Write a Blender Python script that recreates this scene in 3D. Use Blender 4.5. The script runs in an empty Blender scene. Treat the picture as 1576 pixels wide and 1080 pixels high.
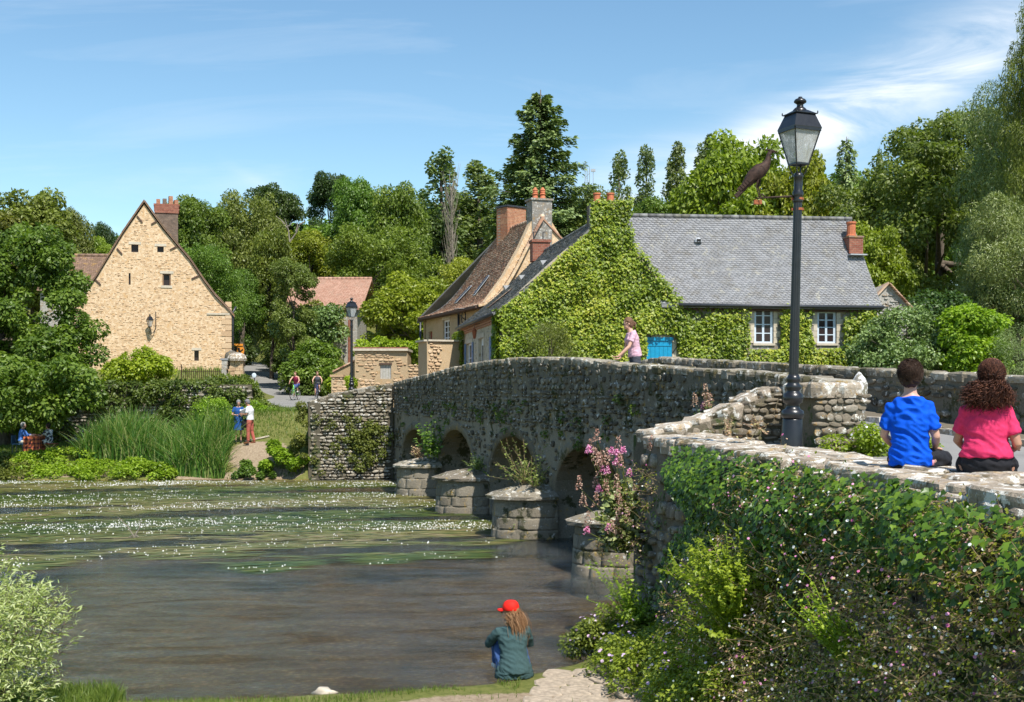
import bpy, bmesh, math, random
import numpy as np
from mathutils import Vector, Matrix
R = math.radians
random.seed(7); RNG = np.random.default_rng(7)
sc = bpy.context.scene
COL = sc.collection

# ------------------------------------------------------------------ camera, sky, sun, exposure
F = 1576*42/36.0
EYE = 3.5
cam_d = bpy.data.cameras.new('camera'); cam = bpy.data.objects.new('camera', cam_d); COL.objects.link(cam)
cam.location = (0, 0, EYE); cam.rotation_euler = (R(90), 0, 0)
cam_d.lens = 42; cam_d.sensor_width = 36; cam_d.shift_y = 60/1576.0; cam_d.clip_end = 3000; cam_d.clip_start = .1
sc.camera = cam

SUN_AZ = Vector((.44, -.898, 0)).normalized(); SUN_EL = R(56)
sun_d = bpy.data.lights.new('sun', 'SUN'); sun_d.energy = 4.0; sun_d.angle = R(.53); sun_d.color = (1, .955, .88)
sun = bpy.data.objects.new('sun', sun_d); COL.objects.link(sun)
to_sun = Vector((SUN_AZ.x*math.cos(SUN_EL), SUN_AZ.y*math.cos(SUN_EL), math.sin(SUN_EL)))
sun.rotation_euler = to_sun.to_track_quat('Z', 'Y').to_euler(); sun.location = (10, -20, 40)

world = bpy.data.worlds.new('World'); sc.world = world; world.use_nodes = True
def build_world():
    nt = world.node_tree; N = nt.nodes; L = nt.links; N.clear()
    out = N.new('ShaderNodeOutputWorld'); bg = N.new('ShaderNodeBackground'); bg.inputs['Strength'].default_value = .102
    sky = N.new('ShaderNodeTexSky'); sky.sky_type = 'NISHITA'; sky.sun_disc = False
    sky.sun_elevation = SUN_EL; sky.sun_rotation = math.atan2(SUN_AZ.x, SUN_AZ.y)
    sky.altitude = 0; sky.air_density = 1.0; sky.dust_density = .35; sky.ozone_density = 1.4
    tc = N.new('ShaderNodeTexCoord'); sep = N.new('ShaderNodeSeparateXYZ'); L.new(tc.outputs['Generated'], sep.inputs[0])
    def m(op, a, b=None, c=None, clamp=False):
        n = N.new('ShaderNodeMath'); n.operation = op; n.use_clamp = clamp
        for i, v in enumerate((a, b, c)):
            if v is None: continue
            if isinstance(v, (int, float)): n.inputs[i].default_value = v
            else: L.new(v, n.inputs[i])
        return n.outputs[0]
    yy = m('MAXIMUM', sep.outputs[1], .02)
    u = m('DIVIDE', sep.outputs[0], yy); w = m('DIVIDE', sep.outputs[2], yy)
    comb = N.new('ShaderNodeCombineXYZ'); L.new(u, comb.inputs[0]); L.new(w, comb.inputs[1])
    def noise(rot, scale, sx, sy, detail=7, rough=.6, dist=0.6):
        mp = N.new('ShaderNodeMapping'); mp.inputs['Rotation'].default_value = (0, 0, rot); mp.inputs['Scale'].default_value = (sx, sy, 1)
        L.new(comb.outputs[0], mp.inputs[0])
        n = N.new('ShaderNodeTexNoise'); n.inputs['Scale'].default_value = scale; n.inputs['Detail'].default_value = detail
        n.inputs['Roughness'].default_value = rough; n.inputs['Distortion'].default_value = dist
        L.new(mp.outputs[0], n.inputs['Vector']); return n.outputs['Fac']
    def band(u0, w0, slope, width, ua, ub):   # a streak along w = w0 + slope*(u-u0), fading at both ends
        d = m('SUBTRACT', w, m('ADD', m('MULTIPLY', m('SUBTRACT', u, u0), slope), w0))
        g = m('EXPONENT', m('MULTIPLY', m('POWER', m('ABSOLUTE', m('DIVIDE', d, width)), 2.0), -1))
        e = m('MULTIPLY', m('SMOOTH_MIN', m('MULTIPLY', m('SUBTRACT', u, ua), 14), 1, .1, clamp=True),
              m('SMOOTH_MIN', m('MULTIPLY', m('SUBTRACT', ub, u), 14), 1, .1, clamp=True))
        return m('MULTIPLY', g, e, clamp=True)
    n1 = noise(-.5, 5, .55, 3.2, 8, .62, 1.2); n2 = noise(.05, 4, .6, 4.5, 7, .6, .8)
    main = m('MULTIPLY', band(.28, .228, .50, .034, .12, .47), m('MULTIPLY', m('SUBTRACT', n1, .30), 3.6, clamp=True))
    main2 = m('MULTIPLY', band(.20, .20, .42, .022, .03, .33), m('MULTIPLY', m('SUBTRACT', n1, .40), 4.0, clamp=True))
    low = m('MULTIPLY', band(.07, .18, .35, .015, .0, .17), m('MULTIPLY', m('SUBTRACT', n1, .40), 3.0, clamp=True))
    trail = m('MULTIPLY', band(-.215, .175, -.55, .006, -.25, -.14), m('MULTIPLY', m('SUBTRACT', n1, .30), 2.4, clamp=True))
    wisps = m('MULTIPLY', m('MULTIPLY', m('SUBTRACT', n2, .52), 2.6, clamp=True), .3)
    tot = m('ADD', m('ADD', main, m('MULTIPLY', main2, .7)), m('ADD', m('MULTIPLY', trail, .5), m('ADD', m('MULTIPLY', low, .5), wisps)), clamp=True)
    front = m('GREATER_THAN', sep.outputs[1], .03)
    tot = m('MULTIPLY', m('MULTIPLY', tot, front), .95)
    hsv = N.new('ShaderNodeHueSaturation'); hsv.inputs['Saturation'].default_value = 1.1; hsv.inputs['Value'].default_value = 1.0
    L.new(sky.outputs[0], hsv.inputs['Color'])
    mix = N.new('ShaderNodeMixRGB'); L.new(tot, mix.inputs[0]); gain = N.new('ShaderNodeMixRGB'); gain.blend_type = 'MULTIPLY'; gain.inputs[0].default_value = 1; L.new(hsv.outputs[0], gain.inputs[1]); gain.inputs[2].default_value = (.97, 1.06, 1.0, 1); L.new(gain.outputs[0], mix.inputs[1]); mix.inputs[2].default_value = (6.6, 6.9, 7.2, 1)
    L.new(mix.outputs[0], bg.inputs[0]); L.new(bg.outputs[0], out.inputs[0])
build_world()
vs = sc.view_settings; sc.display_settings.display_device = 'sRGB'
vs.view_transform = 'Standard'; vs.look = 'None'; vs.exposure = 0.74; vs.gamma = 1; vs.use_curve_mapping = False
cy = sc.cycles; cy.use_denoising = True
try: cy.denoiser = 'OPENIMAGEDENOISE'
except Exception: pass
cy.max_bounces = 6; cy.diffuse_bounces = 4; cy.glossy_bounces = 3; cy.transmission_bounces = 4; cy.transparent_max_bounces = 8
cy.caustics_reflective = False; cy.caustics_refractive = False; cy.sample_clamp_indirect = 4

# ------------------------------------------------------------------ helpers
ORG = {}
def tag(o, label=None, cat=None, group=None, kind=None):
    if label: o['label'] = label
    if cat: o['category'] = cat
    if group: o['group'] = group
    if kind: o['kind'] = kind
    return o
def empty(name, loc, label=None, cat=None, group=None, kind=None, parent=None, rz=0):
    o = bpy.data.objects.new(name, None); COL.objects.link(o); o.empty_display_size = .3
    org = Vector(loc)
    if parent is not None: o.parent = parent; o.location = org-ORG[parent.name]
    else: o.location = org
    o.rotation_euler = (0, 0, rz)
    ORG[o.name] = org
    return tag(o, label, cat, group, kind)
def np_mesh(name, V, Fc, mats, smooth=False, rnd=None, mi=None):
    V = np.asarray(V, dtype=np.float32).reshape(-1, 3)
    me = bpy.data.meshes.new(name)
    if isinstance(Fc, np.ndarray):
        k = Fc.shape[1]; n = Fc.shape[0]
        me.vertices.add(len(V)); me.loops.add(n*k); me.polygons.add(n)
        me.vertices.foreach_set('co', V.ravel())
        me.loops.foreach_set('vertex_index', Fc.astype(np.int32).ravel())
        me.polygons.foreach_set('loop_start', np.arange(0, n*k, k, dtype=np.int32))
        me.polygons.foreach_set('loop_total', np.full(n, k, dtype=np.int32))
    else:
        me.from_pydata([tuple(map(float, v)) for v in V], [], [list(map(int, f)) for f in Fc])
    if not isinstance(mats, (list, tuple)): mats = [mats]
    for m in mats: me.materials.append(m)
    if mi is not None: me.polygons.foreach_set('material_index', np.asarray(mi, dtype=np.int32))
    if smooth: me.polygons.foreach_set('use_smooth', np.ones(len(me.polygons), dtype=bool))
    if rnd is not None:
        a = me.attributes.new('rnd', 'FLOAT', 'POINT'); a.data.foreach_set('value', np.asarray(rnd, dtype=np.float32))
    me.update(); me.validate(verbose=False)
    return me
def link(name, me, parent=None, loc=None):
    """parent: vertices are in world space and moved to the parent's origin; else loc is the origin."""
    o = bpy.data.objects.new(name, me); COL.objects.link(o)
    if parent is not None:
        o.parent = parent; org = ORG[parent.name]; me.transform(Matrix.Translation(-org)); ORG[o.name] = org.copy()
    else:
        org = Vector(loc) if loc is not None else Vector((0, 0, 0))
        me.transform(Matrix.Translation(-org)); o.location = org; ORG[o.name] = org
    return o
class MB:
    def __init__(s): s.V = []; s.F = []; s.M = []; s.r = []; s.mi = 0; s.cr = None
    def add(s, V, Fc, rnd=None):
        b = len(s.V); r = rnd if rnd is not None else (s.cr if s.cr is not None else random.random())
        s.V.extend([tuple(v) for v in V]); s.r.extend([r]*len(V))
        for f in Fc: s.F.append([b+i for i in f]); s.M.append(s.mi)
    def box(s, c, size, rot=None):
        hx, hy, hz = [a/2 for a in size]; c = Vector(c)
        V = [Vector((x*hx, y*hy, z*hz)) for z in (-1, 1) for y in (-1, 1) for x in (-1, 1)]
        if rot is not None:
            Mx = rot if isinstance(rot, Matrix) else Matrix.Rotation(rot, 3, 'Z'); V = [Mx @ v for v in V]
        s.add([v+c for v in V], [(0, 2, 3, 1), (4, 5, 7, 6), (0, 1, 5, 4), (2, 6, 7, 3), (0, 4, 6, 2), (1, 3, 7, 5)])
    def beam(s, a, b, w, h, up=(0, 0, 1)):
        a = Vector(a); b = Vector(b); d = (b-a).normalized(); up = Vector(up)
        x = d.cross(up)
        if x.length < 1e-4: x = d.cross(Vector((1, 0, 0)))
        x.normalize(); y = x.cross(d)
        V = [p+x*(i*w/2)+y*(j*h/2) for p in (a, b) for j in (-1, 1) for i in (-1, 1)]
        s.add(V, [(0, 1, 3, 2), (4, 6, 7, 5), (0, 4, 5, 1), (2, 3, 7, 6), (0, 2, 6, 4), (1, 5, 7, 3)])
    def tube(s, pts, rad, n=8, cap=True):
        pts = [Vector(p) for p in pts]; k = len(pts)
        rad = [rad]*k if isinstance(rad, (int, float)) else list(rad)
        V = []; prev = None
        for i, p in enumerate(pts):
            t = (pts[min(i+1, k-1)]-pts[max(i-1, 0)]).normalized()
            if prev is None:
                a = Vector((0, 0, 1)) if abs(t.z) < .9 else Vector((1, 0, 0)); x = t.cross(a).normalized()
            else: x = (prev-t*prev.dot(t)).normalized()
            prev = x; y = t.cross(x)
            for j in range(n):
                an = 2*math.pi*j/n; V.append(p+(x*math.cos(an)+y*math.sin(an))*rad[i])
        Fc = [(i*n+j, i*n+(j+1) % n, (i+1)*n+(j+1) % n, (i+1)*n+j) for i in range(k-1) for j in range(n)]
        if cap: Fc += [tuple(range(n-1, -1, -1)), tuple((k-1)*n+j for j in range(n))]
        s.add(V, Fc)
    def lathe(s, prof, c=(0, 0, 0), n=20, mat=None, sx=1, sy=1):
        V = []
        for r, z in prof:
            for j in range(n):
                an = 2*math.pi*j/n; v = Vector((r*math.cos(an)*sx, r*math.sin(an)*sy, z))
                if mat is not None: v = mat @ v
                V.append(v+Vector(c))
        k = len(prof)
        Fc = [(i*n+j, i*n+(j+1) % n, (i+1)*n+(j+1) % n, (i+1)*n+j) for i in range(k-1) for j in range(n)]
        Fc += [tuple(range(n-1, -1, -1)), tuple((k-1)*n+j for j in range(n))]
        s.add(V, Fc)
    def ell(s, c, r, rot=None, nu=12, nv=8):
        V = []; c = Vector(c)
        for i in range(nv+1):
            ph = math.pi*i/nv
            for j in range(nu):
                th = 2*math.pi*j/nu
                v = Vector((r[0]*math.sin(ph)*math.cos(th), r[1]*math.sin(ph)*math.sin(th), r[2]*math.cos(ph)))
                if rot is not None: v = rot @ v
                V.append(v+c)
        Fc = [(i*nu+j, (i+1)*nu+j, (i+1)*nu+(j+1) % nu, i*nu+(j+1) % nu) for i in range(nv) for j in range(nu)]
        s.add(V, Fc)
    def prism(s, poly, ext):
        """poly: list of 3-D points (planar), ext: extrusion vector"""
        n = len(poly); ext = Vector(ext); P = [Vector(p) for p in poly]
        V = P+[p+ext for p in P]
        s.add(V, [tuple(range(n-1, -1, -1)), tuple(range(n, 2*n))]+[(i, (i+1) % n, n+(i+1) % n, n+i) for i in range(n)])
    def quad(s, a, b, c, d): s.add([a, b, c, d], [(0, 1, 2, 3)])
    def obj(s, name, mats, parent=None, loc=None, smooth=False, fix=True):
        me = np_mesh(name, np.array([tuple(v) for v in s.V]), s.F, mats, smooth, s.r, s.M)
        if fix:
            bm = bmesh.new(); bm.from_mesh(me); bmesh.ops.recalc_face_normals(bm, faces=bm.faces); bm.to_mesh(me); bm.free()
        return link(name, me, parent, loc)
def copy_tree(o, parent=None):
    c = o.copy(); COL.objects.link(c); c.parent = parent
    for ch in list(o.children): copy_tree(ch, c)
    return c
def piece(name, me, parent, M):
    """a piece with shared mesh, M = world matrix"""
    o = bpy.data.objects.new(name, me); COL.objects.link(o); o.parent = parent
    o.matrix_basis = Matrix.Translation(-ORG[parent.name]) @ M
    return o
def px(x, y, Y): return Vector(((x-788)*Y/F, Y, EYE+(600-y)*Y/F))
def interp(x, xs, ys): return np.interp(x, xs, ys)
def sst(a, b, x):
    t = np.clip((x-a)/(b-a), 0, 1); return t*t*(3-2*t)
class VPlane:
    """vertical plane through C with horizontal direction d; gives plane coords of what lies at a bearing"""
    def __init__(s, C, d, out):
        s.C = Vector((C[0], C[1], 0)); s.d = Vector((d[0], d[1], 0)).normalized(); s.n = Vector((out[0], out[1], 0)).normalized()
        s.n = (s.n-s.d*s.n.dot(s.d)).normalized()
    def sz(s, x, y):
        r = (x-788)/F; t = (r*s.C.y-s.C.x)/(s.d.x-r*s.d.y); Y = s.C.y+t*s.d.y
        return (t, EYE+(600-y)*Y/F)
    def w(s, t, z, o=0): return s.C+s.d*t+Vector((0, 0, z))+s.n*o
    def rect(s, x0, y0, x1, y1):
        a = s.sz(x0, y0); b = s.sz(x1, y1); a2 = s.sz(x0, y1); b2 = s.sz(x1, y0)
        return (a[0], (a2[1]+b[1])/2, b[0], (a[1]+b2[1])/2)   # s0,z0,s1,z1

# ------------------------------------------------------------------ materials
def lin(h):
    h = h.lstrip('#'); c = [int(h[i:i+2], 16)/255 for i in (0, 2, 4)]
    return tuple(((v+.055)/1.055)**2.4 if v > .04045 else v/12.92 for v in c)+(1,)
class NT:
    def __init__(s, name):
        s.m = bpy.data.materials.new(name); s.m.use_nodes = True; s.nt = s.m.node_tree; s.N = s.nt.nodes; s.L = s.nt.links
        s.b = s.N['Principled BSDF']; s.out = s.N['Material Output']
    def set(s, k, v):
        i = s.b.inputs[k]
        if isinstance(v, bpy.types.NodeSocket): s.L.new(v, i)
        else: i.default_value = v
    def pos(s): return s.N.new('ShaderNodeNewGeometry').outputs['Position']
    def objc(s): return s.N.new('ShaderNodeTexCoord').outputs['Object']
    def map(s, vec, scale=(1, 1, 1), rot=(0, 0, 0)):
        n = s.N.new('ShaderNodeMapping'); n.inputs['Scale'].default_value = scale; n.inputs['Rotation'].default_value = rot
        s.L.new(vec, n.inputs[0]); return n.outputs[0]
    def noise(s, scale, detail=4, rough=.55, vec=None, dist=0, col=False):
        n = s.N.new('ShaderNodeTexNoise'); n.inputs['Scale'].default_value = scale; n.inputs['Detail'].default_value = detail
        n.inputs['Roughness'].default_value = rough; n.inputs['Distortion'].default_value = dist
        s.L.new(vec if vec is not None else s.pos(), n.inputs['Vector']); return n.outputs['Color' if col else 'Fac']
    def vor(s, scale, vec=None, feature='F1', out='Distance'):
        n = s.N.new('ShaderNodeTexVoronoi'); n.inputs['Scale'].default_value = scale; n.feature = feature
        s.L.new(vec if vec is not None else s.pos(), n.inputs['Vector']); return n.outputs[out]
    def ramp(s, fac, stops, mode='LINEAR'):
        n = s.N.new('ShaderNodeValToRGB'); n.color_ramp.interpolation = mode; e = n.color_ramp.elements
        while len(e) < len(stops): e.new(.5)
        for i, (p, c) in enumerate(stops): e[i].position = p; e[i].color = c if len(c) == 4 else tuple(c)+(1,)
        s.L.new(fac, n.inputs[0]); return n.outputs[0]
    def mix(s, f, a, b, mode='MIX'):
        n = s.N.new('ShaderNodeMixRGB'); n.blend_type = mode
        for i, v in enumerate((f, a, b)):
            if isinstance(v, bpy.types.NodeSocket): s.L.new(v, n.inputs[i])
            elif isinstance(v, (int, float)): n.inputs[i].default_value = v if i == 0 else (v, v, v, 1)
            else: n.inputs[i].default_value = v if len(v) == 4 else tuple(v)+(1,)
        return n.outputs[0]
    def math(s, op, a, b=0, clamp=False):
        n = s.N.new('ShaderNodeMath'); n.operation = op; n.use_clamp = clamp
        for i, v in enumerate((a, b)):
            if isinstance(v, bpy.types.NodeSocket): s.L.new(v, n.inputs[i])
            else: n.inputs[i].default_value = v
        return n.outputs[0]
    def rnd(s):
        a = s.N.new('ShaderNodeAttribute'); a.attribute_name = 'rnd'; o = s.N.new('ShaderNodeObjectInfo')
        return s.math('FRACT', s.math('ADD', a.outputs['Fac'], o.outputs['Random']))
    def attr(s, name='rnd'):
        a = s.N.new('ShaderNodeAttribute'); a.attribute_name = name; return a.outputs['Fac']
    def orand(s): return s.N.new('ShaderNodeObjectInfo').outputs['Random']
    def bump(s, h, strength=.4, dist=.02):
        n = s.N.new('ShaderNodeBump'); n.inputs['Strength'].default_value = strength; n.inputs['Distance'].default_value = dist
        s.L.new(h, n.inputs['Height']); s.L.new(n.outputs[0], s.b.inputs['Normal']); return n.outputs[0]
def plain(name, col, rough=.6, metal=0, nscale=12, var=.25, bump=.1, spec=.5, bdist=.01):
    t = NT(name); c = lin(col) if isinstance(col, str) else tuple(col)+(1,)
    n = t.noise(nscale, 4, vec=t.objc()); dark = tuple(v*(1-var) for v in c[:3]); lite = tuple(min(1, v*(1+var)) for v in c[:3])
    t.set('Base Color', t.ramp(n, [(.3, dark), (.7, lite)])); t.set('Roughness', rough); t.set('Metallic', metal)
    t.set('Specular IOR Level', spec)
    if bump: t.bump(n, bump, bdist)
    return t.m
def stone_mat(name, cols, lichen=((.62, .6, .55), .62), ochre=((.35, .24, .08), .7), moss=((.05, .07, .02), .7), patch=2.2, rough=.9, bump=.6, varr=.9):
    """cols: dark, mid, light; piece-to-piece variation + stains in world space"""
    t = NT(name); r = t.rnd()
    base = t.ramp(r, [(0, cols[0]), (.5, cols[1]), (1, cols[2])])
    n = t.noise(patch, 5, .65); fine = t.noise(28, 6, .7)
    c = t.mix(varr, cols[1], base)
    c = t.mix(t.math('MULTIPLY', t.ramp(n, [(.35, (0, 0, 0)), (.7, (1, 1, 1))]), .35), c, cols[0])
    c = t.mix(t.ramp(fine, [(.35, (.45,)*3), (.65, (0,)*3)]), c, tuple(v*.45 for v in cols[0]))
    def patchy(sc, thr, seed):
        v = t.N.new('ShaderNodeVectorMath'); v.operation = 'ADD'; v.inputs[1].default_value = (seed, seed*2.3, seed*.7); t.L.new(t.pos(), v.inputs[0])
        return t.ramp(t.noise(sc, 6, .72, vec=v.outputs[0]), [(thr-.01, (0,)*3), (thr+.035, (1,)*3)])
    if moss: c = t.mix(patchy(1.3, moss[1]-.12, 31), c, moss[0])
    if ochre: c = t.mix(t.math('MULTIPLY', patchy(5, ochre[1]-.1, 11), .8), c, ochre[0])
    if lichen: c = t.mix(t.math('MULTIPLY', patchy(7, lichen[1]-.05, 3), .9), c, lichen[0])
    t.set('Base Color', c); t.set('Roughness', rough); t.set('Specular IOR Level', .25)
    h = t.math('ADD', t.noise(14, 6, .7), t.math('MULTIPLY', t.noise(55, 4, .7), .4)); t.bump(h, bump, .03)
    return t.m
def leaf_mat(name, cols, trans=.35, rough=.45, ovar=.25, spec=.4, tcol=None):
    t = NT(name)
    c = t.ramp(t.attr(), [(i/(len(cols)-1), c) for i, c in enumerate(cols)])
    h = t.N.new('ShaderNodeHueSaturation'); t.L.new(c, h.inputs['Color'])
    o = t.orand()
    t.L.new(t.math('ADD', t.math('MULTIPLY', o, ovar), 1-ovar/2), h.inputs['Value'])
    o2 = t.math('FRACT', t.math('MULTIPLY', o, 7.31)); t.L.new(t.math('ADD', t.math('MULTIPLY', o2, .05*ovar/.25), .5-.025*ovar/.25), h.inputs['Hue'])
    t.L.new(h.outputs[0], t.b.inputs['Base Color']); t.set('Roughness', rough); t.set('Specular IOR Level', spec)
    tr = t.N.new('ShaderNodeBsdfTranslucent'); mx = t.N.new('ShaderNodeMixShader'); mx.inputs[0].default_value = trans
    g = t.mix(1.0, h.outputs[0], tcol or (1.35, 1.5, .55), 'MULTIPLY'); t.L.new(g, tr.inputs[0])
    t.L.new(t.b.outputs[0], mx.inputs[1]); t.L.new(tr.outputs[0], mx.inputs[2]); t.L.new(mx.outputs[0], t.out.inputs[0])
    return t.m

M = {}
M['bridge'] = stone_mat('bridge_rubble', [(.07, .06, .045), (.19, .165, .125), (.38, .34, .28)], lichen=((.62, .6, .56), .64), moss=((.05, .055, .022), .70))
M['bridge_mortar'] = stone_mat('bridge_mortar', [(.13, .11, .08), (.235, .205, .155), (.34, .30, .235)], lichen=((.5, .48, .43), .67), moss=((.06, .06, .026), .68), patch=.9)
M['pier'] = stone_mat('pier_stone', [(.2, .17, .125), (.27, .235, .18), (.34, .3, .235)], lichen=((.55, .54, .5), .68), moss=((.06, .06, .03), .68))
M['abut'] = stone_mat('abutment_rubble', [(.2, .17, .125), (.37, .32, .245), (.55, .5, .41)], lichen=((.72, .7, .65), .62), moss=((.08, .085, .03), .67))
M['mortar'] = stone_mat('earthy_mortar', [(.1, .085, .06), (.17, .145, .1), (.24, .2, .15)], lichen=None, ochre=None)
M['coping'] = stone_mat('lichened_coping', [(.30, .24, .18), (.46, .38, .29), (.60, .51, .40)], lichen=((.76, .73, .66), .585), ochre=((.4, .28, .14), .68), moss=((.12, .1, .06), .68), patch=5, bump=.9, varr=.7)
M['bcoping'] = stone_mat('bridge_coping', [(.2, .17, .13), (.34, .3, .23), (.46, .41, .33)], lichen=((.6, .58, .52), .62), moss=((.1, .09, .05), .66), patch=4, bump=.9)
M['nearwall'] = stone_mat('near_wall_rubble', [(.15, .125, .1), (.28, .24, .19), (.42, .38, .31)], lichen=((.6, .6, .56), .66), moss=((.05, .06, .02), .66))
M['wingface'] = stone_mat('wing_wall_rubble', [(.17, .14, .1), (.3, .25, .19), (.42, .37, .3)], lichen=((.7, .68, .62), .64), ochre=((.42, .25, .08), .7), moss=((.1, .09, .04), .68))
M['gable'] = stone_mat('gable_plaster', [(.60, .41, .24), (.73, .52, .315), (.82, .61, .41)], lichen=((.72, .55, .37), .56), ochre=((.58, .36, .17), .66), moss=None, patch=1.2, bump=.5)
M['gable_stone'] = stone_mat('gable_stone', [(.45, .29, .17), (.68, .48, .29), (.76, .57, .38)], lichen=None, ochre=None, moss=None, bump=.6)
M['beige'] = stone_mat('beige_render', [(.38, .27, .15), (.5, .365, .22), (.6, .46, .3)], lichen=None, ochre=((.42, .27, .13), .68), moss=None, patch=1.4, bump=.5)
M['sidewall'] = stone_mat('cottage_side_render', [(.42, .35, .25), (.6, .52, .39), (.7, .62, .5)], lichen=None, ochre=((.25, .18, .1), .66), moss=None, bump=.5)
M['greystone'] = stone_mat('grey_render', [(.25, .23, .2), (.38, .35, .31), (.5, .47, .42)], lichen=((.5, .48, .44), .6), ochre=((.3, .2, .1), .66), moss=None)
def brick_mat(name, cols, sx=.23, sz=.075):
    t = NT(name); p = t.pos(); n = t.N.new('ShaderNodeTexBrick')
    sp = t.N.new('ShaderNodeSeparateXYZ'); t.L.new(p, sp.inputs[0]); cb = t.N.new('ShaderNodeCombineXYZ')
    t.L.new(t.math('ADD', sp.outputs[0], t.math('MULTIPLY', sp.outputs[1], .9)), cb.inputs[0]); t.L.new(sp.outputs[2], cb.inputs[1])
    t.L.new(cb.outputs[0], n.inputs['Vector']); n.inputs['Scale'].default_value = 1; n.inputs['Brick Width'].default_value = sx; n.inputs['Row Height'].default_value = sz
    n.inputs['Mortar Size'].default_value = .008; n.inputs['Color1'].default_value = cols[0]+(1,); n.inputs['Color2'].default_value = cols[1]+(1,); n.inputs['Mortar'].default_value = cols[2]+(1,)
    c = t.mix(t.ramp(t.noise(6, 5, .7), [(.4, (0,)*3), (.7, (.7,)*3)]), n.outputs[0], tuple(v*.5 for v in cols[0]))
    t.set('Base Color', c); t.set('Roughness', .9); t.bump(t.math('SUBTRACT', t.noise(30), n.outputs['Fac']), .5, .02); return t.m
M['brick'] = brick_mat('chimney_brick', [(.42, .15, .07), (.5, .24, .12), (.4, .33, .25)])
M['brickdark'] = brick_mat('old_brown_brick', [(.14, .1, .075), (.22, .155, .11), (.2, .17, .14)])
M['brickred'] = brick_mat('red_brick', [(.27, .075, .045), (.34, .12, .07), (.32, .23, .17)])
M['terracotta'] = plain('terracotta_pot', (.52, .16, .07), .75, var=.3)
def tile_mat(name, cols, lichen=None, rough=.8, moss=None):
    t = NT(name); r = t.rnd(); c = t.ramp(r, [(i/(len(cols)-1), c) for i, c in enumerate(cols)])
    c = t.mix(t.ramp(t.noise(.9, 5, .7), [(.4, (0,)*3), (.62, (.55,)*3)]), c, cols[0])
    if moss: c = t.mix(t.ramp(t.noise(1.7, 6, .75), [(.5, (0,)*3), (.66, (.8,)*3)]), c, moss)
    if lichen: c = t.mix(t.ramp(t.noise(2.6, 6, .75), [(.57, (0,)*3), (.63, (.85,)*3)]), c, lichen)
    t.set('Base Color', c); t.set('Roughness', rough); t.set('Specular IOR Level', .4); t.bump(t.noise(30, 4, .7), .3, .01); return t.m
M['slate'] = tile_mat('grey_slate', [(.21, .208, .215), (.24, .24, .25), (.265, .265, .28), (.30, .30, .31)], lichen=(.36, .34, .29), rough=.55, moss=(.17, .155, .135))
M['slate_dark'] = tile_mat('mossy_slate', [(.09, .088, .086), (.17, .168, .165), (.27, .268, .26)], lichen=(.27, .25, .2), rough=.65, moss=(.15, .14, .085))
M['tile'] = tile_mat('brown_plain_tile', [(.26, .13, .085), (.48, .26, .165), (.62, .38, .25), (.75, .58, .42)], lichen=(.4, .35, .27), moss=(.3, .2, .13))
M['tile_pink'] = tile_mat('pinkish_plain_tile', [(.36, .19, .13), (.46, .27, .195), (.52, .32, .24)], moss=(.34, .22, .16))
M['tile_brown'] = tile_mat('old_brown_tile', [(.17, .105, .075), (.25, .16, .11), (.33, .21, .15)], moss=(.2, .13, .07), lichen=(.42, .25, .08))
M['black'] = plain('black_cast_iron', (.012, .012, .014), .32, .0, var=.3, bump=.15, spec=.6)
M['iron'] = plain('rusty_iron', (.05, .026, .018), .75, .3, nscale=25, var=.6, bump=.3)
M['rust'] = plain('rusted_strap', (.32, .1, .04), .8, .2, nscale=30, var=.5)
M['darkmetal'] = plain('dark_zinc', (.07, .072, .08), .45, .6, var=.2)
M['zinc'] = plain('pale_zinc', (.45, .46, .47), .45, .3, var=.1)
M['wood'] = plain('weathered_wood', (.2, .12, .07), .8, var=.35)
M['wood_dark'] = plain('dark_eaves_wood', (.09, .05, .035), .8, var=.35)
M['grey_wood'] = plain('grey_wood', (.4, .38, .34), .85, var=.2)
M['white'] = plain('white_paint', (.76, .77, .78), .55, var=.05, bump=.02)
M['bluewhite'] = plain('pale_blue_paint', (.6, .68, .76), .5, var=.06, bump=.02)
M['blue'] = plain('blue_shutter_paint', (.0, .26, .47), .45, var=.12, bump=.05)
M['slateblue'] = plain('slate_blue_paint', (.11, .2, .36), .5, var=.12, bump=.05)
M['redpaint'] = plain('red_brown_paint', (.3, .05, .03), .6)
M['sandslab'] = plain('sandy_slab', (.36, .29, .215), .9, nscale=5, var=.3, bump=.5, bdist=.02)
M['limestone'] = plain('pale_limestone', (.52, .45, .35), .85, nscale=6, var=.18, bump=.3, bdist=.02)
M['dark'] = plain('dark_interior', (.012, .011, .012), .9, var=.1, bump=0)
t = NT('window_glass'); t.set('Base Color', (.035, .025, .025, 1)); t.set('Roughness', .12); t.set('Specular IOR Level', .2); M['glass'] = t.m
t = NT('lantern_glass'); n = t.noise(18, 6, .75, vec=t.map(t.objc(), (1, 1, .5)))
t.set('Base Color', t.ramp(n, [(.35, (.35, .34, .3)), (.6, (.72, .74, .74))])); t.set('Roughness', .35); t.set('Alpha', t.ramp(n, [(.3, (.72,)*3), (.7, (.22,)*3)])); M['lglass'] = t.m
t = NT('asphalt'); n = t.noise(1.2, 6, .7); c = t.ramp(n, [(.3, (.17, .165, .155)), (.7, (.25, .24, .225))])
c = t.mix(t.ramp(t.noise(60, 3, .7), [(.4, (0,)*3), (.7, (.5,)*3)]), c, (.32, .31, .29)); t.set('Base Color', c); t.set('Roughness', .85); t.bump(t.noise(60, 3), .3, .01); M['asphalt'] = t.m
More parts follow.
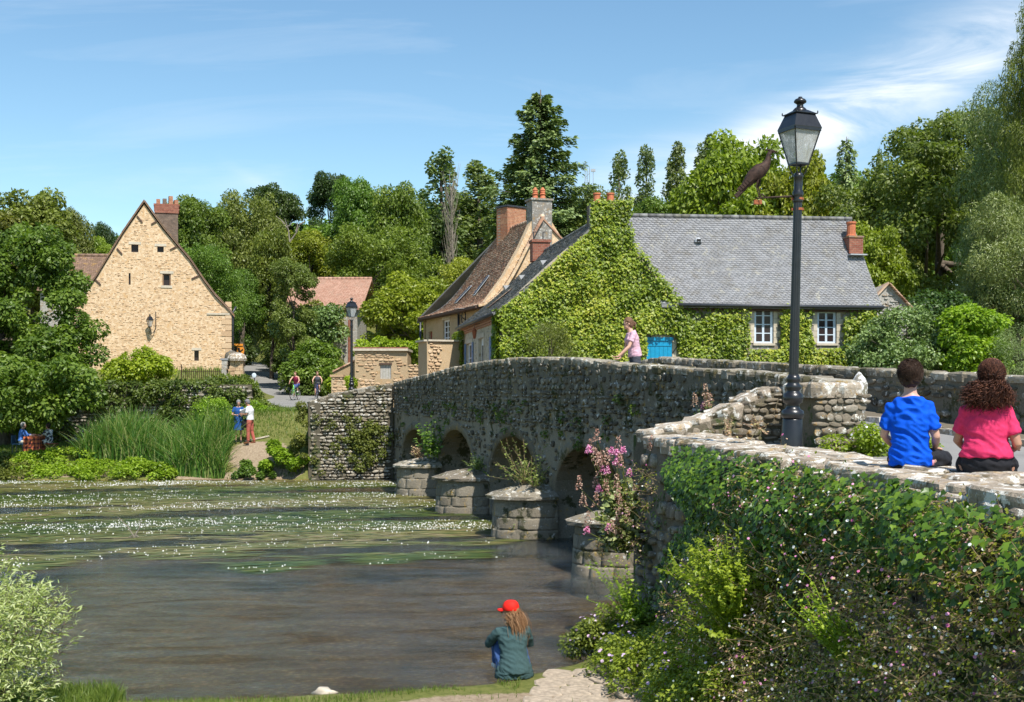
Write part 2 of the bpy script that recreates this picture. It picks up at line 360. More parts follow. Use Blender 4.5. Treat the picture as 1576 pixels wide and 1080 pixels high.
# leaves
G = lambda *a: [tuple(x) for x in a]
M['lf_mid'] = leaf_mat('leaf_mid_green', G((.06, .10, .014), (.135, .20, .026), (.24, .31, .05)))
M['lf_yel'] = leaf_mat('leaf_yellow_green', G((.11, .15, .012), (.23, .28, .024), (.38, .42, .05)), ovar=.2)
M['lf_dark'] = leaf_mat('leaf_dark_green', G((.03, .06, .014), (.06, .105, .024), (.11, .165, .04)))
M['lf_olive'] = leaf_mat('leaf_olive_green', G((.075, .10, .02), (.165, .195, .036), (.28, .31, .075)))
M['lf_poplar'] = leaf_mat('leaf_poplar', G((.06, .10, .03), (.14, .19, .055), (.24, .30, .11)), spec=.5)
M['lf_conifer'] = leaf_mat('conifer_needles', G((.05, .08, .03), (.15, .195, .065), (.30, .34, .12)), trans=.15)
M['lf_silver'] = leaf_mat('silver_willow_leaf', G((.08, .12, .03), (.18, .235, .06), (.33, .39, .15)), trans=.2, spec=.6, rough=.4)
M['lf_bushsilver'] = leaf_mat('foreground_willow_leaf', G((.12, .18, .035), (.24, .33, .08), (.42, .5, .24), (.56, .62, .38)), trans=.3, spec=.5)
M['lf_creeper'] = leaf_mat('virginia_creeper_leaf', G((.075, .12, .01), (.17, .235, .016), (.30, .36, .03), (.46, .45, .06)), trans=.3, ovar=.05)
M['lf_ivy'] = leaf_mat('ivy_leaf', G((.025, .06, .008), (.075, .15, .012), (.2, .31, .03)), trans=.25, spec=.4, rough=.38, ovar=.1)
M['lf_bright'] = leaf_mat('bright_green_leaf', G((.13, .2, .013), (.25, .35, .024), (.4, .5, .05)), trans=.4, ovar=.15)
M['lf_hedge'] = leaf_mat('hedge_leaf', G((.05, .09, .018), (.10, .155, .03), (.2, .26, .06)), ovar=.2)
M['lf_reed'] = leaf_mat('reed_blade', G((.04, .11, .018), (.085, .19, .03), (.17, .28, .05), (.36, .36, .14)), trans=.3, ovar=.1, rough=.35)
M['lf_grass'] = leaf_mat('grass_blade', G((.07, .12, .015), (.14, .2, .03), (.24, .28, .06)), trans=.35, ovar=.1)
M['lf_weed'] = leaf_mat('water_weed', G((.04, .07, .01), (.10, .12, .022), (.17, .16, .05), (.25, .19, .10)), trans=.1, ovar=.1, rough=.35)
M['petal_white'] = leaf_mat('white_petal', G((.75, .74, .7), (.85, .85, .83)), trans=.15, ovar=.05, tcol=(1, 1, 1))
M['petal_pink'] = leaf_mat('pink_petal', G((.6, .12, .3), (.75, .3, .5), (.85, .5, .65)), trans=.2, ovar=.1, tcol=(1, .6, .8))
M['petal_lilac'] = leaf_mat('lilac_petal', G((.5, .28, .52), (.75, .6, .78)), trans=.2, ovar=.1, tcol=(1, .8, 1))
M['seedhead'] = leaf_mat('valerian_seedhead', G((.3, .16, .11), (.5, .3, .22), (.52, .42, .3)), trans=.2, ovar=.1, tcol=(1, .8, .7))
M['dry'] = leaf_mat('dry_stems', G((.28, .18, .10), (.5, .34, .22), (.42, .4, .15)), trans=.15, ovar=.1, tcol=(1, .9, .6))
t = NT('bark'); n = t.noise(9, 5, .7, vec=t.map(t.objc(), (1, 1, .25))); t.set('Base Color', t.ramp(n, [(.3, (.05, .038, .028)), (.7, (.17, .135, .1))])); t.set('Roughness', .95); t.bump(n, .8, .05); M['bark'] = t.m
M['deadwood'] = plain('dead_branch', (.22, .19, .15), .9, var=.3)
# ------------------------------------------------------------------ stone pieces and tiles
def make_stone(seed, flat=False):
    r = random.Random(seed); n = 8; V = []; ang = []
    for j in range(n):
        a = 2*math.pi*(j+.5)/n+r.uniform(-.18, .18); e = 2.6+r.random()*3.4
        c, s_ = math.cos(a), math.sin(a)
        rr = 1/((abs(c)**e+abs(s_)**e)**(1/e)); rr *= r.uniform(.8, 1.1); ang.append((c*rr*.5, s_*rr*.5))
    for sc_, d in ((1, -.5), (1, .5), (.93, .86), (.68, 1.0)):
        tx, tz = r.uniform(-.06, .06), r.uniform(-.06, .06)
        for (x, z) in ang:
            V.append((x*sc_+tx*(sc_ < .95), d*(1+(r.uniform(-.12, .12) if d > 0 else 0)), z*sc_+tz*(sc_ < .95)))
    Fc = [(i*n+j, i*n+(j+1) % n, (i+1)*n+(j+1) % n, (i+1)*n+j) for i in range(3) for j in range(n)]+[tuple(3*n+j for j in range(n))]
    return np.array(V), Fc
STONES = [make_stone(100+i) for i in range(14)]
def make_slab(seed):
    r = random.Random(seed); n = 9; V = []; ang = []
    for j in range(n):
        a = 2*math.pi*(j+.5)/n+r.uniform(-.16, .16); e = 5+r.random()*4; c, s_ = math.cos(a), math.sin(a); rr = 1/((abs(c)**e+abs(s_)**e)**(1/e))*r.uniform(.86, 1.08); ang.append((c*rr*.5, s_*rr*.5))
    for sc_, d in ((.97, -.6), (1.02, .45), (1, .8), (.9, 1.0)):
        for k, (x, z) in enumerate(ang): q = 1+r.uniform(-.03, .03); V.append((x*sc_*q, d+(r.uniform(-.12, .12) if d > 0 else 0), z*sc_*q))
    V.append((r.uniform(-.1, .1), 1.05+r.uniform(-.1, .1), r.uniform(-.1, .1)))
    Fc = [(i*n+j, i*n+(j+1) % n, (i+1)*n+(j+1) % n, (i+1)*n+j) for i in range(3) for j in range(n)]+[(3*n+j, 3*n+(j+1) % n, 4*n) for j in range(n)]
    return np.array(V), Fc
SLABS = [make_slab(500+i) for i in range(12)]
_sl_mesh = {}
def slab_mesh(i, mat):
    k = (i % 12, mat.name)
    if k not in _sl_mesh: V, Fc = SLABS[i % 12]; _sl_mesh[k] = np_mesh('slab_stone', V, Fc, [mat], False, [i/14.0]*len(V))
    return _sl_mesh[k]
_st_mesh = {}
def stone_mesh(i, mat, flip=False):
    k = (i, mat.name, flip)
    if k not in _st_mesh:
        V, Fc = STONES[i]; _st_mesh[k] = np_mesh('stone_block', V, [tuple(reversed(f)) for f in Fc] if not flip else Fc, [mat], True, [i/14.0]*len(V))
    return _st_mesh[k]
class Frame:
    """wall frame: origin, horizontal direction S, outward normal n (both horizontal), up Z"""
    def __init__(s, O, S, n, U=(0, 0, 1)):
        s.O = Vector(O); s.S = Vector(S).normalized(); s.n = Vector(n).normalized(); s.U = Vector(U).normalized()
    def w(s, a, z, o=0): return s.O+s.S*a+s.U*z+s.n*o
def course(frame, s0, s1, z0, z1, h=.14, w=(.16, .38), gap=.014, depth=(.02, .05), inside=None, density=1, seed=1, wob=.0):
    """rough courses of stones -> list of (s, z, w, h, d, variant, rot)"""
    r = random.Random(seed); out = []; z = z0
    while z < z1:
        hh = h*r.uniform(.62, 1.4); s = s0+r.uniform(0, w[0])
        while s < s1:
            ww = r.uniform(*w)*(.7 if r.random() < .3 else 1); cs = s+ww/2; cz = z+hh/2+wob*math.sin(cs*1.3+z)
            if r.random() < density*(.72+.28*math.sin(cs*2.1+cz*3.7)*math.sin(cs*.8-cz*2.3)+.14) and (inside is None or inside(cs, cz, ww/2, hh/2)):
                out.append((cs, cz+r.uniform(-.16, .16)*hh, ww-gap, (hh-gap)*r.uniform(.68, 1.16), r.uniform(*depth), r.randrange(14), r.uniform(-.16, .16)))
            s += ww
        z += hh
    return out
def stone_matrix(frame, st):
    s, z, w, h, d, v, rot = st; o = frame.w(s, z)
    Mx = Matrix((-frame.S, frame.n, frame.U)).transposed() @ Matrix.Rotation(rot, 3, 'Y') @ Matrix.Diagonal((w, d, h))
    return Matrix.Translation(o) @ Mx.to_4x4()
def stones_joined(name, frame, L, mat, parent):
    if not L: return None
    Vs = []; Fs = []; rr = []; b = 0
    for st in L:
        V, Fc = STONES[st[5]]; Mx = np.array(stone_matrix(frame, st)); Vw = V @ Mx[:3, :3].T+Mx[:3, 3]
        Vs.append(Vw); Fs.extend([tuple(i+b for i in reversed(f)) for f in Fc]); b += len(V); rr.extend([random.random()]*len(V))
    o = link(name, np_mesh(name, np.vstack(Vs), Fs, [mat], True, rr), parent); o['kind'] = 'stuff'; return o
def stones_split(name, frame, L, mat, parent, n_obj, key=None, jname='small_stones'):
    """the n_obj that show largest become pieces of their own, the rest one joined part"""
    key = key or (lambda st: -(st[2]*st[3])/max(frame.w(st[0], st[1]).y, 1)**2)
    L = sorted(L, key=key)
    for st in L[:n_obj]: piece(name, stone_mesh(st[5], mat), parent, stone_matrix(frame, st))
    return stones_joined(jname, frame, L[n_obj:], mat, parent)
def tiles(name, f, nu, nv, mat, parent, th=.012, jit=.006, over=1.25, stagger=True, skip=None, seed=3):
    """f(u,v)->numpy point; rows of overlapping tiles, each with its own edges"""
    r = np.random.default_rng(seed); V = []; Fc = []; rr = []; b = 0
    for j in range(nv):
        off = (.5 if (j % 2 and stagger) else 0)
        for i in range(-1 if off else 0, nu):
            u0 = (i+off)/nu; u1 = (i+1+off)/nu; u0 = max(u0, 0)+.0012*r.random(); u1 = min(u1, 1)-.002
            if u1 <= u0+1e-4: continue
            v0 = j/nv; v1 = min((j+over)/nv, 1.0)
            if skip is not None and skip((u0+u1)/2, v0): continue
            a, b_, c, d = f(u0, v0), f(u1, v0), f(u1, v1), f(u0, v1)
            n = np.cross(b_-a, d-a); n /= np.linalg.norm(n)+1e-9; n = n if n[2] > 0 else -n
            lo = th*1.6+r.random()*jit; hi = th*.4
            q = [a+n*lo, b_+n*(lo+(r.random()-.5)*jit), c+n*hi, d+n*hi, a+n*(lo-th*1.5), b_+n*(lo-th*1.5)]
            V += q; Fc += [(b, b+1, b+2), (b, b+2, b+3), (b, b+4, b+5), (b, b+5, b+1), (b, b+3, b+4), (b+1, b+5, b+2)]; rr += [r.random()]*6; b += 6
    me = np_mesh(name, np.array(V), np.array(Fc), [mat], False, rr)
    o = link(name, me, parent); o['kind'] = 'stuff'; return o

# ------------------------------------------------------------------ terrain
LANE = np.array([(-5.2, 49.5, 2.72), (-6.6, 54, 2.62), (-9.3, 62, 2.68), (-12.4, 70, 2.8), (-15.2, 79, 3.2), (-17.8, 88, 3.95), (-20.0, 96, 4.75), (-22.4, 104, 5.5), (-26, 113, 6.2), (-33, 122, 6.8), (-48, 132, 7.4)])
LANE_W = np.array([2.6, 3.4, 2.9, 2.4, 1.9, 1.6, 1.5, 1.5, 1.5, 1.5, 1.5])
def lane_info(x, y):
    best = np.full(x.shape, 1e9); zz = np.zeros(x.shape); ww = np.zeros(x.shape)
    for i in range(len(LANE)-1):
        a, b = LANE[i], LANE[i+1]; d = b[:2]-a[:2]; t = np.clip(((x-a[0])*d[0]+(y-a[1])*d[1])/(d@d), 0, 1)
        dist = np.hypot(x-(a[0]+t*d[0]), y-(a[1]+t*d[1])); m = dist < best
        best = np.where(m, dist, best); zz = np.where(m, a[2]+t*(b[2]-a[2]), zz); ww = np.where(m, LANE_W[i]+t*(LANE_W[i+1]-LANE_W[i]), ww)
    return best, zz, ww
def front_x(y): return 1.95+(17.2-y)*.122      # river-side face line of the near wall
DK = ([0, 8, 12, 16, 20, 25, 31, 38, 47, 54], [2.2, 2.3, 2.42, 2.6, 2.86, 3.25, 3.5, 3.3, 2.85, 2.62])
def deck_z(y): return np.interp(y, *DK)
def bl(y): return 9.325-.295*y                  # x of the bridge's upstream face
def Hs(x, y): return float(Hn(np.array([float(x)]), np.array([float(y)]))[0])
def Hn(x, y):
    vn = .18*np.sin(x*.7+y*.3)*np.cos(y*.5-x*.2)
    ysn = np.interp(x, [-60, -5.6, -4.9, -4.2, -2.3, .0, .9, 1.7, 2.5, 8, 60], [14.0, 13.8, 13.5, 13.15, 13.2, 14.0, 14.9, 16.6, 17.2, 18.5, 19]) + .07*np.sin(x*2.1)+.04*np.sin(x*5)
    ysf = np.interp(x, [-60, -20, -8.3, -7.8, -4, 0, 4, 60], [46.9, 46.5, 46.6, 47.5, 48.1, 46.0, 44.0, 42]) + .15*np.sin(x*.9)
    # near side
    zn = .10+.9*sst(13.2, 3, y)*1.0+.8*sst(9, 0, y)+.02*vn
    ft = np.interp(y, [7, 9, 11.2, 13.9, 15.5, 16.8], [1.3, 1.15, 1.0, .42, .16, .06]); wf = sst(1.5, .1, front_x(y)-x); zn = zn*(1-wf)+np.maximum(zn, ft)*wf
    zl = deck_z(y)-.06
    side = sst(-.05, .15, x-(front_x(y)+.6))
    znear = zn*(1-side)+zl*side
    # far side
    d = y-ysf
    t = sst(-13.2, -11.2, x)
    garden = .12+.7*sst(0, 2.2, d)+.15*sst(2, 8, d)
    garden = np.where(y > 56.0, 3.6+.9*sst(56, 66, y), garden)
    path = 1.34*sst(.0, 1.9, d)+1.25*sst(1.5, 6.0, d)
    far = garden*(1-t)+path*t
    t2 = sst(-8.5, -7.0, x); far = far*(1-t2)+(deck_z(y))*t2-.06*t2
    t3 = sst(-2.5, .5, x); far = far*(1-t3)+3.45*t3
    back = np.interp(y, [60, 72, 80, 100, 130, 200, 400, 1000], [0, .2, .8, 3.2, 7.5, 16, 34, 50]) + .5*vn*sst(70, 100, y)
    zfar = np.where(y > 60, far+back, far)
    ld, lz, lw = lane_info(x, y); k = sst(0, 1, (lw+3.2-ld)/3.0)*sst(49.0, 52, y)*(1-sst(-14.5, -16.5, x)*sst(78, 70, y))
    zfar = zfar*(1-k)+(lz-.05)*k
    bed = -.42+.05*vn
    tn = sst(ysn+.9, ysn-.05, y); tn = np.where(y < ysn-.05, 1, tn); tf = sst(-.9, .02, d)
    z = bed*(1-tn)+znear*tn; z = z*(1-tf)+zfar*tf
    z = np.where(y < ysn, znear, z); z = np.where(d > .02, zfar, z)
    return z
def axis(parts):
    a = [];
    for lo, hi, st in parts: a += list(np.arange(lo, hi, st))
    a.append(parts[-1][1]); return np.array(a)
def build_terrain():
    xs = axis([(-900, -200, 60), (-200, -60, 7), (-60, -28, 1.4), (-28, -14, .5), (-14, 12, .25), (12, 30, 1.0), (30, 90, 4), (90, 300, 15), (300, 900, 60)])
    ys = axis([(-60, 0, 5), (0, 10, .6), (10, 19, .14), (19, 44, .8), (44, 60, .22), (60, 100, .6), (100, 160, 2.5), (160, 400, 12), (400, 1500, 60)])
    X, Y = np.meshgrid(xs, ys); x = X.ravel(); y = Y.ravel(); z = Hn(x, y)
    nx, ny = len(xs), len(ys); i = np.arange(nx*ny).reshape(ny, nx)
    Fc = np.stack([i[:-1, :-1].ravel(), i[:-1, 1:].ravel(), i[1:, 1:].ravel(), i[1:, :-1].ravel()], 1)
    soil = np.zeros(len(x))
    soil = np.maximum(soil, sst(1, .2, np.hypot((x+10.2)/1.9, (y-47.9)/1.2)))
    soil = np.maximum(soil, sst(1.0, .55, np.hypot((x-.25)/2.2, (y-12.6)/1.05)))
    soil = np.maximum(soil, .9*sst(1.0, .3, np.abs(y-46.8)/.5)*(x < -8))
    t = NT('grassy_ground'); s = t.attr('soil'); n = t.noise(.6, 6, .7); f = t.noise(9, 6, .75)
    grass = t.ramp(f, [(.3, (.07, .085, .02)), (.5, (.13, .145, .035)), (.75, (.22, .2, .07))])
    grass = t.mix(t.ramp(n, [(.4, (0,)*3), (.7, (.5,)*3)]), grass, (.16, .14, .06))
    dirt = t.ramp(t.noise(14, 6, .7), [(.3, (.2, .145, .095)), (.7, (.38, .3, .21))])
    k = t.ramp(t.math('ADD', s, t.math('MULTIPLY', t.math('SUBTRACT', f, .5), .9)), [(.42, (0,)*3), (.58, (1,)*3)])
    c = t.mix(k, grass, dirt)
    z_ = t.N.new('ShaderNodeSeparateXYZ'); t.L.new(t.pos(), z_.inputs[0])
    bedc = t.ramp(t.noise(1.3, 7, .75, vec=t.map(t.pos(), (.7, 1, 1))), [(.3, (.07, .045, .015)), (.5, (.24, .145, .055)), (.7, (.46, .31, .15))])
    peb = t.ramp(t.vor(9), [(.1, (1.25,)*3), (.5, (.65,)*3)]); bedc = t.mix(1, bedc, peb, 'MULTIPLY')
    under = t.ramp(t.math('ADD', z_.outputs[2], .5), [(.47, (1,)*3), (.55, (0,)*3)])
    c = t.mix(under, c, bedc)
    t.set('Base Color', c); t.set('Roughness', .95); t.set('Specular IOR Level', .15); t.bump(t.noise(22, 5, .7), .6, .04)
    me = np_mesh('ground', np.stack([x, y, z], 1), Fc, [t.m], True)
    a = me.attributes.new('soil', 'FLOAT', 'POINT'); a.data.foreach_set('value', soil.astype(np.float32))
    o = link('ground', me, loc=(0, 0, 0)); o['kind'] = 'structure'
build_terrain()
def build_water():
    t = NT('river_water'); N, L = t.N, t.L
    flow = R(16.4)
    v1 = t.map(t.pos(), (.8, 2.2, 1), (0, 0, -flow)); v2 = t.map(t.pos(), (2.4, 4.6, 1), (0, 0, -flow+.35))
    h = t.math('ADD', t.noise(1.7, 5, .62, vec=v1, dist=1.2), t.math('MULTIPLY', t.noise(4.2, 5, .65, vec=v2, dist=.8), .85))
    b = N.new('ShaderNodeBump'); b.inputs['Strength'].default_value = 1.0; b.inputs['Distance'].default_value = .09; L.new(h, b.inputs['Height'])
    fr = N.new('ShaderNodeFresnel'); fr.inputs['IOR'].default_value = 1.55; L.new(b.outputs[0], fr.inputs['Normal'])
    gl = N.new('ShaderNodeBsdfGlossy'); gl.inputs['Color'].default_value = (.86, .95, 1, 1); gl.inputs['Roughness'].default_value = .12; L.new(b.outputs[0], gl.inputs['Normal'])
    trn = N.new('ShaderNodeBsdfTransparent'); trn.inputs['Color'].default_value = (.90, .88, .76, 1)
    df = N.new('ShaderNodeBsdfDiffuse'); df.inputs['Color'].default_value = (.04, .052, .022, 1)
    m0 = N.new('ShaderNodeMixShader'); m0.inputs[0].default_value = .06; L.new(trn.outputs[0], m0.inputs[1]); L.new(df.outputs[0], m0.inputs[2])
    m1 = N.new('ShaderNodeMixShader'); streak = t.math('ADD', t.math('MULTIPLY', t.ramp(t.noise(.7, 6, .7, vec=t.map(t.pos(), (.4, 1.5, 1), (0, 0, -flow)), dist=1.6), [(.35, (0,)*3), (.65, (1,)*3)]), 2.2), .75)
    L.new(t.math('MULTIPLY', fr.outputs[0], streak, True), m1.inputs[0]); L.new(m0.outputs[0], m1.inputs[1]); L.new(gl.outputs[0], m1.inputs[2])
    L.new(m1.outputs[0], t.out.inputs[0])
    xs = np.linspace(-90, 90, 60); ys = np.linspace(12.2, 49.5, 20); X, Y = np.meshgrid(xs, ys); i = np.arange(X.size).reshape(X.shape)
    Fc = np.stack([i[:-1, :-1].ravel(), i[:-1, 1:].ravel(), i[1:, 1:].ravel(), i[1:, :-1].ravel()], 1)
    o = link('river_water', np_mesh('river_water', np.stack([X.ravel(), Y.ravel(), 0*X.ravel()], 1), Fc, [t.m]), loc=(0, 0, 0)); o['kind'] = 'structure'
build_water()

# ------------------------------------------------------------------ roads
def build_road():
    mb = MB()
    # lane strip
    L = []
    fine = []
    for i in range(len(LANE)-1):
        for k in range(5): fine.append((LANE[i]+(LANE[i+1]-LANE[i])*k/5, LANE_W[i]+(LANE_W[i+1]-LANE_W[i])*k/5))
    fine.append((LANE[-1], LANE_W[-1]))
    for i, (p, w) in enumerate(fine):
        a = fine[max(i-1, 0)][0]; b = fine[min(i+1, len(fine)-1)][0]; d = (b-a)[:2]; d /= np.linalg.norm(d); n = np.array([-d[1], d[0]])
        wl = w*(1+.05*math.sin(i*1.7)); wr = w*(1+.05*math.cos(i*2.3))
        if i <= 4: wr = w+1.2
        L.append([(p[0]+n[0]*q, p[1]+n[1]*q, p[2]+.03) for q in (wl, wl*.3, -wr*.3, -wr)])
    V = [v for l in L for v in l]; Fc = [(i*4+j, i*4+j+1, i*4+4+j+1, i*4+4+j) for i in range(len(L)-1) for j in range(3)]
    mb.add(V, Fc, .5); o = mb.obj('lane', [M['asphalt']], loc=(0, 0, 0), smooth=True); o['kind'] = 'structure'
    # bridge road and the road by the near wall
    mb = MB(); rows = []
    for Y in np.concatenate([np.arange(-3, 16, 1.0), np.arange(16, 50.1, 1.0)]):
        xl = bl(Y)+.3 if Y >= 17.3 else front_x(Y)+.75
        if 16 <= Y < 17.3: xl = front_x(Y)+.75
        xr = 13.5-.295*Y-.1 if Y > 0 else 13.4
        rows.append([(xl+(xr-xl)*q, float(Y), float(deck_z(Y))) for q in (0, .33, .66, 1)])
    V = [v for l in rows for v in l]; Fc = [(i*4+j, i*4+j+1, i*4+4+j+1, i*4+4+j) for i in range(len(rows)-1) for j in range(3)]
    mb.add(V, Fc, .5); o = mb.obj('road', [M['asphalt']], loc=(0, 0, 0), smooth=True); o['kind'] = 'structure'
build_road()

# ------------------------------------------------------------------ the bridge
BO = Vector((bl(16.5), 16.5, 0)); BS = Vector((-.283, .959, 0)).normalized(); BN = Vector((-BS.y, BS.x, 0))
BF = Frame(BO, BS, BN)
def sY(Y): return (Y-16.5)/.959
PT = ([-14, -4, 0, sY(18.35), sY(24), sY(27), sY(30.9), sY(34), sY(37.7), sY(42), sY(47.3)], [3.2, 3.4, 3.6, 3.75, 4.02, 4.2, 4.34, 4.32, 4.22, 4.02, 3.8])
PT2 = ([-16, -4, 2, sY(23.8), sY(31), sY(38), sY(47.3)], [3.45, 3.6, 3.74, 4.0, 4.36, 4.2, 3.8])
ptop = lambda s: float(np.interp(s, *PT)); ptop2 = lambda s: float(np.interp(s, *PT2))
ARC = [(sY(Y), 2.28, zc) for Y, zc in ((26.0, 2.25), (31.5, 2.28), (37.6, 2.25), (43.6, 2.05))]
PIER_Y = [23.2, 28.8, 34.6, 40.3]
def arch_z(s):
    for c, hw, zc in ARC:
        if abs(s-c) < hw: return .8+(zc-.8)*math.sqrt(max(0, 1-(abs(s-c)/hw)**2.3))
    return None
bridge = empty('stone_bridge', BF.w(16, 0, 0), 'old humpbacked stone bridge with four arches and dark mossy rubble sides over the river', 'bridge')
def build_bridge():
    top = lambda s: float(deck_z(16.5+s*.959))-.08
    out = [(0, -.6)]
    for c, hw, zc in ARC:
        out += [(c-hw, -.6)]+[(c-hw*math.cos(math.pi*k/18), .8+(zc-.8)*(max(0, math.sin(math.pi*k/18)))**(.87)) for k in range(19)]+[(c+hw, -.6)]
    out += [(32.3, -.6)]+[(s, top(s)) for s in np.linspace(32.3, 0, 40)]
    mb = MB(); mb.prism([BF.w(s, z) for s, z in out], -BN*4.55); mb.obj('spandrel_wall', [M['bridge_mortar']], bridge)
    def parapet(o0, th, s0, s1, pf, low=.15):
        mb = MB(); S = np.linspace(s0, s1, 60)
        poly = [BF.w(s, pf(s)-.06, o0) for s in S]+[BF.w(s, min(pf(s)-.3, float(deck_z(16.5+s*.959))-low), o0) for s in S[::-1]]
        mb.prism(poly, -BN*th); return mb
    parapet(.012, .42, 0, 32.3, ptop).obj('parapet', [M['bridge_mortar']], bridge)
    parapet(-4.0, .42, -13.5, 32.3, ptop2, .6).obj('parapet', [M['bridge_mortar']], bridge)
    # coping stones lying along both parapets
    def coping(pf, off, s0, s1, th, seed):
        r = random.Random(seed); s = s0
        while s < s1:
            w = r.uniform(.35, .7); c = s+w/2; z = pf(c); sl = (pf(c+.2)-pf(c-.2))/.4
            Sd = (BS+Vector((0, 0, sl))).normalized(); U = BN; nn = Vector(Sd).cross(U); nn = nn if nn.z > 0 else -nn
            fr = Frame(BF.w(c, z-.07, off-th/2), Sd, nn, U)
            mm = stone_matrix(fr, (0, 0, w+.02, th+r.uniform(.04, .1), r.uniform(.07, .105), r.randrange(14), r.uniform(-.03, .03)))
            piece('coping_stone', slab_mesh(r.randrange(14), M['bcoping']), bridge, mm); s += w
    coping(ptop, .03, .1, 32.2, .46, 5); coping(ptop2, -3.98, -9, 18, .46, 6)
    # rubble of the upstream face
    def ins(s, z, hw, hh):
        if z+hh > ptop(s)-.07 or s < .1: return False
        for d in (-hw, 0, hw):
            a = arch_z(s+d)
            if a is not None and z-hh < a+.12: return False
        for Y in PIER_Y:
            if abs(s-sY(Y)) < .9 and z < 1.25: return False
        return True
    fr = Frame(BO+BN*.004, BS, BN)
    frp = Frame(BO+BN*.014, BS, BN)
    up = course(frp, 0, 32.3, 2.55, 4.3, .12, (.12, .32), .012, (.02, .055), lambda s, z, hw, hh: ins(s, z, hw, hh) and z > float(deck_z(16.5+s*.959))-.9, .8, 11)
    lo = course(fr, 0, 32.3, .0, 3.2, .15, (.16, .42), .03, (.015, .05), lambda s, z, hw, hh: ins(s, z, hw, hh) and z < float(deck_z(16.5+s*.959))-.9, .42, 12)
    stones_split('stone', frp, up+lo, M['bridge'], bridge, 290, lambda st: -(st[2]*st[3])/BF.w(st[0], st[1]).y**2 if not (st[1] < 2.4 and st[0] < 5) else 0)
    # a slightly proud ring round each arch
    for c, hw, zc in ARC:
        def q(a, e): return (c-(hw+e)*math.cos(a), .8+(zc-.8+e)*max(0, math.sin(a))**.87)
        mb = MB(); n = 24; V = []
        for k in range(n+1):
            a = math.pi*k/n; w = .26+.03*math.sin(k*5.1+c)
            for e, o in ((.0, .0), (.004, .022+.01*math.sin(k*3.3)), (w, .018+.01*math.sin(k*2.1)), (w+.01, .0)): s_, z_ = q(a, e); V.append(BF.w(s_, z_, o+.002))
        mb.add(V, [(4*k+j, 4*k+j+1, 4*k+5+j, 4*k+4+j) for k in range(n) for j in range(3)]); mb.obj('arch_ring', [M['bridge_mortar']], bridge, smooth=True)
    # inner faces seen over the road: rubble on the far parapet's road side
    fr2 = Frame(BO-BN*3.998, BS, -BN) if False else Frame(BO-BN*4.0, BS, BN)
    L2 = course(fr2, -9, 16, 2.6, 4.3, .15, (.18, .42), .016, (.02, .055), lambda s, z, hw, hh: z+hh < ptop2(s)-.08 and z > float(deck_z(16.5+s*.959))-.1, .95, 21)
    stones_split('parapet_stone', fr2, L2, M['bridge'], bridge, 150, jname='small_stones')
    # bedrock of each pier: courses of blocks round a rounded cutwater
    for Y in PIER_Y:
        c = BF.w(sY(Y), 0); pr = empty('pier', c, parent=bridge); r = random.Random(int(Y*10))
        def P(t, z, k=1.0): return c+BS*(math.cos(t)*.86*k)+BN*(math.sin(t)**.85*1.33*k)+Vector((0, 0, z))
        mb = MB(); n = 18
        for z0, z1, k0, k1 in ((-.6, .95, 1.06, .965),):
            V = [P(math.pi*j/n, z0, k0) for j in range(n+1)]+[P(math.pi*j/n, z1, k1) for j in range(n+1)]
            Fc = [(j, j+1, n+2+j, n+1+j) for j in range(n)]+[tuple(n+1+j for j in range(n+1))]
            mb.add(V, Fc)
        mb.obj('core', [M['pier']], pr, smooth=False)
        z = -.35
        while z < .8:
            h = r.uniform(.22, .34); h = min(h, .92-z) if z+h > .8 else h
            t = -.02; kk = lambda zz: 1.055-.09*(zz+.6)/1.55
            while t < math.pi-.04:
                dt = r.uniform(.4, .8); t1 = min(t+dt, math.pi+.02)
                if math.pi-t1 < .15: t1 = math.pi+.02
                d = r.uniform(.004, .018); m = 5; V = []
                g = .003
                for (zz, dd) in ((z+g, -.05), (z+g, d*.6), (z+.05, d), (z+h-.05, d*.95), (z+h-g, d*.55), (z+h-g, -.05)):
                    for j in range(m+1):
                        tt = t+.003+(t1-t-.006)*j/m; tt = min(max(tt, 0), math.pi)
                        b = P(tt, zz, kk(zz)); nn = (b-c); nn.z = 0; nn.normalize(); ed = dd if 0 < j < m else dd-.008
                        V.append(b+nn*(ed+r.uniform(-.012, .012)))
                Fc = [(a*(m+1)+j, a*(m+1)+j+1, (a+1)*(m+1)+j+1, (a+1)*(m+1)+j) for a in range(5) for j in range(m)]
                Fc += [tuple(a*(m+1) for a in range(6)), tuple(a*(m+1)+m for a in range(5, -1, -1))]
                b2 = MB(); b2.add(V, Fc); b2.obj('block', [M['pier']], pr, smooth=True); t = t1
            z += h
        # overhanging rim and rubble cone on top
        mb = MB(); rings = [(-.02, 1.0), (.0, 1.1), (.07, 1.11), (.12, .99), (.19, .78), (.26, .5), (.30, .15)]; V = []
        for dz, k in rings:
            for j in range(n+1): V.append(P(math.pi*j/n, .93+dz+r.uniform(-.025, .025)*(dz > .1), k*(1+r.uniform(-.02, .02))))
        Fc = [(a*(n+1)+j, a*(n+1)+j+1, (a+1)*(n+1)+j+1, (a+1)*(n+1)+j) for a in range(len(rings)-1) for j in range(n)]
        mb.add(V, Fc); mb.obj('cap', [M['bcoping']], pr, smooth=False)
build_bridge()

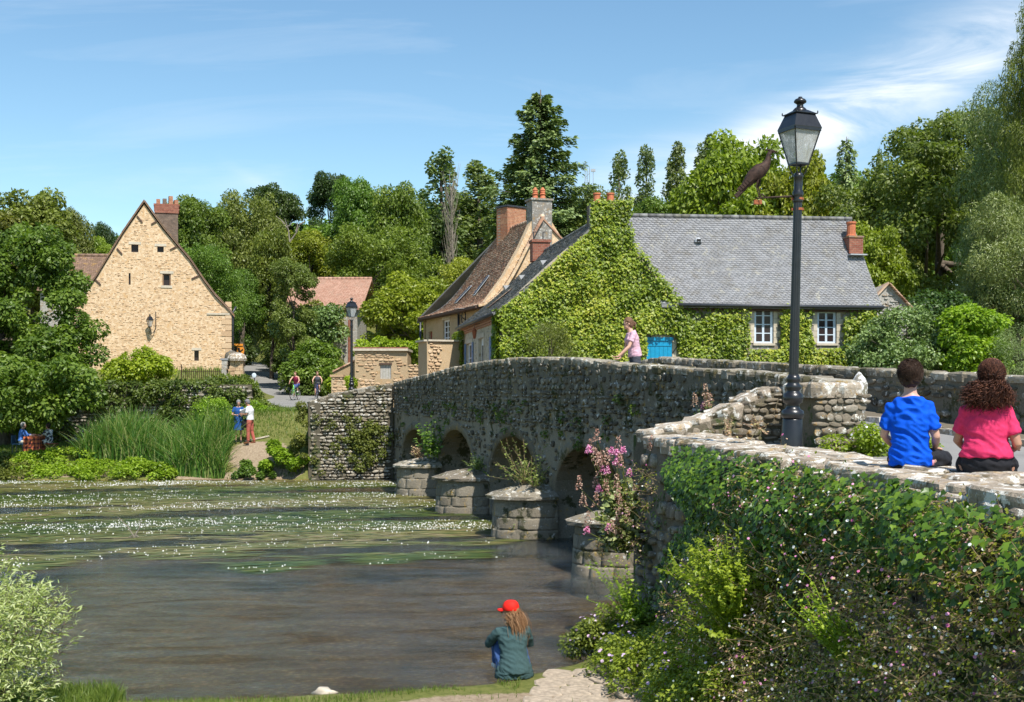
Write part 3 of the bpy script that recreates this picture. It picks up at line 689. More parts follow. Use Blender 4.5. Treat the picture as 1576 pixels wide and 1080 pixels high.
def poly_wall(name, label, cat, pts, tops, bot, th, nrm_side, mat, core_mat, stones, n_obj, loc=None, batter=0, group=None):
    """straight wall pts[0]->pts[1] with rubble on the side nrm_side (world vector)"""
    a, b = Vector(pts[0]), Vector(pts[1]); S = (b-a).normalized(); n = Vector((-S.y, S.x, 0))
    if n.dot(Vector(nrm_side)) < 0: n = -n
    L = (b-a).length; fr = Frame((a.x, a.y, 0), S, n)
    if batter: fr.O = fr.O+n*batter; fr.U = Vector((0, 0, 1))-n*(batter/2.8)
    root = empty(name, (loc or (a+b)/2), label, cat, group)
    tf = lambda s: float(np.interp(s/L, [k[0] for k in tops], [k[1] for k in tops]))
    mb = MB(); q = [t_[0]*L for t_ in tops]; poly = [fr.w(s, tf(s)-.05) for s in q]+[fr.w(L, bot), fr.w(0, bot)]
    mb.prism(poly, -n*th); core = mb.obj('wall_core', [core_mat], root)
    st = dict(h=.15, w=(.18, .4), gap=.018, depth=(.03, .08), density=.94, seed=5); st.update(stones)
    fr2 = Frame(fr.O+n*.003, S, n); fr2.U = fr.U
    Ls = course(fr2, .02, L-.02, bot if 'zb' not in st else st.pop('zb'), max(k[1] for k in tops), inside=lambda s, z, hw, hh: z+hh < tf(s)-.06 and s+hw < L and s-hw > 0, **{k: v for k, v in st.items() if k != 'zb'})
    stones_split('stone', fr2, Ls, mat, root, n_obj)
    return root, fr, L, tf
def cope_line(root, fr, L, tf, th, mat, seed, w=(.35, .7), h=(.1, .16), over=.05, off=0, name='coping_stone', rough=.0):
    r = random.Random(seed); s = 0
    while s < L-.05:
        ww = min(r.uniform(*w), L-s+.03); c = s+ww/2; z = tf(c); sl = (tf(min(c+.2, L))-tf(max(c-.2, 0)))/.4
        Sd = (fr.S+Vector((0, 0, sl))).normalized(); nn = Sd.cross(fr.n); nn = nn if nn.z > 0 else -nn
        f2 = Frame(fr.w(c, z-.09, off-th/2+r.uniform(-rough, rough)*.5), Sd, nn, fr.n)
        piece(name, slab_mesh(r.randrange(14), mat), root, stone_matrix(f2, (0, 0, ww+.03, th+over+r.uniform(0, .08), r.uniform(*h), 0, r.uniform(-.05, .05)))); s += ww
# abutment at the far end, its face turned to the camera
A0 = Vector((-7.94, 46.6, 0)); A1 = Vector((-4.7, 47.35, 0))
ab, abf, abL, abt = poly_wall('abutment_wall', 'sunlit rubble abutment wall at the far left end of the bridge rising from green water', 'wall', (A0, A1),
    [(0, 3.05), (.3, 3.35), (.6, 3.55), (1, 3.76)], -.5, .5, (0, -1, 0), M['abut'], M['mortar'], dict(h=.12, w=(.12, .34), depth=(.04, .11), gap=.015, seed=8, zb=-.1, density=2), 200, loc=(-6.3, 46.9, 0))
cope_line(ab, abf, abL, abt, .5, M['bcoping'], 4, (.3, .55), (.08, .12))
mb = MB(); d2 = Vector((-.1, 1, 0)).normalized()
mb.prism([A0+Vector((0, 0, -.5)), A0+Vector((0, 0, 3.0)), A0+d2*4.5+Vector((0, 0, 2.75)), A0+d2*4.5+Vector((0, 0, -.5))], Vector((.45, 0, 0)))
mb.obj('return_wall', [M['mortar']], ab)
# the near wall with people sitting on it
NA = Vector((front_x(17.2), 17.2, 0)); NB = Vector((front_x(1.0), 1.0, 0))
nw, nwf, nwL, nwt = poly_wall('near_wall', 'thick low stone wall with pale lichened top stones in the right foreground, overgrown with ivy and daisies', 'wall', (NA, NB),
    [(0, 2.84), (.12, 2.82), (.3, 2.82), (.5, 2.84), (.6, 2.84), (1, 2.84)], -.3, .88, (-1, 0, 0), M['nearwall'], M['mortar'], dict(h=.17, w=(.2, .46), depth=(.03, .1), gap=.022, seed=9), 280, loc=(2.6, 11, 0), batter=.24)
def near_cope():
    r = random.Random(31)
    for layer, (dz, th) in enumerate(((-.155, .075), (-.085, .085))):
        for row, (o0, o1) in enumerate(((.025, -.30), (-.26, -.62), (-.58, -.94))):
            s = -.15 if row == 0 else r.uniform(-.1, .1)
            while s < 11.6:
                ww = r.uniform(.24, .75)*(.8 if layer == 0 else 1); c = s+ww/2; d = (o0-o1)*r.uniform(.98, 1.25); z = nwt(c); s += ww*.97
                if layer == 1 and r.random() < .06: continue
                if layer == 0 and row == 1: continue
                f2 = Frame(nwf.w(c, z+dz+.02, (o0+o1)/2+r.uniform(-.05, .04)), nwf.S, (r.uniform(-.05, .05), r.uniform(-.05, .05), 1), nwf.n)
                piece('coping_stone', slab_mesh(r.randrange(14), M['coping']), nw, stone_matrix(f2, (0, 0, ww+.02, d+.03, th*r.uniform(.85, 1.25), 0, r.uniform(-.14, .14))))
near_cope()
# wing wall climbing from the near corner to the bridge end
WA = Vector((1.98, 17.25, 0)); WB = Vector((4.15, 17.85, 0))
ww_, wwf, wwL, wwt = poly_wall('wing_wall', 'rough stone wing wall climbing behind the large lamp post to the bridge parapet', 'wall', (WA, WB),
    [(0, 2.88), (.3, 3.0), (.5, 3.14), (.75, 3.38), (1, 3.58)], -.4, .62, (0, -1, 0), M['wingface'], M['mortar'], dict(h=.10, w=(.1, .26), depth=(.02, .06), seed=15, zb=2.3, density=1.6), 120, loc=(3, 17.5, 0))
cope_line(ww_, wwf, wwL, wwt, .62, M['coping'], 8, (.22, .5), (.1, .15), -.02, rough=.05)
# the thick end of the bridge parapet
ep = empty('parapet_end_pillar', (4.35, 16.9, 2.5), 'blunt rounded stone end of the bridge parapet right of the large lamp post', 'pillar')
mb = MB(); mb.box((4.47, 17.0, 2.98), (.56, .95, 1.04), R(16.4)); mb.obj('core', [M['mortar']], ep)
for k, (o_, S_, n_, L_) in enumerate(((Vector((4.275, 16.452, 0)), Vector((.96, .283, 0)), Vector((.283, -.96, 0)), .62),)):
    f_ = Frame(o_, S_, n_); stones_split('stone', f_, course(f_, -.16, L_, 2.5, 3.42, .10, (.10, .24), .006, (.02, .06), None, 2, 40+k), M['wingface'], ep, 80)
r_ = random.Random(5)
for i in range(3):
    for j in range(2):
        f2 = Frame(Vector((4.32+j*.33-.09*i, 16.6+i*.32+j*.1, 3.47)), (.96, .283, 0), (0, 0, 1), (-.283, .96, 0))
        piece('coping_stone', slab_mesh(r_.randrange(14), M['coping']), ep, stone_matrix(f2, (0, 0, .40, .38, .13, 0, r_.uniform(-.1, .1))))
# standing stones and kerb
def boulder(name, label, cat, c, r, mat, rot=(0, 0, 0), seed=1, amp=.16, sub=3):
    bm = bmesh.new(); bmesh.ops.create_icosphere(bm, subdivisions=sub, radius=1)
    from mathutils import noise
    for v in bm.verts:
        n = noise.fractal(v.co*1.6+Vector((seed*7.1, seed, 0)), 1, 2, 4); v.co *= 1+amp*n
        v.co = Vector((v.co.x*r[0], v.co.y*r[1], v.co.z*r[2]))
    bm.transform(Matrix.Rotation(rot[1], 4, 'Y') @ Matrix.Rotation(rot[0], 4, 'X'))
    me = bpy.data.meshes.new(name); bm.to_mesh(me); bm.free(); me.materials.append(mat)
    me.polygons.foreach_set('use_smooth', np.ones(len(me.polygons), dtype=bool))
    o = bpy.data.objects.new(name, me); COL.objects.link(o); o.location = c; ORG[o.name] = Vector(c)
    return tag(o, label, cat)
M['whitestone'] = stone_mat('whitened_stone', [(.22, .2, .17), (.34, .32, .28), (.5, .48, .44)], lichen=((.72, .71, .68), .54), ochre=((.2, .18, .12), .66), moss=((.22, .2, .15), .62), patch=6)
boulder('guard_stone', 'tall leaning white-blotched guard stone at the end of the bridge parapet', 'stone', (5.28, 18.5, 3.14), (.16, .2, .62), M['whitestone'], (0, R(12), 0), 2)
boulder('guard_stone', 'squat whitish guard stone squeezed against the parapet end, lower of the two', 'stone', (4.98, 17.9, 2.98), (.22, .24, .42), M['whitestone'], (0, R(-6), 0), 5)
kb = empty('kerb', (8, 17, 2.7), 'raised stone kerb with pale blocks along the far parapet', 'kerb', kind='structure')
del kb['category'], kb['label']
def kerb():
    r = random.Random(3); s = -9
    while s < 9:
        w = r.uniform(.5, 1.0); c = s+w/2; z = float(deck_z(16.5+c*.959)); mb = MB(); p = BF.w(c, z+.0, -3.15)
        mb.box(p+Vector((0, 0, .04)), (.24, w-.02, .2), R(16.4)); piece_me = mb.obj('kerb_stone', [M['coping']], kb); s += w
    mb = MB(); S = np.linspace(-9, 9, 12)
    V = [BF.w(s, float(deck_z(16.5+s*.959))+.125, o) for s in S for o in (-3.26, -4.02)]
    mb.add(V, [(2*i, 2*i+1, 2*i+3, 2*i+2) for i in range(11)]); mb.obj('pavement_strip', [M['mortar']], kb)
kerb()
# pale slabs at the water's edge beside the girl
sl = empty('slab_path', (.9, 14, .1), kind='structure')
r_ = random.Random(9)
for i in range(6):
    for j in range(5):
        x = .55+i*.33-.28*j*.3+r_.uniform(-.03, .03); y = 14.3-j*.42+.1*i*.3
        if y < 12 or x > 2.6+.1: continue
        f2 = Frame(Vector((x, y, Hs(x, y)-.02)), (.98, .15, 0), (0, 0, 1), (-.15, .98, 0))
        piece('slab', slab_mesh(r_.randrange(14), M['sandslab']), sl, stone_matrix(f2, (0, 0, .36, .46, .035, 0, r_.uniform(-.1, .1))))
boulder('pale_stone', 'small pale stone lying in the shallow water at the near bank', 'stone', (-2.15, 13.75, .02), (.12, .08, .055), M['limestone'], seed=3, amp=.6, sub=2)
# ------------------------------------------------------------------ buildings
def wall_with_holes(name, vp, outline, holes, mat, parent, depth=.22, thick=.45, back=True):
    """outline, holes: lists of (s,z); holes as (s0,z0,s1,z1). Real openings with reveals."""
    bm = bmesh.new(); loops = []
    def loop(pts, o=0):
        vs = [bm.verts.new(vp.w(s, z, o)) for s, z in pts]; es = [bm.edges.new((vs[i], vs[(i+1) % len(vs)])) for i in range(len(vs))]; return vs, es
    ov, oe = loop(outline); edges = list(oe); hv = []
    for (a, b, c, d) in holes:
        v, e = loop([(a, b), (c, b), (c, d), (a, d)]); edges += e; hv.append(v)
    bmesh.ops.triangle_fill(bm, use_beauty=True, use_dissolve=False, edges=edges)
    for v in hv:
        w = [bm.verts.new(p.co-vp.n*depth) for p in v]
        for i in range(4): bm.faces.new((v[i], v[(i+1) % 4], w[(i+1) % 4], w[i]))
    w = [bm.verts.new(p.co-vp.n*thick) for p in ov]; n = len(ov)
    for i in range(n): bm.faces.new((ov[i], ov[(i+1) % n], w[(i+1) % n], w[i]))
    me = bpy.data.meshes.new(name); bm.to_mesh(me); bm.free(); me.materials.append(mat)
    a = me.attributes.new('rnd', 'FLOAT', 'POINT'); a.data.foreach_set('value', np.full(len(me.vertices), .5, dtype=np.float32))
    return link(name, me, parent)
def vbox(mb, vp, s0, z0, s1, z1, o0, o1):
    """box on a facade between plane coordinates, from offset o0 to o1"""
    P = [vp.w(s, z, o) for o in (o0, o1) for (s, z) in ((s0, z0), (s1, z0), (s1, z1), (s0, z1))]
    mb.add(P, [(0, 1, 2, 3), (4, 5, 6, 7), (0, 1, 5, 4), (1, 2, 6, 5), (2, 3, 7, 6), (3, 0, 4, 7)])
def window(parent, vp, r, cols, rows, fmat, fw=.045, rec=.10, casements=2, lintel=None, sill=None, name='window'):
    s0, z0, s1, z1 = r; mb = MB(); w = empty(name, vp.w((s0+s1)/2, z0), parent=parent)
    for a, b, c, d in ((s0, z0, s0+fw, z1), (s1-fw, z0, s1, z1), (s0+fw, z0, s1-fw, z0+fw), (s0+fw, z1-fw, s1-fw, z1)): vbox(mb, vp, a, b, c, d, -rec-.05, -rec)
    mb.obj('frame', [fmat], w)
    mb = MB(); cw = (s1-s0-2*fw)/casements
    for k in range(casements):
        a = s0+fw+k*cw+.003; b = a+cw-.006
        for q in ((a, z0+fw, a+fw*.8, z1-fw), (b-fw*.8, z0+fw, b, z1-fw)): vbox(mb, vp, *q, -rec-.055, -rec-.008)
        n = cols//casements
        for i in range(rows+1):
            z = z0+fw+(z1-z0-2*fw)*i/rows; hh = fw*.35; vbox(mb, vp, a+fw*.8, max(z-hh, z0+fw), b-fw*.8, min(z+hh, z1-fw), -rec-.05, -rec-.012)
    o = mb.obj('glazing_bars', [fmat], w)
    for k in range(casements):
        a = s0+fw+k*cw+.003; b = a+cw-.006
        for i in range(rows):
            za = z0+fw+(z1-z0-2*fw)*i/rows; zb = z0+fw+(z1-z0-2*fw)*(i+1)/rows; mb = MB()
            vbox(mb, vp, a+fw*.8, za+fw*.3, b-fw*.8, zb-fw*.3, -rec-.04, -rec-.03); mb.obj('pane', [M['glass']], w)
    mb = MB(); vbox(mb, vp, s0, z0, s1, z1, -rec-.12, -rec-.10); mb.obj('backing', [M['dark']], w)
    if sill: mb = MB(); vbox(mb, vp, s0-.06, z0-.09, s1+.06, z0-.002, -.1, .06); mb.obj('sill', [sill], w)
    if lintel: mb = MB(); vbox(mb, vp, s0-.14, z1+.002, s1+.14, z1+.17, -.1, .03); mb.obj('lintel', [lintel], w)
    return w
def dark_opening(parent, vp, r, rec=.2, name='opening', lintel=M['limestone'], sill=None, frame=None):
    s0, z0, s1, z1 = r; w = empty(name, vp.w((s0+s1)/2, z0), parent=parent)
    mb = MB(); vbox(mb, vp, s0-.01, z0-.01, s1+.01, z1+.01, -rec-.03, -rec+.002); mb.obj('pane', [M['glass']], w)
    if lintel: mb = MB(); vbox(mb, vp, s0-.14, z1+.003, s1+.14, z1+.15, -.05, .025); mb.obj('lintel', [lintel], w)
    if sill: mb = MB(); vbox(mb, vp, s0-.08, z0-.14, s1+.08, z0-.003, -.05, .035); mb.obj('sill', [sill], w)
    if frame:
        mb = MB()
        for a, b, c, d in ((s0, z0, s0+.07, z1), (s1-.07, z0, s1, z1), (s0+.07, z1-.07, s1-.07, z1)): vbox(mb, vp, a, b, c, d, -rec+.004, -.03)
        mb.obj('frame', [frame], w)
    return w
def shutter(parent, vp, s0, z0, s1, z1, mat, boards=3, o=.02):
    w = empty('shutter', vp.w(s0, z0), parent=parent); bw = (s1-s0)/boards
    for k in range(boards): mb = MB(); vbox(mb, vp, s0+k*bw+.004, z0, s0+(k+1)*bw-.004, z1, o, o+.03); mb.obj('board', [mat], w)
    mb = MB()
    for z in (z0+.15*(z1-z0), z0+.82*(z1-z0)): vbox(mb, vp, s0+.02, z, s1-.02, z+.06, o+.031, o+.05)
    mb.obj('batten', [mat], w); return w
def tri_n(p): return np.array([p.x, p.y, p.z])
def pot(parent, c, r, h, kind=0, mat=None):
    mb = MB()
    if kind == 0: prof = [(r*.95, 0), (r*.95, .06), (r*.8, .08), (r*.78, h*.85), (r*.92, h*.87), (r*.92, h), (r*.6, h), (r*.58, h*.6)]
    else: prof = [(r*1.1, 0), (r*.9, h*.25), (r*.75, h*.4), (r*1.1, h*.45), (r*.75, h*.52), (r*.85, h*.62), (r*.8, h*.7), (r*.95, h*.78), (r*.5, h*.9), (r*.3, h)]
    mb.lathe(prof, c, 12); mb.obj('chimney_pot', [mat or M['terracotta']], parent, smooth=False)
def iron_tie(parent, vp, x0, y0, x1, y1, w=.07):
    a = vp.sz(x0, y0); b = vp.sz(x1, y1); mb = MB(); mb.beam(vp.w(a[0], a[1], .04), vp.w(b[0], b[1], .04), w, .05, vp.n); mb.obj('iron_tie', [M['wood_dark']], parent)
def ridge_tiles(parent, a, b, n, mat, r=.11):
    a = Vector(a); b = Vector(b); d = (b-a)/n
    for i in range(n):
        mb = MB(); mb.tube([a+d*i+d*.01, a+d*(i+.97)+Vector((0, 0, .01))], [r, r*.93], 8); mb.obj('ridge_tile', [mat], parent, smooth=True)

# --- the tall stone gable house on the left
def left_house():
    vp = VPlane((-20.32, 66), (.966, .26), (.26, -.966)); g = vp.n
    h = empty('stone_house', vp.w(0, 4.4), 'tall golden stone gable house with small windows and a broad brick chimney on the left', 'house')
    out = [vp.sz(*p) for p in ((353, 600), (355, 480), (349, 474), (330, 455), (312, 431), (292, 401), (250, 352), (222, 314), (190, 359), (150, 425), (125, 461), (100, 497))]
    out.append((out[-1][0], out[0][1]))
    wins = [vp.rect(202, 376, 213, 388), vp.rect(242, 379, 252, 388), vp.rect(250, 421, 263, 439), vp.rect(198, 420, 201, 438), vp.rect(299, 539, 306, 555)]
    wall_with_holes('gable_wall', vp, out, wins, M['gable'], h, .25, .6)
    dark_opening(h, vp, wins[0], sill=None, name='attic_window'); dark_opening(h, vp, wins[1], name='attic_window')
    w = dark_opening(h, vp, wins[2], sill=M['limestone'], frame=M['wood'], name='window'); dark_opening(h, vp, wins[3], name='slit_opening', lintel=None)
    dark_opening(h, vp, wins[4], .24, name='wall_niche')
    def edge(p): # inside test
        xs = sorted(out[1:-1], key=lambda q: q[0]); return float(np.interp(p, [q[0] for q in xs], [q[1] for q in xs]))
    def ins(s, z, hw, hh):
        if z+hh > min(edge(s-hw), edge(s+hw))-.1 or abs(s) > 4.6 and s > 0 or s < -4.6: return False
        return not any(a-hw-.06 < s < c+hw+.06 and b-hh-.16 < z < d+hh+.18 for a, b, c, d in wins)
    fr = Frame(vp.w(0, 0, .0), vp.d, vp.n)
    L = course(fr, -4.7, 4.68, 3.9, 14, .085, (.08, .24), .03, (.004, .02), ins, .42, 61)
    stones_joined('small_stones', fr, L, M['gable_stone'], h)
    # quoins on the right corner
    z = 4.2; i = 0
    while z < 8.2:
        mb = MB(); vbox(mb, vp, 4.66-(.5 if i % 2 else .3), z+.01, 4.7, z+.3, -.3, .03); mb.obj('quoin', [M['gable_stone']], h); z += .33; i += 1
    # roof
    back = -vp.n*11.0+vp.d*(-.0); prof = [vp.w(*vp.sz(*p)) for p in ((361, 486), (352, 474), (331, 452), (313, 428), (293, 398), (251, 348), (222, 308))]
    profl = [vp.w(*vp.sz(*p)) for p in ((222, 308), (189, 356), (149, 422), (124, 458), (97, 497))]
    for nm, P in (('r', prof), ('l', profl)):
        mb = MB(); th = Vector((0, 0, -.09)); V = []
        for p in P: V += [p+vp.n*.14, p+vp.n*.14+th, p+back, p+back+th]
        Fc = []
        for i in range(len(P)-1):
            a = i*4; b = a+4; Fc += [(a, b, b+2, a+2), (a+1, a+3, b+3, b+1), (a, a+1, b+1, b), (a+2, b+2, b+3, a+3)]
        Fc += [(0, 2, 3, 1), (len(P)*4-4, len(P)*4-3, len(P)*4-1, len(P)*4-2)]
        mb.add(V, Fc); mb.obj('roof', [M['tile_brown']], h)
        n = 26; cum = [0]
        for i in range(len(P)-1): cum.append(cum[-1]+(P[i+1]-P[i]).length)
        for k in range(int(cum[-1]/.22)):    # verge tiles along the gable edge
            t0 = k*.22; i = max(j for j in range(len(P)-1) if cum[j] <= t0+1e-6); u = (t0-cum[i])/(cum[i+1]-cum[i]); p = P[i].lerp(P[i+1], u); dd = (P[i+1]-P[i]).normalized()
            mb = MB(); mb.beam(p+vp.n*.08+Vector((0, 0, .02+.01*(k % 2))), p+dd*.21+vp.n*.08+Vector((0, 0, .03)), .16, .03, Vector((0, 0, 1))); mb.obj('verge_tile', [M['tile_brown']], h)
    # side wall, gutter pipe
    mb = MB(); a = vp.w(4.69, 3.5, -.02); b = vp.w(4.69, 8.1, -.02); mb.prism([a, b, b+back, a+back], -vp.d*.4); mb.obj('side_wall', [M['gable']], h)
    mb = MB(); mb.tube([vp.w(4.78, 4.2, .0), vp.w(4.78, 7.9, .0), vp.w(4.95, 8.2, -.1)], .055, 8); mb.obj('downpipe', [M['darkmetal']], h, smooth=True)
    mb = MB(); vbox(mb, vp, 3.35, 7.72, 4.6, 7.82, .0, .05); mb.obj('string_course', [M['limestone']], h)
    # chimney
    c = vp.w(1.12, 0, -4.2); ch = empty('chimney', c, parent=h); rot = math.atan2(vp.d.y, vp.d.x)
    mb = MB(); mb.box(c+Vector((0, 0, 12.05)), (1.28, .9, 3.6), rot); mb.obj('stack', [M['brickdark']], ch)
    zt = 13.85
    for dz, w, hh in ((0, 1.36, .16), (.16, 1.42, .12), (.28, 1.36, .14), (.42, 1.46, .12)):
        mb = MB(); mb.box(c+Vector((0, 0, zt+dz+hh/2)), (w, 1.0, hh-.006), rot); mb.obj('brick_course', [M['brickred']], ch)
    for k, (o_, hh, r_) in enumerate(((-.48, .32, .13), (-.12, .36, .12), (.22, .52, .12), (.52, .3, .13))):
        mb = MB(); mb.box(c+vp.d*o_+Vector((0, 0, zt+.54+hh/2)), (.22, .24, hh), rot+.1*k); mb.obj('chimney_pot', [M['brick'] if k != 1 else M['brickdark']], ch)
    for t_ in ((211, 332, 219, 342), (233, 345, 243, 339), (180, 382, 188, 391), (262, 384, 272, 379), (147, 430, 155, 438), (295, 429, 306, 424)): iron_tie(h, vp, *t_)
    # wall lantern on its bracket
    la = empty('wall_lantern', vp.w(0, 7.7), 'black wall lantern on a curved bracket in the middle of the golden stone gable', 'lantern')
    s, z = vp.sz(231, 500); ORG[la.name] = vp.w(s, z, .3); la.location = vp.w(s, z, .3)
    mb = MB(); mb.tube([vp.w(s+.3, z+.75, .0), vp.w(s+.3, z-.15, .02), vp.w(s+.2, z-.42, .1), vp.w(s, z-.48, .3), vp.w(s, z-.1, .42)], .022, 6); mb.obj('bracket', [M['black']], la)
    cc = vp.w(s, z-.1, .42); mb = MB(); mb.lathe([(.09, 0), (.17, .34)], cc, 4); mb.obj('glass', [M['lglass']], la)
    mb = MB(); mb.lathe([(.21, .34), (.2, .37), (.12, .52), (.04, .58), (.05, .62), (.01, .7)], cc, 4); mb.lathe([(.1, -.03), (.1, .0)], cc, 4)
    for k in range(4):
        a = k*math.pi/2; mb.tube([cc+Vector((.095*math.cos(a), .095*math.sin(a), 0)), cc+Vector((.18*math.cos(a), .18*math.sin(a), .34))], .012, 4)
    mb.obj('cage', [M['black']], la)
    # railings, gate pillars in front
    rl = empty('iron_railing', vp.w(2.9, 4.0, 4), 'low rusty iron railing between the round bush and the gate pillars', 'railing')
    v2 = VPlane((-15.4, 60.5), (1, .05), (0, -1)); a = v2.sz(279, 570)[0]; b = v2.sz(341, 570)[0]; zz = v2.sz(300, 590)[1]; n = 21
    for k in range(n):
        s_ = a+(b-a)*k/(n-1); mb = MB(); hh = .72 if k else .95; mb.tube([v2.w(s_, zz), v2.w(s_, zz+hh)], .016 if k else .03, 5); mb.obj('bar', [M['iron']], rl)
    for q in (.12, .6): mb = MB(); mb.beam(v2.w(a, zz+q), v2.w(b, zz+q), .03, .03); mb.obj('rail', [M['iron']], rl)
    for (x0, x1, yt, nm, lab) in ((341, 350, 556, 'gate_pillar', 'narrow stone gate pillar with white cap blocks beside the iron railing'), (354, 373, 560, 'gate_pillar', 'broad rough stone gate pillar at the start of the lane by the house corner')):
        s0, z0 = v2.sz(x0, 600); s1 = v2.sz(x1, 600)[0]; zt = v2.sz(x0, yt)[1]; p = empty(nm, v2.w((s0+s1)/2, zt-1.8), lab, 'pillar'); r = random.Random(x0)
        z = zt-1.9
        while z < zt:
            hh = r.uniform(.14, .26); s = s0
            while s < s1-.05:
                ww = min(r.uniform(.2, .38), s1-s+.02); mb = MB(); vbox(mb, v2, s+.008, z+.008, s+ww-.008, z+hh-.008, -.5+r.uniform(-.03, .03), r.uniform(-.02, .03)); mb.obj('stone', [M['greystone'] if x0 < 350 else M['gable_stone']], p); s += ww
            z += hh
        if x0 > 350:
            mb = MB(); mb.lathe([(.48, 0), (.5, .12), (.42, .3), (.2, .42), (.02, .46)], v2.w((s0+s1)/2, z, -.25), 9); mb.obj('cap', [M['coping']], p)
        else:
            mb = MB(); vbox(mb, v2, s0-.05, z, s1+.05, z+.1, -.5, .06); mb.obj('cap', [M['slate']], p)
    boulder('cap_stone', 'dark domed stone standing on the wall behind the gate pillars', 'stone', px(356, 552, 61.5), (.34, .34, .42), M['bridge'], seed=9)
left_house()
def far_left_house():
    vp = VPlane((-31, 82), (1, .05), (0, -1)); h = empty('brown_roof_house', (-29, 84, 6), 'house with a long low brown tiled roof behind the golden gable', 'house')
    s0 = vp.sz(62, 440)[0]; s1 = vp.sz(185, 440)[0]; ze = vp.sz(100, 443)[1]
    wall_with_holes('wall', vp, [(s0, 3), (s1, 3), (s1, ze), (s0, ze)], [], M['greystone'], h)
    a, b = vp.w(s0-.1, ze-.1, .4), vp.w(s1, ze-.1, .4); up = Vector((.3, 3.2, 2.6))
    A, B = tri_n(a), tri_n(b); U = np.array(up)
    tiles('roof_tiles', lambda u, v: A+(B-A)*u+U*v, 42, 26, M['tile_brown'], h, .02, .01)
    mb = MB(); mb.prism([a, b, b+up, a+up], Vector((0, 0, -.12))); mb.obj('roof', [M['tile_brown']], h)
    mb = MB(); mb.prism([a+up, b+up, b+up*2-Vector((0, 0, up.z*2)), a+up*2-Vector((0, 0, up.z*2))], Vector((0, 0, -.12))); mb.obj('rear_roof', [M['tile_brown']], h)
    ridge_tiles(h, a+up+Vector((0, 0, .05)), b+up+Vector((0, 0, .05)), 12, M['tile_brown'], .13)
far_left_house()

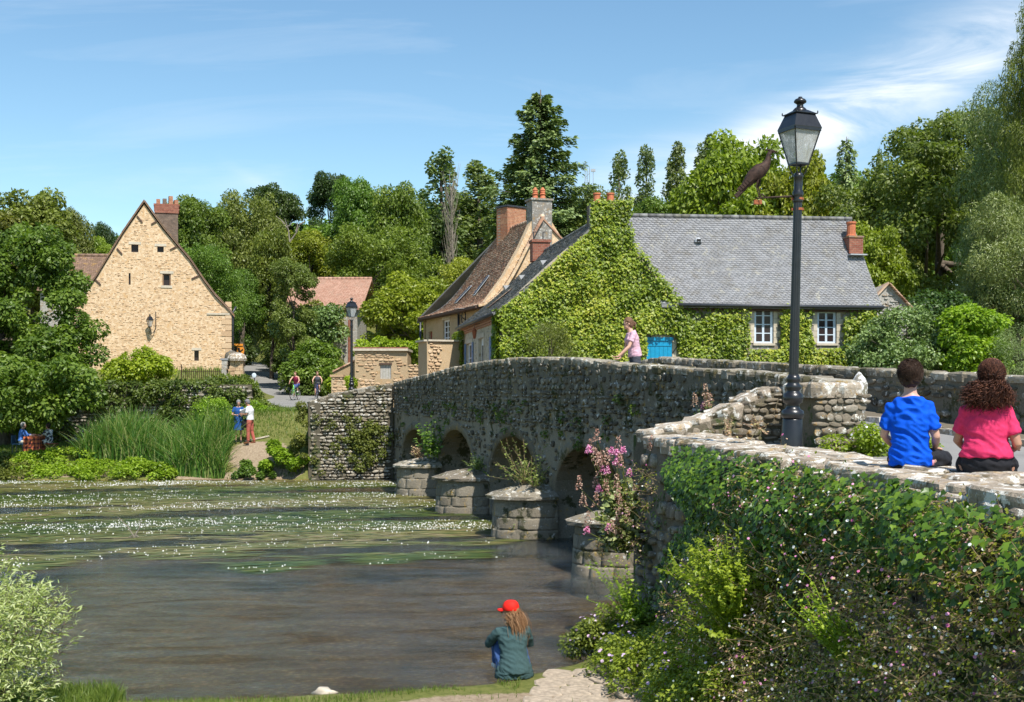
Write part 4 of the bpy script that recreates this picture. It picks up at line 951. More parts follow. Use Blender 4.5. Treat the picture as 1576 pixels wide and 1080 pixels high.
# --- the cottage covered with creeper
D2 = Vector((-.166, .986, 0)).normalized(); G2 = Vector((.986, .166, 0)).normalized()
V2 = VPlane((-.44, 45.0), G2, -D2); V2L = VPlane((-.44, 45.0), D2, -G2)
COT = empty('creeper_cottage', (4, 46, 3.5), 'cottage with slate roofs, its chimney gable covered in yellow-green creeper, blue shutter below', 'house')
def cottage():
    z0 = 3.0; c = lambda x, y: V2.sz(x, y)
    gable = [c(771, 640), c(1045, 640), c(1045, 464), c(1000, 413), c(972, 378), c(966, 356), c(966, 312), c(911, 312), c(911, 350), c(850, 402), c(800, 448), c(773, 474)]
    gable[0] = (0, z0); gable[1] = (gable[2][0], z0); gable[-1] = (0, gable[-1][1])
    bs = V2.rect(994, 519, 1033, 556)
    wall_with_holes('gable_wall', V2, gable, [], M['sidewall'], COT, .2, .5)
    wins = [V2.rect(1161, 470, 1190, 528), V2.rect(1258, 479, 1287, 528)]
    s_e = V2.sz(1350, 500)[0]; ze = V2.sz(1045, 465)[1]
    wall_with_holes('front_wall', V2, [(gable[1][0]+.004, z0), (s_e, z0), (s_e, ze), (gable[1][0]+.004, ze)], wins, M['greystone'], COT, .2, .45)
    for w in wins: window(COT, V2, w, 2, 4, M['bluewhite'], .05, .06, sill=M['limestone'])
    mb = MB(); vbox(mb, V2, wins[1][0]-.2, wins[1][3]+.01, wins[1][2]+.2, wins[1][3]+.2, -.05, .04); mb.obj('lintel', [M['grey_wood']], COT)
    for w in wins:
        for side in (0, 1):
            z = w[1]; k = 0
            while z < w[3]:
                ww = .28 if k % 2 else .17; a = (w[0]-ww, w[0]-.01) if side == 0 else (w[2]+.01, w[2]+ww); mb = MB(); vbox(mb, V2, a[0], z+.005, a[1], z+.23, -.05, .02+.01*random.random()); mb.obj('quoin', [M['limestone']], COT); z += .24; k += 1
    # blue shutter with its own frame
    shutter(COT, V2, bs[0], bs[1]-.3, bs[2], bs[3]-.14, M['blue'], 6, .06)
    mb = MB(); vbox(mb, V2, bs[0]-.05, bs[3]-.13, bs[2]+.05, bs[3], .05, .13); mb.obj('shutter_head', [M['blue']], COT)
    mb = MB(); vbox(mb, V2, bs[2]+.03, bs[1]-.3, bs[2]+.2, bs[3]-.1, .0, .05); mb.obj('jamb', [M['limestone']], COT)
    # chimney above the gable
    ch = empty('chimney', V2.w(4.2, 10), parent=COT); a = V2.sz(912, 345); b = V2.sz(965, 312)
    mb = MB(); vbox(mb, V2, a[0], 8.5, b[0], b[1], -.95, -.005); mb.obj('stack', [M['brickdark']], ch)
    for x in (923, 944): s_, z_ = V2.sz(x, 311); pot(ch, V2.w(s_, z_-.02, -.45), .17, .44)
    tv = empty('aerial', V2.w(*V2.sz(958, 312), -.5), parent=COT)
    for x0, y0, x1, y1 in ((953, 311, 961, 297), (948, 309, 952, 302), (961, 312, 967, 297), (966, 316, 976, 318)):
        mb = MB(); p = V2.w(*V2.sz(x0, y0), -.5); q = V2.w(*V2.sz(x1, y1), -.5); mb.tube([p, q], .022, 5); mb.obj('rod', [M['zinc']], tv)
    # left (dark) slate slope
    eo = Vector((-.25, -.04, -.1)); Ln = 11.4
    E0 = V2.w(-.28, c(773, 474)[1]-.16, .12); E1 = E0+D2*Ln; ap = V2.sz(917, 340); R0 = V2.w(ap[0], ap[1], .12); R1 = R0+D2*Ln
    def fL(u, v):
        p = E0.lerp(R0, v); q = E1.lerp(R1, v); r_ = p.lerp(q, u); r_.z += .22*(2*v-1)**2-.22 if False else -.18*math.sin(math.pi*v)*1.0; return tri_n(r_)
    mb = MB(); V = []; nn = 8
    for j in range(nn+1):
        for u in (0, 1): p = Vector(fL(u, j/nn)); V += [p-Vector((0, 0, .012)), p-Vector((0, 0, .12))]
    Fc = []
    for j in range(nn): a = 4*j; Fc += [(a, a+2, a+6, a+4), (a+1, a+5, a+7, a+3), (a, a+4, a+5, a+1), (a+2, a+3, a+7, a+6)]
    Fc += [(0, 1, 3, 2), (4*nn, 4*nn+2, 4*nn+3, 4*nn+1)]
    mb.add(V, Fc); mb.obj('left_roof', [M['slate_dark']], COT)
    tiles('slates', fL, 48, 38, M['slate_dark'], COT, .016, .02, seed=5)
    for x, y in ((751, 0), (0, 0)): pass
    for u, v in ((.33, .66), (.62, .58), (.86, .52)):
        p = Vector(fL(u, v)); q = p+D2*.5; r2 = Vector(fL(min(u+.03, 1), v+.06)); mb = MB(); mb.add([p+Vector((0, 0, .03)), q+Vector((0, 0, .03)), r2+Vector((0, 0, .05)), p+Vector((-.1, 0, .22)), p+D2*.2+Vector((-.12, 0, .22))], [(0, 1, 4, 3), (3, 4, 2), (0, 3, 2), (1, 2, 4)]); mb.obj('roof_vent', [M['zinc']], COT)
    mb = MB(); p = [Vector(fL(u, v)) for u, v in ((.38, .22), (.385, .22), (.5, .5), (.495, .5))]; mb.prism([q+Vector((0, 0, .05)) for q in (Vector(fL(.5, .17)), Vector(fL(.56, .17)), Vector(fL(.56, .42)), Vector(fL(.5, .42)))], Vector((0, 0, .04))); mb.obj('skylight', [M['glass']], COT)
    ridge_tiles(COT, R0+D2*.9+Vector((0, 0, .02)), R1+Vector((0, 0, .02)), 26, M['slate_dark'], .08)
    # right slope of the same wing (turned away), then the grey wing
    E0r = V2.w(c(1048, 466)[0], c(1048, 466)[1], -.02)
    mb = MB(); mb.prism([R0-V2.n*.14, R1, E0r+D2*Ln, E0r], Vector((0, 0, -.1))); mb.obj('rear_roof', [M['slate_dark']], COT)
    zE = V2.sz(1045, 464)[1]; gE0 = V2.w(V2.sz(1038, 464)[0]-.6, zE-.12, .32); gE1 = V2.w(V2.sz(1353, 466)[0], zE-.12, .32)
    rz = 10.62; gR0 = px(958, 332, 48.9); gR0.z = rz; gR1 = px(1311, 331, 50.1); gR1.z = rz+.02
    gl = V2.w(gable[1][0]-3.2, zE-.12, .0)
    def fG(u, v):
        # left verge follows the gable outline
        p = gE0.lerp(gR0, v); q = gE1.lerp(gR1, v); r_ = p.lerp(q, u); r_.z -= .16*math.sin(math.pi*v); return tri_n(r_)
    tiles('slates', fG, 48, 44, M['slate'], COT, .014, .012, seed=6)
    mb = MB(); V = []
    for j in range(nn+1):
        for u in (0, 1): p = Vector(fG(u, j/nn)); V += [p-Vector((0, 0, .012)), p-Vector((0, 0, .13))]
    mb.add(V, Fc); mb.obj('front_roof', [M['slate']], COT)
    mb = MB(); bk = [gR0, gR1, gR1+D2*3.4-Vector((0, 0, 3.9)), gR0+D2*3.4-Vector((0, 0, 3.9))]; mb.prism(bk, Vector((0, 0, -.1))); mb.obj('rear_roof', [M['slate']], COT)
    ridge_tiles(COT, gR0+Vector((0, 0, .02)), gR1+Vector((0, 0, .02)), 28, M['slate_dark'], .1)
    ga = gE0+V2.n*.05; gb = gE1+V2.n*.05; ga = V2.w(V2.sz(1040, 464)[0], gE0.z, .37)
    mb = MB(); mb.tube([ga-Vector((0, 0, .03)), gb-Vector((0, 0, .03))], .075, 8); mb.obj('gutter', [M['darkmetal']], COT, smooth=True)
    mb = MB(); vbox(mb, V2, V2.sz(1042, 464)[0], zE-.34, V2.sz(1349, 464)[0], zE-.1, .0, .12); mb.obj('eaves_board', [M['wood_dark']], COT)
    for x, y in ((1057, 365), (1218, 362)):
        v = .73; u = (x-965)/(1325-965.)*.98+.03; p = Vector(fG(u, v)); mb = MB(); n_ = V2.n
        mb.lathe([(.17, 0), (.16, .1), (.1, .18), (.02, .21)], p+n_*.05, 8); mb.obj('roof_vent', [M['zinc']], COT)
        mb = MB(); mb.box(p+n_*.16+Vector((0, 0, .07)), (.16, .12, .1)); mb.obj('vent_mouth', [M['dark']], COT)
    # brick stub chimney near the right verge
    ch = empty('chimney', Vector(fG(.955, .68)), parent=COT); b_ = Vector(fG(.965, .72))
    mb = MB(); mb.box(b_+Vector((0, 0, -.02)), (.6, .7, .66), .17); mb.obj('stack', [M['brickred']], ch)
    mb = MB(); mb.box(b_+Vector((0, 0, .34)), (.66, .76, .07), .17); mb.obj('cap', [M['tile_brown']], ch)
    mb = MB(); mb.box(b_+V2.n*.5+Vector((-.02, 0, -.42)), (.72, .3, .05), .17); mb.obj('flashing', [M['zinc']], ch)
    pot(ch, b_+Vector((-.05, 0, .37)), .23, .62)
    # far gable end closing the wing, east end wall
    mb = MB(); e = V2.w(s_e, 0, 0); mb.prism([e+Vector((0, 0, z0)), e+Vector((0, 0, ze)), Vector((gR1.x, gR1.y, rz-.2)), e+D2*6.5+Vector((0, 0, ze)), e+D2*6.5+Vector((0, 0, z0))], -G2*.4); mb.obj('end_wall', [M['greystone']], COT)
    # left side wall
    zt = c(773, 474)[1]-.1
    op = [V2L.rect(718, 528, 727, 575), V2L.rect(737, 520, 745, 575), V2L.rect(757, 516, 768, 575)]
    op = [(a, z0+.1, b, d) for a, _, b, d in op]; op = [(min(a, c_), b, max(a, c_), d) for a, b, c_, d in op]
    wall_with_holes('side_wall', V2L, [(0, z0), (Ln, z0), (Ln, zt), (0, zt)], op, M['sidewall'], COT, .2, .45)
    fl = Frame(V2L.w(0, 0, 0), V2L.d, V2L.n)
    Ls = course(fl, .1, Ln, z0+.3, zt-.5, .16, (.15, .4), .05, (.008, .025), lambda s, z, hw, hh: not any(a-hw-.5 < s < c_+hw+.5 and z < d+hh+.3 for a, b, c_, d in op), .5, 71)
    stones_joined('small_stones', fl, Ls, M['sidewall'], COT)
    for k, r_ in enumerate(op):
        if k == 1:
            w = empty('door', V2L.w(r_[0], r_[1]), parent=COT); mb = MB(); vbox(mb, V2L, *r_, -.18, -.12); mb.obj('leaf', [M['white']], w)
            mb = MB(); vbox(mb, V2L, r_[0]+.2, r_[1]+1.0, r_[2]-.2, r_[3]-.3, -.119, -.11); mb.obj('pane', [M['glass']], w)
            mb = MB(); vbox(mb, V2L, r_[0]-.12, r_[1], r_[0]-.004, r_[3], -.05, .03); vbox(mb, V2L, r_[2]+.004, r_[1], r_[2]+.12, r_[3], -.05, .03); vbox(mb, V2L, r_[0]-.2, r_[3]+.004, r_[2]+.2, r_[3]+.2, -.05, .05); mb.obj('surround', [M['limestone']], w)
        else:
            window(COT, V2L, r_, 2, 4, M['white'], .06, .1, lintel=M['limestone'])
            wd = .42; shutter(COT, V2L, r_[0]-wd-.02, r_[1], r_[0]-.02, r_[3], M['slateblue'], 3); shutter(COT, V2L, r_[2]+.02, r_[1], r_[2]+wd+.02, r_[3], M['slateblue'], 3)
    for k in range(3):
        mb = MB(); vbox(mb, V2L, .02, zt-.4+k*.1, Ln, zt-.31+k*.1, .0, .04+.035*k); mb.obj('brick_course', [M['brick']], COT)
    mb = MB(); mb.tube([E0-Vector((.03, 0, .05)), E1-Vector((.03, 0, .05))], .06, 8); mb.obj('gutter', [M['darkmetal']], COT, smooth=True)
    s_, z_ = V2L.sz(741, 512); la = empty('wall_lantern', V2L.w(s_, z_, .3), 'small yellowed lantern hanging above the white door of the creeper cottage', 'lantern')
    mb = MB(); mb.lathe([(.05, -.25), (.1, .05), (.11, .08), (.03, .2)], V2L.w(s_, z_, .3), 6); mb.obj('lamp_body', [M['rust']], la)
    mb = MB(); mb.tube([V2L.w(s_, z_+.15, .3), V2L.w(s_, z_+.35, .3), V2L.w(s_, z_+.4, .0)], .015, 5); mb.obj('bracket', [M['black']], la)
    # small brick chimney with two pipes at the far end of the dark ridge
    s5 = R1+D2*-.4; ch = empty('chimney', s5, parent=COT); q = px(831, 383, 55.8)
    mb = MB(); mb.box(q+Vector((0, 0, -.15)), (.82, .7, .9), .17); mb.obj('stack', [M['brickred']], ch)
    mb = MB(); mb.box(q+Vector((0, 0, .34)), (.92, .8, .12), .17); mb.obj('cap', [M['brickred']], ch)
    for dx in (-.3, .14): mb = MB(); mb.tube([q+Vector((dx, 0, .38)), q+Vector((dx, 0, .78)), q+Vector((dx+.12, 0, .8))], .03, 6); mb.obj('pipe', [M['darkmetal']], ch)
cottage()

# --- tall brown-roofed house behind
D3 = Vector((-.328, .945, 0)).normalized(); G3 = Vector((.945, .328, 0)).normalized()
V3 = VPlane((-1.33, 57.0), G3, -D3); V3L = VPlane((-1.33, 57.0), D3, -G3)
def brown_house():
    h = empty('brown_roof_house', (0, 60, 3.5), 'tall house with a swooping brown tiled roof, grey chimney and beige walls behind the cottage', 'house')
    c = lambda x, y: V3.sz(x, y); zE = c(747, 466)[1]
    out = [(0, 3), c(905, 470), c(905, 420), c(862, 362), c(846, 336), c(820, 336), c(800, 380), c(775, 425), (0, zE)]
    out[1] = (out[1][0], 3); wall_with_holes('gable_wall', V3, out, [], M['gable'], h, .2, .5)
    Ln = 10.9; ap = c(834, 334); Rl = 6.2
    def fB(u, v):
        E = V3.w(-.35, zE-.12, .1)+D3*(Ln+.3)*u; Rr = V3.w(ap[0], ap[1], .1)+D3*(Rl*u)
        w = v; p = E.lerp(Rr, w); p.z -= 1.35*math.sin(math.pi*min(w, 1))**1.0*(1-w)**.6*.9; return tri_n(p)
    tiles('roof_tiles', fB, 62, 58, M['tile'], h, .026, .034, seed=8)
    mb = MB(); V = []; nn = 14
    for j in range(nn+1):
        for u in (0, 1): p = Vector(fB(u, j/nn)); V += [p-Vector((0, 0, .015)), p-Vector((0, 0, .17))]
    Fc = []
    for j in range(nn): a = 4*j; Fc += [(a, a+2, a+6, a+4), (a+1, a+5, a+7, a+3), (a, a+4, a+5, a+1), (a+2, a+3, a+7, a+6)]
    Fc += [(0, 1, 3, 2), (4*nn, 4*nn+2, 4*nn+3, 4*nn+1)]
    mb.add(V, Fc); mb.obj('roof', [M['wood_dark']], h)
    # slate strip along the far hip edge
    mb = MB(); V = []
    for j in range(nn+1):
        p = Vector(fB(1, j/nn)); q = Vector(fB(.955 if j < nn*.55 else .985, j/nn)); V += [p+Vector((-.02, .0, .06)), q+Vector((0, 0, .06)), p+D3*.3+Vector((0, 0, -.25))]
    mb.add(V, [(3*j, 3*j+1, 3*j+4, 3*j+3) for j in range(nn)]+[(3*j, 3*j+3, 3*j+5, 3*j+2) for j in range(nn)]); mb.obj('slate_edge', [M['slate_dark']], h)
    # rear slopes and hip so it closes
    R0 = V3.w(ap[0], ap[1], .1); R1 = R0+D3*Rl; E1 = V3.w(-.35, zE-.12, .1)+D3*(Ln+.3); W = 8.8
    mb = MB(); mb.prism([R0, R1, R1+G3*4.6+Vector((0, 0, -4.3)), R0+G3*4.6+Vector((0, 0, -4.3))], Vector((0, 0, -.1))); mb.obj('rear_roof', [M['tile']], h)
    mb = MB(); mb.prism([E1, R1, E1+G3*7], Vector((0, 0, -.1))); mb.obj('hip_roof', [M['slate_dark']], h)
    ridge_tiles(h, R0+Vector((0, 0, .02)), R1+Vector((0, 0, .02)), 16, M['tile'], .12)
    # verge band under the tiles on the gable
    P = [Vector(fB(0, j/12)) for j in range(13)]
    for j in range(12): mb = MB(); mb.beam(P[j]+V3.n*.1+Vector((0, 0, -.03)), P[j+1]+V3.n*.1+Vector((0, 0, -.03)), .12, .12, (0, 0, 1)); mb.obj('verge_board', [M['tile'] if j > 8 else M['gable']], h)
    # side wall
    ops = [V3L.rect(682, 492, 692, 530), V3L.rect(660, 510, 665, 528)]; ops = [(min(a, c_), min(b, d), max(a, c_), max(b, d)) for a, b, c_, d in ops]
    wall_with_holes('front_wall', V3L, [(0, 3), (Ln, 3), (Ln, zE-.1), (0, zE-.1)], ops, M['beige'], h, .2, .45)
    window(h, V3L, ops[0], 2, 4, M['white'], .07, .08, lintel=M['limestone'])
    w = empty('small_door', V3L.w(ops[1][0], ops[1][1]), parent=h); mb = MB(); vbox(mb, V3L, *ops[1], -.19, -.12); mb.obj('panel', [M['redpaint']], w)
    mb = MB(); mb.prism([E1+Vector((.3, 0, -.1)), E1+G3*6+Vector((0, 0, -.1)), E1+G3*6+Vector((0, 0, -5)), E1+Vector((.3, 0, -5))], -D3*.3); mb.obj('end_wall', [M['beige']], h)
    mb = MB(); a = V3L.w(0, zE-.13, .0); mb.prism([a, a+D3*Ln, a+D3*Ln-G3*.45, a-G3*.45], Vector((0, 0, -.12))); mb.obj('soffit', [M['wood_dark']], h)
    for x0, y0 in ((649, 490), (708, 475)):
        s_, z_ = V3L.sz(x0, y0); mb = MB(); mb.tube([V3L.w(s_, 3.4, .08), V3L.w(s_, zE-.2, .08)], .06, 6); mb.obj('downpipe', [M['darkmetal']], h, smooth=True)
    # wrought-iron hoop and bracket on the near end
    s_, z_ = V3L.sz(728, 490); la = empty('iron_sign_bracket', V3L.w(s_, z_, .3), 'curled wrought iron bracket on the beige wall under the brown tiled roof', 'bracket')
    mb = MB(); mb.tube([V3L.w(s_, z_+.5, 0), V3L.w(s_, z_+.45, 1.0), V3L.w(s_, z_, .5), V3L.w(s_, z_-.3, 0)], .03, 6); mb.obj('arm', [M['black']], la)
    mb = MB(); mb.tube([V3L.w(s_+1.2+.35*math.cos(a), z_+.1+.35*math.sin(a), .12) for a in np.linspace(0, 6.28, 16)], .03, 6); mb.obj('hoop', [M['black']], la)
    # two long roof lights, two chimneys
    for u, v in ((.44, .36), (.70, .30)):
        q = [Vector(fB(*k))+Vector((-.05, -.02, .07)) for k in ((u, v), (u+.035, v), (u+.035, v+.2), (u, v+.2))]; mb = MB(); mb.prism(q, Vector((0, 0, .05))); mb.obj('skylight', [M['zinc']], h)
        q = [Vector(fB(*k))+Vector((-.07, -.03, .1)) for k in ((u+.007, v+.01), (u+.028, v+.01), (u+.028, v+.19), (u+.007, v+.19))]; mb = MB(); mb.prism(q, Vector((0, 0, .05))); mb.obj('skylight_pane', [M['glass']], h)
    ch = empty('chimney', V3.w(ap[0], 9), parent=h); a = c(817, 368); b = c(849, 309)
    mb = MB(); vbox(mb, V3, a[0]+.05, a[1]-.6, b[0], b[1], -.75, .06); mb.obj('stack', [M['greystone']], ch)
    mb = MB(); vbox(mb, V3, a[0]-.02, b[1], b[0]+.06, b[1]+.09, -.82, .12); mb.obj('cap', [M['greystone']], ch)
    for x in (827, 838.5): s_, z_ = c(x, 308); pot(ch, V3.w(s_, z_+.05, -.3), .15, .62, 1)
    ch = empty('chimney', R1, parent=h); q = px(784, 330, 62.8)
    rot = math.atan2(G3.y, G3.x)+.35
    mb = MB(); mb.box(Vector((q.x+.1, q.y, q.z-.9)), (1.25, .9, 2.4), rot); mb.obj('stack', [M['brick']], ch)
    mb = MB(); mb.box(Vector((q.x+.1, q.y, q.z+.36)), (1.36, 1.0, .09), rot); mb.obj('cap', [M['darkmetal']], ch)
    return h
brown_house()

# --- terrace wall block, outbuilding, low walls, barn
def small_buildings():
    # terrace block with battered corner
    b = empty('terrace_wall', (-3.9, 54, 3), 'battered beige terrace wall jutting out below the brown-roofed house', 'wall')
    Y = 54.5; p = [px(643, 597, Y+1.4), px(658, 590, Y), px(680, 600, Y+.3), px(722, 600, Y+1.3)]
    tl = [px(644, 527, Y+2.4), px(657, 525, Y+.5), px(674, 525, Y+.8), px(722, 526, Y+1.6)]
    for q in p: q.z = 2.4
    mb = MB(); V = p+tl+[px(722, 526, Y+4), px(650, 526, Y+5)]; V[8].z = tl[3].z; V[9].z = tl[0].z
    mb.add(V, [(0, 1, 5, 4), (1, 2, 6, 5), (2, 3, 7, 6), (4, 5, 6, 7, 8, 9)]); o = mb.obj('wall_core', [M['beige']], b)
    n1 = Vector((0, -1, 0)); S1 = (p[2]-p[1]).normalized(); fr = Frame(p[1]-Vector((0, 0, p[1].z)), S1, Vector((S1.y, -S1.x, 0)), ((tl[1]-p[1]).normalized()))
    f1 = Frame(p[1], S1, (Vector((S1.y, -S1.x, 0))).normalized(), (tl[1]-p[1]).normalized())
    L = course(f1, .03, (p[2]-p[1]).length-.1, .3, (tl[1]-p[1]).length-.1, .13, (.14, .36), .03, (.02, .045), None, .9, 81); stones_joined('small_stones', f1, L, M['gable_stone'], b)
    S2 = (p[3]-p[2]).normalized(); f2 = Frame(p[2], S2, Vector((S2.y, -S2.x, 0)).normalized(), (tl[2]-p[2]).normalized())
    L = course(f2, .05, 1.6, .3, (tl[2]-p[2]).length-.1, .15, (.14, .36), .04, (.01, .03), None, .5, 82); stones_joined('small_stones', f2, L, M['gable_stone'], b)
    for i in range(6):
        a = tl[0].lerp(tl[1], i/6) if i < 3 else tl[1].lerp(tl[3], (i-3)/3); 
        bq = (tl[0].lerp(tl[1], (i+1)/6) if i < 2 else tl[1]) if i < 3 else tl[1].lerp(tl[3], (i-2)/3)
        mb = MB(); mb.beam(a+Vector((0, .05, .04)), bq+Vector((0, .05, .04)), .3, .08); mb.obj('coping_stone', [M['limestone']], b)
    # outbuilding
    vp = VPlane((-7.9, 62), (1, .02), (0, -1)); b = empty('outbuilding', vp.w(1, 2.8), 'small flat golden stone outbuilding with one pale boarded window by the bridge end', 'shed')
    a = vp.sz(546, 540); c = vp.sz(627, 540); w = vp.rect(585, 561, 602, 583); zb = 2.5
    wall_with_holes('front_wall', vp, [(a[0], zb), (c[0], zb), (c[0], a[1]), (a[0], a[1])], [w], M['beige'], b, .2, 3.0)
    fr = Frame(vp.w(0, 0), vp.d, vp.n)
    L = course(fr, a[0], c[0]-.05, 2.9, a[1]-.05, .13, (.16, .4), .035, (.02, .05), lambda s, z, hw, hh: s+hw < c[0] and not (w[0]-hw-.04 < s < w[2]+hw+.04 and w[1]-hh-.05 < z < w[3]+hh+.1), .88, 91)
    stones_split('stone', fr, L, M['gable_stone'], b, 60)
    mb = MB(); mb.box(vp.w((a[0]+c[0])/2, a[1]+.07, -1.45), (c[0]-a[0]+.12, 3.2, .12)); mb.obj('roof_slab', [M['limestone']], b)
    for k in range(9):
        s0 = a[0]-.05+k*(c[0]-a[0]+.1)/9; mb = MB(); vbox(mb, vp, s0, a[1]+.132, s0+(c[0]-a[0]+.1)/9-.015, a[1]+.2, -.4, .12); mb.obj('coping_tile', [M['brickred']], b)
    sh = empty('window', vp.w(w[0], w[1]), parent=b)
    for k in range(4): q = (w[2]-w[0])/4; mb = MB(); vbox(mb, vp, w[0]+k*q+.005, w[1], w[0]+(k+1)*q-.005, w[3], -.12, -.08); mb.obj('board', [M['grey_wood']], sh)
    mb = MB(); vbox(mb, vp, w[0]-.05, w[3]+.004, w[2]+.05, w[3]+.09, -.1, .04); mb.obj('lintel', [M['wood_dark']], sh)
    # creeping plant on it + low wall in front, sloping wall and pillar on the left
    for (x0, x1, yt, Yw, lab, dep) in ((551, 648, 585, 57.5, 'low rounded stone wall in front of the outbuilding', .4), (627, 645, 562, 61, 'short plain beige wall right of the outbuilding', .3)):
        v = VPlane((-6, Yw), (1, .03), (0, -1)); s0, zt = v.sz(x0, yt); s1 = v.sz(x1, yt)[0]; o = empty('low_wall', v.w(s0, 2.6), lab, 'wall')
        mb = MB(); vbox(mb, v, s0, 2.3, s1, zt, -dep, 0); mb.obj('wall_core', [M['beige']], o); f_ = Frame(v.w(0, 0), v.d, v.n)
        L = course(f_, s0, s1, 2.6, zt-.06, .13, (.16, .4), .03, (.02, .05), None, .85, x0); stones_joined('small_stones', f_, L, M['gable_stone'], o)
    v = VPlane((-9, 60.5), (1, .03), (0, -1)); o = empty('gate_pillar', v.w(v.sz(519, 600)[0], 2.7), 'squat golden stone pillar standing beside the cyclists and the lamp post', 'pillar')
    s0, zt = v.sz(510, 580); s1 = v.sz(527, 580)[0]; mb = MB(); vbox(mb, v, s0, 2.5, s1, zt, -.6, 0); mb.obj('core', [M['beige']], o)
    f_ = Frame(v.w(0, 0), v.d, v.n); L = course(f_, s0, s1, 2.6, zt-.05, .14, (.16, .3), .02, (.02, .05), None, 1, 5); stones_split('stone', f_, L, M['gable_stone'], o, 30)
    mb = MB(); mb.box(v.w((s0+s1)/2, zt+.06, -.3), (s1-s0+.12, .75, .12)); mb.obj('cap', [M['gable_stone']], o)
    v = VPlane((-9, 63.5), (1, .03), (0, -1)); a = v.sz(512, 573); c = v.sz(546, 556); o = empty('sloping_wall', v.w(a[0], 2.7), 'short wall with a sloping tiled top left of the outbuilding', 'wall')
    mb = MB(); mb.prism([v.w(a[0], 2.5), v.w(c[0], 2.5), v.w(c[0], c[1]), v.w(a[0], a[1])], Vector((0, .4, 0))); mb.obj('wall_core', [M['beige']], o)
    for k in range(6):
        p0 = v.w(a[0]+(c[0]-a[0])*k/6, a[1]+(c[1]-a[1])*k/6+.05, -.15); p1 = v.w(a[0]+(c[0]-a[0])*(k+.95)/6, a[1]+(c[1]-a[1])*(k+.95)/6+.05, -.15); mb = MB(); mb.beam(p0, p1, .5, .07); mb.obj('coping_tile', [M['tile']], o)
    # barn
    vp = VPlane((-14, 88), (1, -.02), (0, -1)); b = empty('barn', vp.w(0, 5), 'barn with a pinkish tiled roof half hidden by bushes behind the lamp post', 'barn')
    a = vp.sz(452, 474); c = vp.sz(558, 474); w1 = vp.rect(500, 440, 502, 441)
    wall_with_holes('front_wall', vp, [(a[0], 3), (c[0]-.4, 3), (c[0]-.4, a[1]), (a[0], a[1])], [], M['greystone'], b, .2, 5)
    up = Vector((0, 3.4, 0)); up.z = (600-427)/F*91.4-(600-473)/F*88-.05; A, B = tri_n(vp.w(a[0]-.6, a[1]-.02, .3)), tri_n(vp.w(c[0], a[1]-.02, .3)); U = np.array(up); UB = U+np.array((.35, 0, 0))
    tiles('roof_tiles', lambda u, v: A+(B-A)*u+(U*(1-u)+UB*u)*v, 46, 30, M['tile_pink'], b, .014, .006, seed=12)
    mb = MB(); Av, Bv, Uv = Vector(A), Vector(B), Vector(U); Ub = Vector(UB)
    mb.prism([Av, Bv, Bv+Ub, Av+Uv], Vector((0, 0, -.12))); mb.obj('roof', [M['tile_pink']], b)
    mb = MB(); mb.prism([Av+Uv, Bv+Ub, Bv+Ub+Vector((0, 3.4, -2)), Av+Uv+Vector((0, 3.4, -2))], Vector((0, 0, -.12))); mb.obj('rear_roof', [M['tile_pink']], b)
    ridge_tiles(b, Av+Uv, Bv+Ub, 18, M['tile_pink'], .13)
    mb = MB(); vbox(mb, vp, vp.sz(500, 500)[0], 3, vp.sz(527, 500)[0], vp.sz(500, 489)[1], .003, .05); mb.obj('whitewashed_patch', [M['limestone']], b)
    mb = MB(); vbox(mb, vp, vp.sz(536, 500)[0], 3, vp.sz(541, 500)[0], vp.sz(500, 492)[1], .003, .06); mb.obj('brick_jamb', [M['brickred']], b)
    # gable piece right of the cottage
    v = VPlane((14, 49.5), (1, .1), (0, -1)); o = empty('stone_shed', v.w(v.sz(1372, 500)[0], 3.5), 'old rubble gable with a tiled verge just right of the slate cottage', 'shed')
    pts = [v.sz(*p) for p in ((1330, 560), (1402, 560), (1402, 476), (1367, 438), (1330, 478))]; pts[0] = (pts[0][0], 3); pts[1] = (pts[1][0], 3)
    wall_with_holes('gable_wall', v, pts, [], M['greystone'], o, .2, 3)
    f_ = Frame(v.w(0, 0), v.d, v.n); top = lambda s: float(np.interp(s, [pts[4][0], pts[3][0], pts[2][0]], [pts[4][1], pts[3][1], pts[2][1]]))
    L = course(f_, pts[4][0], pts[2][0], 4.5, 8, .14, (.14, .36), .03, (.02, .05), lambda s, z, hw, hh: z+hh < min(top(s-hw), top(s+hw))-.05, .85, 95); stones_joined('small_stones', f_, L, M['greystone'], o)
    for k in range(9):
        u0 = k/9; u1 = (k+.95)/9; p0 = v.w(*pts[3]).lerp(v.w(*pts[2]), u0); p1 = v.w(*pts[3]).lerp(v.w(*pts[2]), u1); mb = MB(); mb.beam(p0+Vector((0, 0, .05)), p1+Vector((0, 0, .07)), .4, .04); mb.obj('verge_tile', [M['tile']], o)
    P4 = v.w(*pts[4]); P3 = v.w(*pts[3]); bk = Vector((.3, 3, 0)); mb = MB(); mb.prism([P4+Vector((0, -.1, .02)), P3+Vector((0, -.1, .02)), P3+bk, P4+bk], Vector((0, 0, .1))); mb.obj('roof', [M['tile']], o)
    mb = MB(); P2 = v.w(*pts[2]); mb.prism([P3+Vector((0, 0, .0)), P2, P2+bk, P3+bk], Vector((0, 0, .05))); mb.obj('rear_roof', [M['tile']], o)
    # garden retaining wall under the hedge
    g = empty('garden_wall', (-19, 56, 1), 'old rubble garden wall almost hidden by ivy behind the reeds', 'wall')
    f_ = Frame((-34, 55.9, 0), (1, 0, 0), (0, -1, 0)); mb = MB(); mb.box((-23.5, 56.2, 2.2), (22.6, .6, 3.1)); mb.obj('wall_core', [M['mortar']], g)
